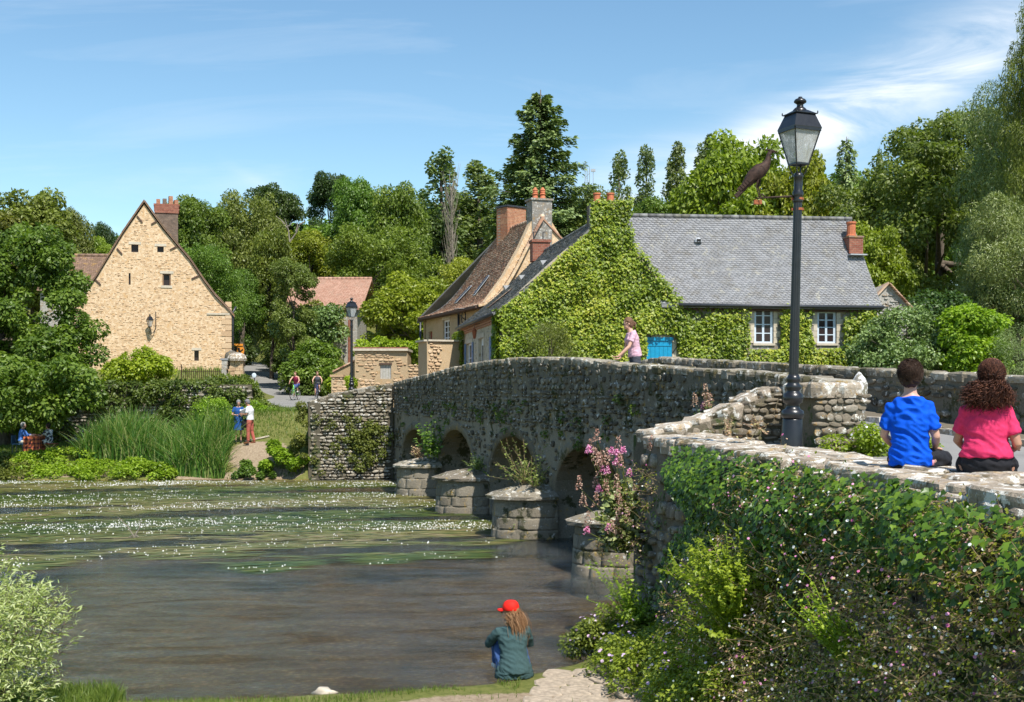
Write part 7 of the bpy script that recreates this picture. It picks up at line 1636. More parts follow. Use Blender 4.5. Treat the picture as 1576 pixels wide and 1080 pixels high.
# ---- water plants: mats of strands lying in the current, and their white flowers
def river_weed():
    rg = np.random.default_rng(55); fl = np.array([.959, .283, 0]); n = 46000
    Y = 20+rg.random(n)**.85*26.5; xl = -48*Y/46-2; x = xl+rg.random(n)*(bl(Y)-.5-xl)
    u = (x-0)*.959+(Y-30)*.283; v = -(x)*.283+(Y-30)*.959
    near = 24.2+.0*x+.55*np.sin(x*.5)+.8*np.sin(x*1.3+Y)+.5*np.sin(x*2.9)+np.clip((x+2.2)*1.35, 0, 12)-np.clip(-x-8, 0, 10)*.28
    g = np.sin(v*1.9+1.4*np.sin(u*.33))*.6+np.sin(v*.83+u*.22+1)*.8+np.sin(v*4.1+u*.7)*.5+np.sin(v*1.3-u*.45)*.7+rg.normal(size=n)*.45
    k = (Y > near) & (g > -.35) & (Y < 45.9); x, Y, u, v, g = x[k], Y[k], u[k], v[k], g[k]; n = len(x)
    L = .35+.9*rg.random(n); W = .035+.09*rg.random(n); z = .004+.022*rg.random(n)**2; a = rg.normal(size=n)*.09+math.atan2(.283, .959)+.12*np.sin(x*.4+Y*.2); d = np.stack([np.cos(a), np.sin(a), 0*a], 1); s = np.stack([-np.sin(a), np.cos(a), 0*a], 1); C = np.stack([x, Y, z], 1)
    V = np.stack([C-d*L[:, None]/2, C-d*(L*.1)[:, None]+s*W[:, None]/2, C+d*L[:, None]/2, C-d*(L*.05)[:, None]-s*W[:, None]/2], 1); V[:, 1, 2] += .006; V[:, 2, 2] *= .6
    Fc = (np.array([(0, 2, 1), (0, 3, 2)])[None]+(np.arange(n)*4)[:, None, None]).reshape(-1, 3)
    tone = np.clip(.42+.28*np.sin(v*.7+2)+.2*rg.normal(size=n), 0, 1)
    o = link('river_weed', np_mesh('river_weed', V.reshape(-1, 3), Fc, [M['lf_weed']], False, np.repeat(tone, 4)), loc=(-8, 35, 0)); tag(o, 'floating mats of olive water-crowfoot strands on the river', 'water weed', kind='stuff')
    m = 11500; w = np.clip(g+.4+.6*np.sin(u*.35+v*1.3), .02, None)**1.6*np.where(Y > 27, 1, .45); i = rg.choice(n, m, p=w/w.sum()); P = C[i]+rg.normal(size=(m, 3))*np.array([.25, .07, 0]); P[:, 2] = .012
    i2 = rg.integers(0, m, m//3); P = np.vstack([P, P[i2]+rg.normal(size=(len(i2), 3))*np.array([.09, .07, 0])]); m = len(P)
    Vv, Fc, r = scatter('bit', P, np.tile([0, 0, 1.], (m, 1)), .031*(.5+.9*rg.random(m)), rg.random(m), None, rg)
    o = link('weed_flowers', np_mesh('weed_flowers', Vv, Fc, [M['petal_white']], False, r), loc=(-8, 35, 0)); tag(o, 'countless tiny white water-crowfoot flowers on the weed mats', 'flowers', kind='stuff')
river_weed()
mb = MB(); b = px(208, 828, 28.2); b.z = 0
for (x0, y0, x1, y1) in ((208, 828, 181, 795), (208, 826, 218, 798), (208, 820, 204, 832), (210, 824, 213, 831), (204, 824, 196, 828)):
    p, q = px(x0, y0, 28.2), px(x1, y1, 28.2); mb.tube([p, (p+q)/2+Vector((.03, 0, .02)), q], [.018, .012, .006], 5)
tag(mb.obj('driftwood', [M['deadwood']], loc=b), 'bare forked branch sticking out of the river weed', 'branch')
# ------------------------------------------------------------------ street lamps and small things
def lamp_post(loc, label, rz=0, lean=0, bird=False):
    t = empty('street_lamp', loc, label, 'street lamp', 'cast iron street lamps by the bridge'); t.rotation_euler = (0, lean, rz)
    def part(nm, mb, mats, parent=t, smooth=False):
        me = np_mesh(nm, np.array([tuple(v) for v in mb.V]), mb.F, mats, smooth, mb.r, mb.M); o = bpy.data.objects.new(nm, me); COL.objects.link(o); o.parent = parent; return o
    mb = MB(); mb.lathe([(.155, 0), (.155, .12), (.14, .15), (.137, .33), (.118, .72), (.112, .735)], n=24); part('base', mb, [M['black']], smooth=True)
    mb = MB(); mb.lathe([(.1, .73), (.128, .75), (.138, .79), (.128, .83), (.09, .85), (.078, .88), (.08, .91), (.112, .93), (.124, .98), (.112, 1.03), (.08, 1.05), (.072, 1.07), (.09, 1.09), (.092, 1.13), (.072, 1.15), (.07, 1.17), (.082, 1.19), (.08, 1.22), (.062, 1.26)], n=24); part('moulded_collar', mb, [M['black']], smooth=True)
    mb = MB(); V = []; n = 40
    for z, r in ((1.24, .058), (3.25, .050), (3.55, .050)):
        for j in range(n): a = 2*math.pi*j/n; q = r*(1-.09*(j % 4 == 0)); V.append((q*math.cos(a), q*math.sin(a), z))
    mb.add(V, [(i*n+j, i*n+(j+1) % n, (i+1)*n+(j+1) % n, (i+1)*n+j) for i in range(2) for j in range(n)]); part('fluted_column', mb, [M['black']])
    mb = MB(); mb.lathe([(.05, 3.3), (.062, 3.32), (.05, 3.35), (.06, 3.38), (.066, 3.42), (.05, 3.45), (.052, 3.6), (.062, 3.62), (.04, 3.66)], n=20); part('top_collar', mb, [M['black']], smooth=True)
    L = empty('lantern', (0, 0, 0)); L.parent = t; L.rotation_euler = (0, 0, R(28)); L.scale = (.74, .74, 1); ORG[L.name] = Vector((0, 0, 0))
    s2 = math.sqrt(2); b, w, z0, z1 = .115, .235, 3.76, 4.155
    mb = MB()
    for k in range(4):
        a = k*math.pi/2+math.pi/4; p0 = Vector((b*s2*math.cos(a), b*s2*math.sin(a), z0)); p1 = Vector((w*s2*math.cos(a), w*s2*math.sin(a), z1)); mb.tube([p0, p1], .011, 6)
        a2 = a+math.pi/2; q0 = Vector((b*s2*math.cos(a2), b*s2*math.sin(a2), z0)); q1 = Vector((w*s2*math.cos(a2), w*s2*math.sin(a2), z1)); mb.beam(p0, q0, .02, .02); mb.beam(p1, q1, .035, .03)
        mb.tube([Vector((.04*math.cos(a), .04*math.sin(a), 3.6)), Vector((.11*math.cos(a), .11*math.sin(a), 3.66)), p0], .010, 5)
        mb.ell(p1+Vector((0, 0, .025)), (.012, .012, .02), nu=6, nv=4)
    mb.beam((-.115, 0, z0), (.115, 0, z0), .015, .015); part('frame', mb, [M['black']], L)
    for k in range(4):
        a = k*math.pi/2+math.pi/4; a2 = a+math.pi/2; mb = MB(); f = .97
        q = [Vector((b*s2*f*math.cos(a), b*s2*f*math.sin(a), z0+.01)), Vector((b*s2*f*math.cos(a2), b*s2*f*math.sin(a2), z0+.01)), Vector((w*s2*f*math.cos(a2), w*s2*f*math.sin(a2), z1-.01)), Vector((w*s2*f*math.cos(a), w*s2*f*math.sin(a), z1-.01))]
        nn = (q[0]+q[1]); nn.z = 0; mb.prism(q, nn.normalized()*-.004); part('glass_pane', mb, [M['lglass']], L)
    mb = MB()
    def sq(ws): 
        V = []
        for z, r in ws: V += [(r*s2*math.cos(k*math.pi/2+math.pi/4), r*s2*math.sin(k*math.pi/2+math.pi/4), z) for k in range(4)]
        m = len(ws); mb.add(V, [(i*4+j, i*4+(j+1) % 4, i*4+4+(j+1) % 4, i*4+4+j) for i in range(m-1) for j in range(4)]+[(3, 2, 1, 0), tuple(4*m-4+j for j in range(4))])
    sq([(4.165, .25), (4.18, .252), (4.34, .175), (4.345, .2), (4.355, .2), (4.36, .175), (4.40, .09)])
    for k in range(4): a = k*math.pi/2+math.pi/4; mb.ell((.2*s2*math.cos(a), .2*s2*math.sin(a), 4.365), (.012, .012, .02), nu=6, nv=4)
    part('roof', mb, [M['black']], L)
    mb = MB(); mb.lathe([(.12, 4.37), (.115, 4.40), (.085, 4.425), (.055, 4.44), (.05, 4.47), (.06, 4.475), (.098, 4.495), (.1, 4.51), (.08, 4.53), (.035, 4.545), (.03, 4.56), (.005, 4.565)], n=20); part('finial', mb, [M['black']], L, True)
    mb = MB(); mb.lathe([(.02, 3.9), (.05, 3.93), (.06, 4.0), (.05, 4.1), (.02, 4.14)], n=14); part('bulb', mb, [M['white']], L, True)
    return t
LZ = float(deck_z(14.0))-.07
lamp_post((3.27, 14.0, LZ), 'tall black cast iron street lamp in the right foreground carrying an iron bird', rz=R(-8), lean=R(1.35)).scale = (.985, .985, .985)
lamp_post((-6.62, 49.3, 2.75), 'distant black street lamp at the far end of the bridge behind the abutment wall', rz=R(10))
# rusty straps and the bird
def bird():
    Y = 14.0; a = px(1221, 302, Y); t = empty('iron_bird', a, 'rusty welded iron wading bird perched on a bracket of the large street lamp', 'sculpture'); mb = MB()
    e = px(1163, 305, Y); mb.tube([a, px(1195, 303, Y), e], [.014, .012, .009], 6); mb.tube([px(1178, 303, Y), px(1172, 298, Y-.02)], .01, 5); mb.obj('perch', [M['iron']], t)
    for y in (306, 322): mb = MB(); c = px(1230.5 if y < 310 else 1230, y, Y); c = Vector((a.x+.06, Y, c.z)); mb.lathe([(.058, -.014), (.062, -.014), (.062, .014), (.058, .014)], c, 16); mb.box(c+Vector((-.068, 0, 0)), (.03, .02, .028)); mb.obj('strap', [M['rust']], t)
    P = lambda x, y, d=0: px(x, y, Y)+Vector((0, d, 0))
    mb = MB(); pts = [P(1133, 303), P(1141, 292), P(1150, 281), P(1160, 270), P(1170, 262), P(1178, 255), P(1182, 246), P(1183, 238), P(1186, 233)]
    mb.tube(pts, [.012, .03, .055, .085, .088, .06, .034, .026, .024], 10); mb.obj('body', [M['iron']], t, smooth=True)
    mb = MB(); mb.tube([P(1184, 233), P(1190, 232.5), P(1197, 234.5)], [.026, .018, .004], 8); mb.tube([P(1184, 231), P(1180, 230), P(1176, 233)], [.014, .01, .003], 5); mb.obj('head', [M['iron']], t, smooth=True)
    for d in (-1, 1):
        for k in range(5):
            mb = MB(); o = Vector((0, d*(.075-.008*k), 0)); p0 = P(1172-k*3, 258+k*3)+o; p1 = P(1150-k*3.2, 280+k*3)+o*.8; mb.beam(p0, p1, .05, .007, Vector((0, 0, 1)) if False else Vector((0, 1, 0))); mb.obj('feather_plate', [M['iron']], t)
    for k in range(3): mb = MB(); mb.beam(P(1150-k, 284+k*2), P(1131+k*2.5, 303-k*1.5)+Vector((0, (k-1)*.04, 0)), .012, .045); mb.obj('tail_feather', [M['iron']], t)
    for x, d in ((1166, -.04), (1171, .04)):
        mb = MB(); mb.tube([P(x, 276, d), P(x-3, 288, d), P(x+1, 303, d)], [.014, .008, .007], 5)
        for q in (-4, 0, 4): mb.tube([P(x+1, 302, d), P(x+1+q, 305, d-.01*q)], .005, 4)
        mb.obj('leg', [M['iron']], t)
    mb = MB(); mb.box(P(1166, 311), (.09, .06, .05)); mb.obj('balance_plate', [M['rust']], t)
bird()
# lane signs
def signs():
    Y = 86; c = px(370, 540, Y); t = empty('orange_sign', (c.x, c.y, Hs(c.x, c.y)), 'orange works sign with a black figure by the shady lane at the house corner', 'sign')
    mb = MB(); a = px(354, 530.5, Y); b = px(374, 530.5, Y); mb.beam(a, b, .12, .14); mb.obj('top_bar', [plain('orange_paint', (.75, .28, .03), .5)], t)
    OR = bpy.data.materials['orange_paint']; mb = MB(); P = [px(x, y, Y) for x, y in ((364, 547), (374.5, 546), (376, 538), (373, 531.5), (365, 533))]; mb.prism(P, Vector((0, .05, 0))); mb.obj('panel', [OR], t)
    mb = MB(); mb.ell(px(367.5, 536.5, Y-.03), (.09, .03, .09)); q = Y-.04; mb.beam(px(368, 538, q), px(369, 542, q), .12, .03, (0, 1, 0)); mb.beam(px(369, 541.5, q), px(366.5, 545.5, q), .07, .03, (0, 1, 0)); mb.beam(px(369, 541.5, q), px(372, 545.5, q), .07, .03, (0, 1, 0)); mb.beam(px(370, 540, q), px(374, 537, q), .06, .03, (0, 1, 0)); mb.obj('black_figure', [M['dark']], t)
    mb = MB(); mb.tube([(c.x-.2, Y+.05, Hs(c.x, c.y)), tuple(px(366, 531, Y+.05))], .03, 5); mb.obj('post', [M['darkmetal']], t)
    Y = 63; c = px(391.5, 600, Y); zb = Hs(c.x, c.y); t = empty('signpost', (c.x, c.y, zb), 'short post with a small pale blue disc at the left edge of the lane', 'sign')
    mb = MB(); mb.tube([(c.x, c.y, zb), tuple(px(391.5, 580, Y))], .03, 6); mb.obj('post', [M['darkmetal']], t)
    mb = MB(); q = px(391, 577.5, Y-.03); mb.ell(q, (.12, .02, .13)); mb.obj('disc', [M['bluewhite']], t)
signs()

# ------------------------------------------------------------------ people
def loft(mb, rings, n=16):
    """rings: (center, xvec, yvec)"""
    V = []
    for c, xv, yv in rings:
        for j in range(n): a = 2*math.pi*j/n; V.append(Vector(c)+Vector(xv)*math.cos(a)+Vector(yv)*math.sin(a))
    k = len(rings); Fc = [(i*n+j, i*n+(j+1) % n, (i+1)*n+(j+1) % n, (i+1)*n+j) for i in range(k-1) for j in range(n)]+[tuple(range(n-1, -1, -1)), tuple((k-1)*n+j for j in range(n))]
    mb.add(V, Fc)
def organic(name, mb, voxel, mat, parent, sm=3, extra=None, wr=0, wscale=9):
    """union of closed shapes by voxel remesh -> one continuous surface in the parent's local space"""
    me = np_mesh(name, np.array([tuple(v) for v in mb.V]), mb.F, mat); bm = bmesh.new(); bm.from_mesh(me); bmesh.ops.recalc_face_normals(bm, faces=bm.faces); bm.to_mesh(me); bm.free()
    o = bpy.data.objects.new(name, me); COL.objects.link(o); m = o.modifiers.new('r', 'REMESH'); m.mode = 'VOXEL'; m.voxel_size = voxel
    s = o.modifiers.new('s', 'SMOOTH'); s.iterations = sm; s.factor = .5
    dg = bpy.context.evaluated_depsgraph_get(); me2 = bpy.data.meshes.new_from_object(o.evaluated_get(dg)); me2.name = name; bpy.data.objects.remove(o); bpy.data.meshes.remove(me)
    me2.materials.clear(); me2.materials.append(mat)
    if wr:
        from mathutils import noise
        n = len(me2.vertices); co = np.empty(n*3, dtype=np.float32); me2.vertices.foreach_get('co', co); no = np.empty(n*3, dtype=np.float32); me2.vertices.foreach_get('normal', no); co = co.reshape(-1, 3); no = no.reshape(-1, 3)
        d = np.array([1-2*abs(noise.noise(Vector((p[0]*wscale, p[1]*wscale, p[2]*wscale*1.6+.6*p[0]*wscale)))) for p in co]); co += no*((d-.5)*wr)[:, None]; me2.vertices.foreach_set('co', co.ravel())
    me2.polygons.foreach_set('use_smooth', np.ones(len(me2.polygons), dtype=bool)); me2.update()
    o = bpy.data.objects.new(name, me2); COL.objects.link(o); o.parent = parent
    return o
def local(name, mb, mat, parent, smooth=True):
    me = np_mesh(name, np.array([tuple(v) for v in mb.V]), mb.F, mat, smooth, mb.r, mb.M); o = bpy.data.objects.new(name, me); COL.objects.link(o); o.parent = parent; return o
def cloth(name, col, rough=.85, var=.12, bumps=.25, scale=40): return plain(name, col, rough, nscale=scale, var=var, bump=bumps, spec=.2)
SK = {'fair': plain('fair_skin', (.56, .32, .23), .5, nscale=20, var=.08, bump=.05), 'tan': plain('tan_skin', (.4, .2, .125), .5, nscale=20, var=.08, bump=.05)}
DEF = dict(pelvis=(0, 0, .95), waist=(0, 0, 1.12), chest=(0, 0, 1.30), should=(0, -.01, 1.42), neck=(0, 0, 1.49), head=(0, .02, 1.62),
           sL=(-.17, 0, 1.40), sR=(.17, 0, 1.40), eL=(-.23, -.02, 1.13), eR=(.23, -.02, 1.13), wL=(-.25, .06, .90), wR=(.25, .06, .90),
           hL=(-.09, 0, .93), hR=(.09, 0, .93), kL=(-.10, .03, .51), kR=(.10, .03, .51), aL=(-.10, -.02, .10), aR=(.10, -.02, .10), fL=None, fR=None)
def V_(p): return Vector(p)
def torso_rings(J, gr, hips=1, chest=1, lo=0, hi=5, extra_low=None):
    pts = [J['pelvis'], J['waist'], J['chest'], J['should'], J['neck']]; pts = [V_(p) for p in pts]; lat0 = (V_(J['hR'])-V_(J['hL'])).normalized(); lat1 = (V_(J['sR'])-V_(J['sL'])).normalized()
    W = [.158*hips, .133*(hips+1)/2, .153*chest, .125*chest, .058]; D = [.115*hips, .098*(hips+chest)/2, .112*chest, .078*chest, .055]; R_ = []
    for i, p in enumerate(pts):
        t = (pts[min(i+1, 4)]-pts[max(i-1, 0)]).normalized(); lt = lat0.lerp(lat1, i/3 if i < 4 else 1).normalized(); lt = (lt-t*lt.dot(t)).normalized(); fw = t.cross(lt); R_.append((p, lt*(W[i]+gr), fw*(D[i]+gr)))
    low = pts[0]+(pts[0]-pts[1]).normalized()*.10; t = (pts[1]-pts[0]).normalized(); lt = (lat0-t*lat0.dot(t)).normalized(); R_.insert(0, (low, lt*(.12*hips+gr), t.cross(lt)*(.09*hips+gr)))
    return R_
def hand(mb, w, d, pn, s=1.0, curl=.5, side=1):
    d = V_(d).normalized(); pn = V_(pn); pn = (pn-d*pn.dot(d)).normalized(); x = d.cross(pn)*side
    c = V_(w)+d*.045*s; rot = Matrix((x, d, pn)).transposed(); mb.ell(c, (.038*s, .052*s, .016*s), rot, 10, 6)
    for k, (o, L) in enumerate(((-.027, .062), (-.009, .075), (.009, .07), (.026, .055))):
        p = c+d*.04*s+x*o*s; pts = [p]; dd = d.copy()
        for q in range(3): dd = (dd-pn*curl*.45).normalized(); p = p+dd*L*s*(.42, .33, .25)[q]; pts.append(p)
        mb.tube(pts, [.0095*s, .009*s, .008*s, .006*s], 6)
    p = c-x*.032*s-d*.02*s; mb.tube([p, p+(d*.7-x*.6).normalized()*.035*s, p+(d-x*.25).normalized()*.062*s-pn*.012], [.011*s, .01*s, .007*s], 6)
def person(loc, yaw, label, J, skin='fair', scale=1.0, hips=1, chest=1, vox=.018, shirt=None, sleeve=.55, bottom=None, leg_to=1.0, skirt=None, shoes='shoe_brown', hair=None, head_rot=0, head_tilt=0, hand_dir=None, long_coat=0, wr=.0, cap=None, hairlen=0, hem=-.1, glasses=False, headr=1.0, vest=False, name='person', bust=0):
    t = empty(name, loc, label, 'person'); t.rotation_euler = (0, 0, yaw); t.scale = (scale,)*3
    j = dict(DEF); j.update(J); J = j; sk = SK[skin]; mb = MB()
    loft(mb, torso_rings(J, 0, hips, chest))
    Hm = Matrix.Rotation(head_rot, 3, 'Z') @ Matrix.Rotation(head_tilt, 3, 'X'); hc = V_(J['head']); hp = lambda x, y, z: hc+Hm @ Vector((x, y, z))*headr
    mb.tube([V_(J['should']), V_(J['neck']), hp(0, -.015, -.06)], [.06, .056, .052], 12)
    mb.ell(hp(0, -.01, .02), (.074*headr, .094*headr, .098*headr), Hm, 18, 14); mb.ell(hp(0, .025, -.045), (.055*headr, .062*headr, .062*headr), Hm, 14, 10); mb.ell(hp(0, .075, -.085), (.022, .02, .018), Hm, 8, 6)
    loft(mb, [(hp(0, .07, .03), Hm @ Vector((.008, 0, 0)), Hm @ Vector((0, .012, 0))), (hp(0, .094, -.005), Hm @ Vector((.012, 0, 0)), Hm @ Vector((0, .014, 0))), (hp(0, .08, -.022), Hm @ Vector((.017, 0, 0)), Hm @ Vector((0, .014, 0)))], 8)
    for s in (-1, 1): mb.ell(hp(s*.076, -.01, -.005), (.012, .02, .03), Hm, 8, 6)
    for s in ('L', 'R'):
        sh, el, wr_ = V_(J['s'+s]), V_(J['e'+s]), V_(J['w'+s]); mb.tube([V_(J['should']), sh, sh.lerp(el, .35), el, el.lerp(wr_, .3), wr_], [.05, .052, .046, .037, .038, .024], 12)
        h_, k_, a_ = V_(J['h'+s]), V_(J['k'+s]), V_(J['a'+s]); mb.tube([h_, h_.lerp(k_, .3), k_, k_.lerp(a_, .35), a_], [.088*hips, .08*hips, .054, .052, .034], 12)
        if J['f'+s] is None: J['f'+s] = tuple(a_+Vector((.01, .17, -.07)))
        f_ = V_(J['f'+s]); mb.tube([a_+(a_-f_)*.22+Vector((0, 0, -.04)), a_.lerp(f_, .45)+Vector((0, 0, -.012)), f_], [.03, .036, .025], 10)
    body = organic('body', mb, vox, sk, t, 2)
    hb = MB(); hd = hand_dir or {}
    for s, sd in (('L', -1), ('R', 1)):
        w = V_(J['w'+s]); d = (w-V_(J['e'+s])).normalized(); dd, pn = hd.get(s, (d, Vector((-sd, 0, 0)))); hand(hb, w-V_(dd).normalized()*.01, dd, pn, 1, .5, sd)
    local('hands', hb, [sk], t)
    # face
    fb = MB(); 
    for s in (-1, 1): fb.ell(hp(s*.03, .074, .012), (.012, .01, .008), Hm, 8, 6)
    local('eyes', fb, [M['white']], t); fb = MB()
    for s in (-1, 1): fb.ell(hp(s*.03, .083, .012), (.006, .004, .006), Hm, 6, 4); fb.beam(hp(s*.045, .08, .034), hp(s*.014, .088, .036), .006, .006)
    local('pupils_and_brows', fb, [M['wood_dark']], t); fb = MB(); fb.tube([hp(-.022, .078, -.048), hp(0, .089, -.046), hp(.022, .078, -.048)], .006, 6); local('mouth', fb, [plain('lips', (.42, .13, .11), .5)], t)
    if glasses:
        fb = MB()
        for s in (-1, 1): fb.ell(hp(s*.032, .092, .01), (.022, .005, .017), Hm, 10, 6); fb.tube([hp(s*.055, .085, .015), hp(s*.078, .0, .012)], .003, 4)
        local('glasses', fb, [M['dark']], t)
    if shirt:
        mb = MB(); g = .022; RR = torso_rings(J, g, hips, chest); RR[0] = (V_(J['pelvis']).lerp(V_(J['waist']), hem), RR[1][1]*1.02, RR[1][2]*1.03); RR[1] = (RR[0][0].lerp(V_(J['waist']), .35), RR[1][1], RR[1][2])
        if long_coat: # extend the hem
            RR = torso_rings(J, g, hips, chest)
            c0 = V_(J['pelvis']); RR[0] = (RR[0][0], RR[0][1]*1.25, RR[0][2]*1.25)
        loft(mb, RR[(0 if long_coat else 0):-1]+[(V_(J['should']).lerp(V_(J['neck']), .45), RR[-1][1]*1.35, RR[-1][2]*1.35)])
        if bust: 
            cc = V_(J['chest']); f = V_(J['should'])-V_(J['waist']); lt = (V_(J['sR'])-V_(J['sL'])).normalized(); fw = f.cross(lt).normalized()*-1; fw = fw if fw.dot(Vector((0, 1, 0))) > 0 else -fw
            for s in (-1, 1): mb.ell(cc+lt*s*.07+fw*.085, (.065, .065, .065), None, 10, 8)
        if sleeve > 0:
            for s in ('L', 'R'):
                sh, el, wr_ = V_(J['s'+s]), V_(J['e'+s]), V_(J['w'+s]); pts = [V_(J['should']).lerp(sh, .3)+Vector((0, 0, -.015)), sh]; rad = [.065, .064]; total = (el-sh).length
                if sleeve <= 1: pts += [sh.lerp(el, sleeve*.5), sh.lerp(el, sleeve)]; rad += [.060, .062]
                else: pts += [sh.lerp(el, .5), el, el.lerp(wr_, min(sleeve-1, .97))]; rad += [.064, .055, .044]
                mb.tube(pts, rad, 14)
        organic('shirt' if not vest else 'vest', mb, vox*.85, shirt, t, 2, wr=wr)
    if bottom:
        mb = MB(); g = .011; RR = torso_rings(J, g, hips, chest); loft(mb, [RR[0], RR[1], (V_(J['pelvis']).lerp(V_(J['waist']), max(.25, hem+.2)), RR[1][1]*.94, RR[1][2]*.94)])
        for s in ('L', 'R'):
            h_, k_, a_ = V_(J['h'+s]), V_(J['k'+s]), V_(J['a'+s])
            if leg_to > .5: e = k_.lerp(a_, (leg_to-.5)*2*.93); mb.tube([h_, h_.lerp(k_, .35), k_, k_.lerp(e, .5), e], [.098*hips, .096*hips, .072, .066, .058], 14)
            else: e = h_.lerp(k_, leg_to*2); mb.tube([h_, h_.lerp(e, .5), e], [.104*hips, .098*hips, .088], 14)
        organic('trousers', mb, vox*.85, bottom, t, 2, wr=wr*.7)
    if skirt:
        mat_, z1, w1 = skirt; mb = MB(); p = V_(J['waist']); q = V_(J['pelvis']); z = Vector((q.x, q.y+.01, z1)); n = 28; V = []
        for c, a, b in ((p, .15, .115), (q.lerp(p, .4), .17, .13), (q, .185, .15), (q.lerp(z, .5), .2*w1, .17*w1), (z, .22*w1, .19*w1)):
            for k in range(n): an = 2*math.pi*k/n; f = 1+.04*math.sin(k*3.1)*((p.z-c.z) > .2); V.append((c.x+a*f*math.cos(an), c.y+b*f*math.sin(an), c.z))
        mb.add(V, [(i*n+k, i*n+(k+1) % n, (i+1)*n+(k+1) % n, (i+1)*n+k) for i in range(4) for k in range(n)]); local('skirt', mb, [mat_], t)
    if shoes:
        for s in ('L', 'R'):
            mb = MB(); a_, f_ = V_(J['a'+s]), V_(J['f'+s]); mb.tube([a_+(a_-f_)*.25+Vector((0, 0, -.035)), a_.lerp(f_, .4)+Vector((0, 0, -.008)), f_+(f_-a_)*.08], [.04, .045, .034], 10); organic('shoe', mb, max(vox*.7, .012), SHOE[shoes], t, 2)
    if hair:
        mat_, mode = hair; mb = MB()
        mb.ell(hp(0, -.03, .038), (.090*headr, .100*headr, .101*headr), Hm, 18, 12)
        if mode == 'short': mb.ell(hp(0, -.045, -.01), (.08*headr, .075*headr, .075*headr), Hm, 14, 10); mb.ell(hp(0, .03, .085), (.062, .05, .032), Hm, 12, 8)
        if mode in ('tail', 'long', 'bob'): mb.ell(hp(0, -.05, -.02), (.08, .075, .085), Hm, 14, 10)
        if mode == 'tail': mb.tube([hp(0, -.11, .03), hp(.0, -.16, -.02), hp(.0, -.14, -.12)], [.025, .032, .01], 8)
        if mode == 'long': mb.tube([hp(0, -.07, -.03), hp(.0, -.11, -.13), hp(.03, -.12, -.27)], [.075, .08, .04], 10); mb.tube([hp(.05, -.03, -.03), hp(.07, -.06, -.13), hp(.07, -.09, -.22)], [.04, .045, .02], 8); mb.tube([hp(-.055, -.03, -.03), hp(-.07, -.05, -.12), hp(-.06, -.08, -.21)], [.04, .045, .02], 8)
        organic('hair', mb, vox*.7, mat_, t, 1, wr=.012, wscale=22)
    return t, J, hp, Hm
SHOE = {'shoe_brown': cloth('brown_leather', (.2, .07, .04), .5), 'shoe_dark': cloth('dark_shoe', (.03, .03, .035), .5), 'shoe_white': cloth('white_shoe', (.6, .6, .6), .6)}
def hairmat(name, c0, c1, c2):
    t = NT(name); t.set('Base Color', t.ramp(t.rnd(), [(0, c0), (.6, c1), (1, c2)])); t.set('Roughness', .6); t.set('Specular IOR Level', .25); return t.m
HB = hairmat('brown_hair', (.028, .015, .01), (.06, .032, .02), (.12, .07, .045)); HC = hairmat('curly_auburn_hair', (.03, .012, .009), (.08, .03, .018), (.2, .08, .045)); HL = hairmat('light_brown_hair', (.16, .08, .035), (.3, .16, .075), (.5, .31, .17)); HG = hairmat('grey_hair', (.12, .11, .11), (.2, .19, .19), (.3, .29, .29)); HM = hairmat('mid_brown_hair', (.07, .035, .02), (.12, .06, .035), (.18, .1, .06))
def tubes_np(name, P, rad, mat, parent, rnd, n=3):
    """P: (m,k,3) polylines -> thin tubes in local space"""
    m, k, _ = P.shape; tg = np.gradient(P, axis=1); tg = unit(tg); a = unit(np.cross(tg, np.array([.3, .5, .8]))); b = np.cross(tg, a); V = []
    rr = rad*np.linspace(1, .35, k)[None, :, None]
    for j in range(n): an = 2*math.pi*j/n; V.append(P+(a*math.cos(an)+b*math.sin(an))*rr)
    V = np.stack(V, 2).reshape(-1, 3); q = []
    for i in range(k-1):
        for j in range(n): q.append((i*n+j, i*n+(j+1) % n, (i+1)*n+(j+1) % n, (i+1)*n+j))
    Fc = (np.array(q)[None]+(np.arange(m)*k*n)[:, None, None]).reshape(-1, 4); me = np_mesh(name, V, Fc, [mat], True, np.repeat(rnd, k*n)); o = bpy.data.objects.new(name, me); COL.objects.link(o); o.parent = parent; o['kind'] = 'stuff'; return o

SIT = dict(pelvis=(0, 0, .11), waist=(0, .0, .29), chest=(0, .02, .46), should=(0, .03, .59), neck=(0, .035, .665), head=(0, .055, .80), sL=(-.185, .03, .575), sR=(.185, .03, .575), hL=(-.1, .02, .10), hR=(.1, .02, .10), kL=(-.14, .44, .09), kR=(.14, .44, .09), aL=(-.13, .50, -.33), aR=(.13, .50, -.33))
BLUE = cloth('royal_blue_cotton', (.0, .085, .62), .8); PINK = cloth('raspberry_rib_knit', (.62, .035, .12), .85); BLK = cloth('black_denim', (.018, .018, .022), .8)
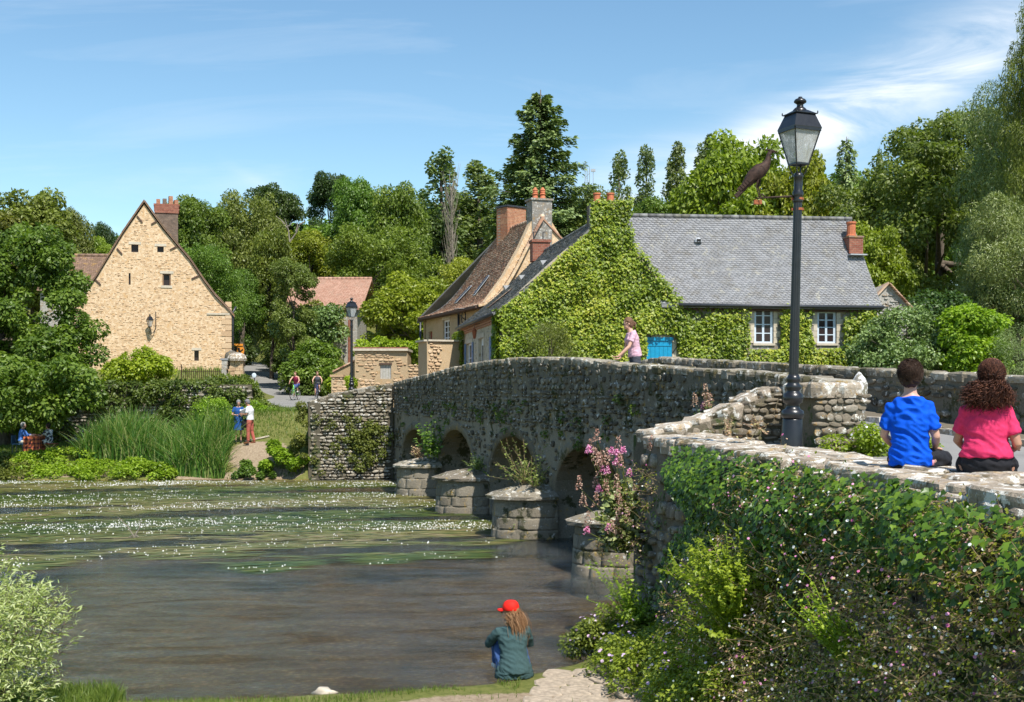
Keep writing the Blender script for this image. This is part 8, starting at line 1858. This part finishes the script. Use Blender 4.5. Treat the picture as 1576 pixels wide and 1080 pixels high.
# young man in blue
J = dict(SIT); J.update(head=(-.0, .05, .82), neck=(0, .03, .675), should=(0, .02, .605), sL=(-.15, .02, .55), sR=(.15, .02, .55), eR=(.21, .0, .30), wR=(.20, .22, .2), eL=(-.22, .06, .31), wL=(-.12, .27, .18), kR=(.27, .42, .10), aR=(.27, .5, -.3), kL=(-.02, .45, .09), aL=(-.02, .5, -.33))
def ribs(parent, J): pass
bt, bj, hp, Hm = person((3.34, 10.02, 2.815), R(-20), 'young man in a royal blue T-shirt and black jeans sitting on the near wall', J, 'fair', .97, 1.0, 1.03, .012, BLUE, .75, BLK, 1.0, shoes='shoe_dark', hair=(HB, 'short'), wr=.02, hand_dir={'R': ((.0, .8, -.3), (0, 0, -1)), 'L': ((.3, .8, -.3), (0, 0, -1))}, headr=1.14, hem=-.3)
rg = np.random.default_rng(1); m = 6500; d = unit(rg.normal(size=(m, 3))+np.array([0, -.45, .35])); d = d[(d[:, 2] > -.75)]; m = len(d)
c = np.array(hp(0, -.028, .036)); base = c+d*np.array([.102, .113, .114]); fl = unit(np.cross(d, np.cross(d, np.array([.3, -.6, -.7])))*-1); P = base[:, None, :]+(d*.007)[:, None, :]*np.linspace(0, 1, 3)[None, :, None]+(fl*.022)[:, None, :]*np.linspace(0, 1, 3)[None, :, None]+rg.normal(size=(m, 1, 3))*.0025
tubes_np('hair_strands', P, .0012, HB, bt, rg.random(m))
mb = MB(); q = V_((.155, -.075, .085))
for k in (0, .022): mb.box((.185+k*.3, -.055+k*.4, .085), (.004, .010, .045), R(-50))
local('trouser_tabs', mb, [cloth('white_red_tab', (.7, .3, .35))], bt)
# young woman with curly hair
J = dict(SIT); J.update(pelvis=(0, .0, .13), waist=(0, .0, .31), head=(.04, .04, .82), neck=(.02, .03, .68), should=(0, .02, .60), sL=(-.15, .02, .545), sR=(.15, .02, .545), eR=(.23, -.02, .29), wR=(.2, .24, .25), eL=(-.22, .08, .31), wL=(-.1, .27, .2), hL=(-.12, .02, .12), hR=(.12, .02, .12))
gt, gj, hp, Hm = person((3.66, 9.22, 2.80), R(-24), 'young woman in a raspberry pink top with curly auburn hair sitting on the near wall', J, 'tan', .97, 1.14, 1.06, .012, PINK, .7, BLK, 1.0, shoes='shoe_dark', hair=(HC, 'bob'), wr=.012, hand_dir={'R': ((-.3, .8, -.3), (0, 0, -1)), 'L': ((.3, .8, -.3), (0, 0, -1))}, headr=1.1, hem=.3)
rg = np.random.default_rng(2); m = 1700; c = np.array(hp(-.02, -.10, -.085)); d = unit(rg.normal(size=(m, 3))+np.array([0, -.3, 0])); rr = rg.random(m)**.5; st = c+d*np.array([.165, .085, .105])*rr[:, None]; k = 12; t_ = np.linspace(0, 1, k); ph = rg.random(m)*6.28; am = .008+.006*rg.random(m); L = .07+.06*rg.random(m)
ax = unit(np.stack([d[:, 0]*.7, d[:, 1]*.5-.1, -.9+rg.normal(size=m)*.3], 1)); e1 = unit(np.cross(ax, np.array([0, 1., .2]))); e2 = np.cross(ax, e1); th = ph[:, None]+t_[None]*11
P = st[:, None]+ax[:, None]*(L[:, None]*t_[None])[..., None]+e1[:, None]*(am[:, None]*np.cos(th))[..., None]+e2[:, None]*(am[:, None]*np.sin(th))[..., None]
tubes_np('curls', P, .0035, HC, gt, rg.random(m))
m = 2600; d = unit(rg.normal(size=(m, 3))+np.array([0, -.3, .6])); base = np.array(hp(0, -.03, .038))+d*np.array([.1, .111, .112]); tgt = np.array(hp(0, -.115, .0)); P = np.stack([base, base*.72+tgt*.28+d*.035, base*.36+tgt*.64+d*.03], 1)+rg.normal(size=(m, 1, 3))*.003; tubes_np('hair_strands', P, .002, HC, gt, rg.random(m))
mb = MB(); b_ = hp(0, -.128, .02); mb.tube([b_+Vector((-.035, 0, 0)), b_+Vector((0, -.014, .004)), b_+Vector((.035, 0, 0))], .005, 6); mb.ell(b_+Vector((-.01, -.016, 0)), (.008, .005, .01)); local('hair_clip', mb, [M['zinc']], gt)
# woman leaning on the parapet
wz = float(deck_z(25.3)); J = dict(pelvis=(0, -.04, .94), waist=(0, -.02, 1.12), chest=(0, .02, 1.29), should=(0, .04, 1.41), neck=(0, .07, 1.475), head=(0, .12, 1.60), sL=(-.16, .04, 1.38), sR=(.16, .04, 1.38), eL=(-.22, .16, 1.12), eR=(.20, .10, 1.10), wL=(-.2, .38, .92), wR=(.16, .24, .885), hL=(-.09, -.04, .92), hR=(.09, -.04, .92), kL=(-.1, -.02, .5), kR=(.1, -.1, .5), aL=(-.1, -.12, .1), aR=(.1, -.2, .1))
person((2.56, 25.25, wz), R(102), 'woman in a pale mauve T-shirt with a ponytail leaning over the bridge parapet', J, 'fair', 1.02, 1, 1.02, .014, cloth('mauve_tee', (.62, .38, .46)), .6, cloth('dark_grey_trousers', (.06, .065, .08)), 1.0, hair=(HM, 'tail'), glasses=True, bust=1, wr=.008, head_tilt=R(-12), hand_dir={'L': ((0, 1, -.15), (0, 0, -1)), 'R': ((0, 1, -.15), (0, 0, -1))})
# girl with the red cap
J = dict(SIT); J.update(pelvis=(0, 0, .12), waist=(0, .05, .28), chest=(0, .10, .43), should=(0, .13, .55), neck=(0, .15, .615), head=(-.02, .20, .74), sL=(-.17, .14, .53), sR=(.17, .13, .53), eL=(-.27, .28, .36), eR=(.25, .26, .34), wL=(-.14, .44, .38), wR=(.14, .42, .40), kL=(-.13, .42, .42), kR=(.12, .42, .42), aL=(-.12, .52, .05), aR=(.12, .52, .05), fL=(-.12, .70, .0), fR=(.12, .70, .0))
TEAL = cloth('teal_cardigan', (.045, .085, .088), .95, scale=60)
ct, cj, hp, Hm = person((.03, 14.15, .10), R(12), 'girl in a bright red cap and dark teal cardigan sitting at the water edge', J, 'fair', .98, 1.12, 1.05, .014, TEAL, 1.9, cloth('blue_jeans', (.05, .1, .25)), 1.0, shoes='shoe_white', hair=(HL, 'long'), wr=.012, head_rot=R(42), glasses=True, long_coat=1)
RED = cloth('red_cap_cloth', (.85, .02, .012), .7, var=.06)
mb = MB(); mb.lathe([(.0, .1), (.05, .095), (.08, .07), (.096, .03), (.098, -.015), (.095, -.02), (.09, -.015)], hp(0, -.022, .06), 20, Hm, 1, 1.08); local('cap_crown', mb, [RED], ct)
mb = MB(); V = []
for k in range(9):
    a = math.pi*(.12+.76*k/8); V += [hp(.088*math.cos(a), .088*math.sin(a)-.02, .05), hp(.086*math.cos(a), .02+.155*math.sin(a), .038-.012*abs(math.cos(a))), hp(.086*math.cos(a), .02+.155*math.sin(a), .030-.012*abs(math.cos(a))), hp(.088*math.cos(a), .088*math.sin(a)-.02, .04)]
mb.add(V, [(4*i+q, 4*i+(q+1) % 4, 4*i+4+(q+1) % 4, 4*i+4+q) for i in range(8) for q in range(4)]); local('cap_peak', mb, [RED], ct)
rg = np.random.default_rng(3); m = 700; st = np.array([hp(*(np.array([.0, -.06, -.02])+rg.normal(size=3)*np.array([.055, .03, .03]))) for _ in range(m)]); dn = np.array(Hm @ Vector((0, -.25, -1.0))); L = .16+.12*rg.random(m); P = np.stack([st+unit(st-np.array(hp(0, -.02, -.02)))*.02+dn*(L*u)[:, None]+np.array(Hm @ Vector((0, -.055*math.sin(u*2.6), 0)))+rg.normal(size=(m, 3))*.006 for u in (0, .3, .6, 1)], 1); tubes_np('hair_strands', P, .0035, HL, ct, rg.random(m))
# shawl hem of the cardigan spreading on the slab
mb = MB(); loft(mb, [((0, .02, .0), (.24, 0, 0), (0, .17, 0)), ((0, .02, .1), (.225, 0, 0), (0, .165, 0)), ((0, .03, .25), (.16, 0, 0), (0, .12, 0))], 20); organic('cardigan_hem', mb, .014, TEAL, ct, 2, wr=.02, wscale=12)
# standing couple
zc = Hs(-11.1, 48.5)
NAVY = cloth('deep_blue_dress', (.02, .08, .27))
J = dict(eL=(-.25, .02, 1.14), wL=(-.10, .26, 1.13), eR=(.25, .02, 1.14), wR=(.10, .27, 1.13), head=(0, .05, 1.61))
person((px(367, 0, 48.5).x, 48.5, Hs(px(367, 0, 48.5).x, 48.5)), R(200), 'older woman in a blue dress standing on the far bank reading a paper', J, 'fair', 1.0, 1.08, 1.08, .02, NAVY, .6, None, skirt=(NAVY, .52, 1.0), hair=(HG, 'bob'), head_tilt=R(-18), shoes='shoe_dark')
J = dict(eL=(-.24, .06, 1.14), wL=(-.10, .30, 1.16), eR=(.24, .06, 1.14), wR=(.10, .30, 1.16), should=(0, .04, 1.42), neck=(0, .07, 1.48), head=(0, .12, 1.60), kL=(-.11, .04, .5), kR=(.12, -.02, .5), aL=(-.11, .04, .1), aR=(.14, -.12, .1), sL=(-.18, .04, 1.4), sR=(.18, .04, 1.4))
mx = px(385, 0, 48.3); person((mx.x, 48.3, Hs(mx.x, 48.3)), R(82), 'grey-haired man in a white shirt and brick-red trousers reading on the far bank', J, 'tan', 1.05, 1.02, 1.1, .02, cloth('white_shirt', (.72, .72, .72)), .75, cloth('brick_red_trousers', (.45, .12, .09)), 1.0, hair=(HG, 'short'), head_tilt=R(-25), shoes='shoe_brown')
mb = MB(); c = px(375.5, 636, 48.4)
for k in range(3): mb.box(c+Vector((.03*k, -.04*k, .04*k)), (.34, .03, .26), Matrix.Rotation(R(20-22*k), 3, 'Y') @ Matrix.Rotation(R(35), 3, 'X'))
tag(mb.obj('paper_map', [M['white']], loc=c), 'white unfolded paper held between the standing couple', 'paper')
mb = MB(); c = px(377.5, 651, 48.3); mb.ell(c, (.16, .1, .2), nu=12, nv=8); mb.tube([c+Vector((-.1, 0, .15)), c+Vector((-.05, 0, .4)), c+Vector((.08, 0, .4)), c+Vector((.12, 0, .15))], .012, 5)
tag(mb.obj('shoulder_bag', [BLK], loc=c, smooth=True), 'black shoulder bag hanging between the blue dress and the red trousers', 'bag')
mb = MB(); a, b = px(378, 674, 48.6), px(414, 673.5, 49.2); a.z = Hs(a.x, a.y)+.05; b.z = Hs(b.x, b.y)+.05; mb.beam(a, b, .07, .05); tag(mb.obj('plank', [M['limestone']], loc=a), 'thin pale plank lying on the grass behind the standing couple', 'plank')
# cyclists
def bicycle(loc, yaw, label, col, steer=0):
    t = empty('bicycle', loc, label, 'bicycle', 'bicycles ridden down the lane'); t.rotation_euler = (0, 0, yaw); P = plain('bike_'+label.split()[0]+'_frame', col, .35)
    rad = .34; wheels = []
    for nm, y in (('f', .53), ('r', -.53)):
        w = bpy.data.objects.new('wheel', None); COL.objects.link(w); w.parent = t; w.location = (0, y, rad); w.rotation_euler = (0, 0, steer if nm == 'f' else 0)
        mb = MB(); mb.tube([(0, rad*.96*math.cos(a), rad*.96*math.sin(a)) for a in np.linspace(0, 2*math.pi, 33)], .022, 7, False); local('tyre', mb, [M['dark']], w)
        mb = MB(); mb.tube([(0, rad*.9*math.cos(a), rad*.9*math.sin(a)) for a in np.linspace(0, 2*math.pi, 33)], .012, 6, False); local('rim', mb, [M['zinc']], w)
        mb = MB()
        for k in range(16): a = k*math.pi/8; mb.tube([(.02*(-1)**k, 0, 0), (0, rad*.9*math.cos(a), rad*.9*math.sin(a))], .003, 3, False)
        mb.tube([(-.04, 0, 0), (.04, 0, 0)], .02, 6); local('spokes', mb, [M['zinc']], w)
    mb = MB(); bb, seat, head, hb = (0, -.05, .30), (0, -.24, .84), (0, .40, .86), (0, .44, .72)
    for a, b, r in ((bb, seat, .02), (bb, hb, .024), ((0, -.2, .76), (0, .41, .80), .02), ((0, .45, .68), (0, .40, .9), .024), (bb, (.05, -.53, .34), .013), (bb, (-.05, -.53, .34), .013), ((0, -.2, .74), (.05, -.53, .34), .011), ((0, -.2, .74), (-.05, -.53, .34), .011)): mb.tube([a, b], r, 7)
    local('frame', mb, [P], t); mb = MB()
    for s in (-1, 1): mb.tube([(.05*s, .45, .68), (.055*s, .53, .34)], .015, 6)
    mb.box((0, .45, .69), (.12, .05, .05)); local('fork', mb, [P], t)
    mb = MB(); mb.tube([(0, .40, .9), (0, .42, 1.0)], .016, 6); mb.tube([(-.3, .36, 1.03), (-.15, .43, 1.02), (.15, .43, 1.02), (.3, .36, 1.03)], .014, 6); local('handlebar', mb, [M['black']], t)
    mb = MB(); mb.ell((0, -.26, .9), (.08, .13, .03)); mb.tube([seat, (0, -.25, .89)], .014, 6); local('saddle', mb, [M['dark']], t)
    mb = MB(); mb.lathe([(.09, -.006), (.09, .006)], bb, 16, Matrix.Rotation(R(90), 3, 'Y')); mb.tube([(.09, -.05, .30), (.1, -.05, .14)], .012, 5); mb.tube([(-.09, -.05, .30), (-.1, -.05, .46)], .012, 5); mb.box((.14, -.05, .13), (.09, .09, .02)); mb.box((-.14, -.05, .47), (.09, .09, .02)); mb.tube([(-.1, -.05, .3), (.1, -.05, .3)], .012, 5); local('crank', mb, [M['black']], t)
    return t
RID = dict(pelvis=(0, -.24, .98), waist=(0, -.16, 1.13), chest=(0, -.05, 1.29), should=(0, .02, 1.39), neck=(0, .06, 1.45), head=(0, .10, 1.575), sL=(-.18, .02, 1.37), sR=(.18, .02, 1.37), eL=(-.28, .18, 1.17), eR=(.28, .18, 1.17), wL=(-.26, .33, 1.05), wR=(.26, .33, 1.05), hL=(-.09, -.22, .96), hR=(.09, -.22, .96), kL=(-.12, .12, .82), kR=(.12, .02, .60), aL=(-.13, -.02, .52), aR=(.13, -.08, .2), fL=(-.13, .12, .50), fR=(.13, .06, .16))
for (x, Y, yaw, lab, lb, col, sh, bt_, steer, skn) in ((455, 71.5, R(172), 'cyclist in a maroon vest top riding down the lane on the green bicycle', 'green bicycle ridden by the cyclist in maroon on the lane', (.2, .6, .05), cloth('maroon_vest', (.38, .04, .1)), cloth('blue_shorts', (.08, .12, .3)), R(-14), 'fair'),
                                              (488.5, 72.5, R(188), 'cyclist in a grey sleeveless top riding behind the far corner of the bridge wall', 'dark blue bicycle partly hidden by the far bridge wall', (.03, .05, .2), cloth('grey_tank_top', (.16, .17, .2)), cloth('black_shorts', (.03, .03, .04)), R(8), 'fair')):
    X = px(x, 0, Y).x; z = float(lane_info(np.array([X]), np.array([Y]))[1][0])+.03; bicycle((X, Y, z), yaw, lb, col, steer)
    person((X, Y, z), yaw, lab, RID, skn, 1.0, 1, 1, .022, sh, 0, bt_, .45 if x > 460 else .62, hair=(HM, 'short'), shoes='shoe_white', vest=True)
# picnic under the tree
def picnic():
    Y = 49.6; g = lambda x: px(x, 0, Y).x; zt = Hs(g(52), Y)
    t_ = NT('checked_cloth'); oc = t_.objc(); sp = t_.N.new('ShaderNodeSeparateXYZ'); t_.L.new(oc, sp.inputs[0])
    def stripe(s, k): return t_.math('GREATER_THAN', t_.math('FRACT', t_.math('MULTIPLY', s, k)), .55)
    f = t_.math('MULTIPLY', t_.math('ADD', stripe(t_.math('ADD', sp.outputs[0], sp.outputs[1]), 6), stripe(sp.outputs[2], 6)), .5); t_.set('Base Color', t_.ramp(f, [(0, (.62, .17, .06)), (.5, (.32, .07, .035)), (1, (.07, .02, .02))], 'CONSTANT')); t_.set('Roughness', .9)
    e = f
    t_.N['Color Ramp'].color_ramp.elements[0].position = 0; t_.N['Color Ramp'].color_ramp.elements[1].position = .3; t_.N['Color Ramp'].color_ramp.elements[2].position = .8
    c = (g(53), Y, zt); t = empty('picnic_table', c, 'small picnic table in the shade under the tree at the left bank', 'table'); mb = MB(); mb.box((c[0], Y, zt+.72), (.62, .6, .03)); mb.obj('table_top', [M['wood']], t)
    for sx in (-1, 1):
        for sy in (-1, 1): mb = MB(); mb.beam((c[0]+sx*.27, Y+sy*.25, zt+.7), (c[0]+sx*.25, Y+sy*.22, zt), .03, .03); mb.obj('leg', [M['zinc']], t)
    mb = MB(); V = []; n = 40
    for k in range(n):
        a = 2*math.pi*k/n; q = max(abs(math.cos(a)), abs(math.sin(a))); x, y = .33*math.cos(a)/q, .32*math.sin(a)/q; V += [(c[0]+x, Y+y, zt+.742), (c[0]+x*(1.08+.06*math.sin(k*2.2)), Y+y*(1.06+.06*math.cos(k*2.7)), zt+.15+.08*math.sin(k*.9))]
    b0 = len(V); V.append((c[0], Y, zt+.745)); mb.add(V, [(2*k, 2*((k+1) % n), 2*((k+1) % n)+1, 2*k+1) for k in range(n)]+[(b0, 2*((k+1) % n), 2*k) for k in range(n)]); tag(mb.obj('tablecloth', [t_.m], loc=c), 'orange and brown checked tablecloth hanging over the picnic table', 'tablecloth')
    mb = MB(); mb.lathe([(.05, 0), (.11, .02), (.12, .025)], (c[0]-.1, Y-.05, zt+.75), 12); tag(mb.obj('plate', [M['white']], loc=(c[0]-.1, Y, zt+.75)), 'white plate on the checked tablecloth of the picnic table', 'plate')
    SC = dict(pelvis=(0, 0, .56), waist=(0, .01, .73), chest=(0, .04, .89), should=(0, .05, 1.01), neck=(0, .06, 1.07), head=(0, .09, 1.2), sL=(-.18, .05, .99), sR=(.18, .05, .99), eL=(-.22, .2, .78), eR=(.22, .2, .78), wL=(-.14, .42, .80), wR=(.14, .42, .80), hL=(-.09, .02, .54), hR=(.09, .02, .54), kL=(-.13, .42, .52), kR=(.13, .42, .52), aL=(-.12, .42, .10), aR=(.12, .46, .10))
    person((g(33), Y, zt), R(-80), 'man in a blue shirt and pale trousers sitting left of the picnic table', SC, 'fair', 1.0, 1, 1.08, .022, cloth('mid_blue_shirt', (.08, .2, .55)), 1.7, cloth('cream_trousers', (.6, .56, .45)), 1.0, hair=(HG, 'short'), shoes='shoe_dark')
    pt = NT('patterned_shirt'); pt.set('Base Color', pt.ramp(pt.noise(9, 2, .5, vec=pt.objc()), [(.48, (.7, .7, .7)), (.52, (.04, .04, .05))])); pt.set('Roughness', .85)
    person((g(76), Y, zt), R(68), 'woman in a white and black patterned blouse sitting right of the picnic table', SC, 'tan', .98, 1.1, 1.08, .022, pt.m, .7, pt.m, .62, hair=(HB, 'bob'), shoes='shoe_brown')
    s = empty('folding_stool', (g(80), Y, zt), 'wooden folding stool under the woman in the patterned blouse', 'stool'); mb = MB(); x0 = g(79)
    mb.box((x0+.02, Y, zt+.44), (.44, .38, .03)); mb.obj('seat', [M['rust']], s)
    for sy in (-1, 1):
        for a, b in ((-1, 1), (1, -1)): mb = MB(); mb.beam((x0+.22*a, Y+.17*sy, zt+.43), (x0+.24*b, Y+.17*sy+.02*a, zt), .03, .035); mb.obj('leg', [plain('yellow_pine', (.5, .34, .12), .6) if 'yellow_pine' not in bpy.data.materials else bpy.data.materials['yellow_pine']], s)
    s = empty('low_chair', (g(30), Y, zt), 'dark blue low chair under the man in the blue shirt', 'chair'); x0 = g(30); FB = cloth('faded_blue_canvas', (.05, .1, .16)); mb = MB(); mb.box((x0, Y, zt+.43), (.46, .46, .04)); mb.obj('seat', [FB], s); mb = MB(); mb.box((x0-.24, Y, zt+.62), (.03, .44, .34)); mb.obj('backrest', [FB], s)
    for sx in (-1, 1):
        for sy in (-1, 1): mb = MB(); mb.beam((x0+sx*.2, Y+sy*.2, zt+.42), (x0+sx*.22, Y+sy*.2, zt), .03, .03); mb.obj('leg', [M['darkmetal']], s)
    mb = MB(); mb.lathe([(.04, 0), (.04, .16), (.015, .2), (.015, .25)], (g(89), Y-.1, Hs(g(89), Y-.1)), 10); tag(mb.obj('bottle', [M['bluewhite']], loc=(g(89), Y-.1, zt)), 'pale bottle standing in the grass right of the folding stool', 'bottle')
picnic()
bpy.context.view_layer.update()
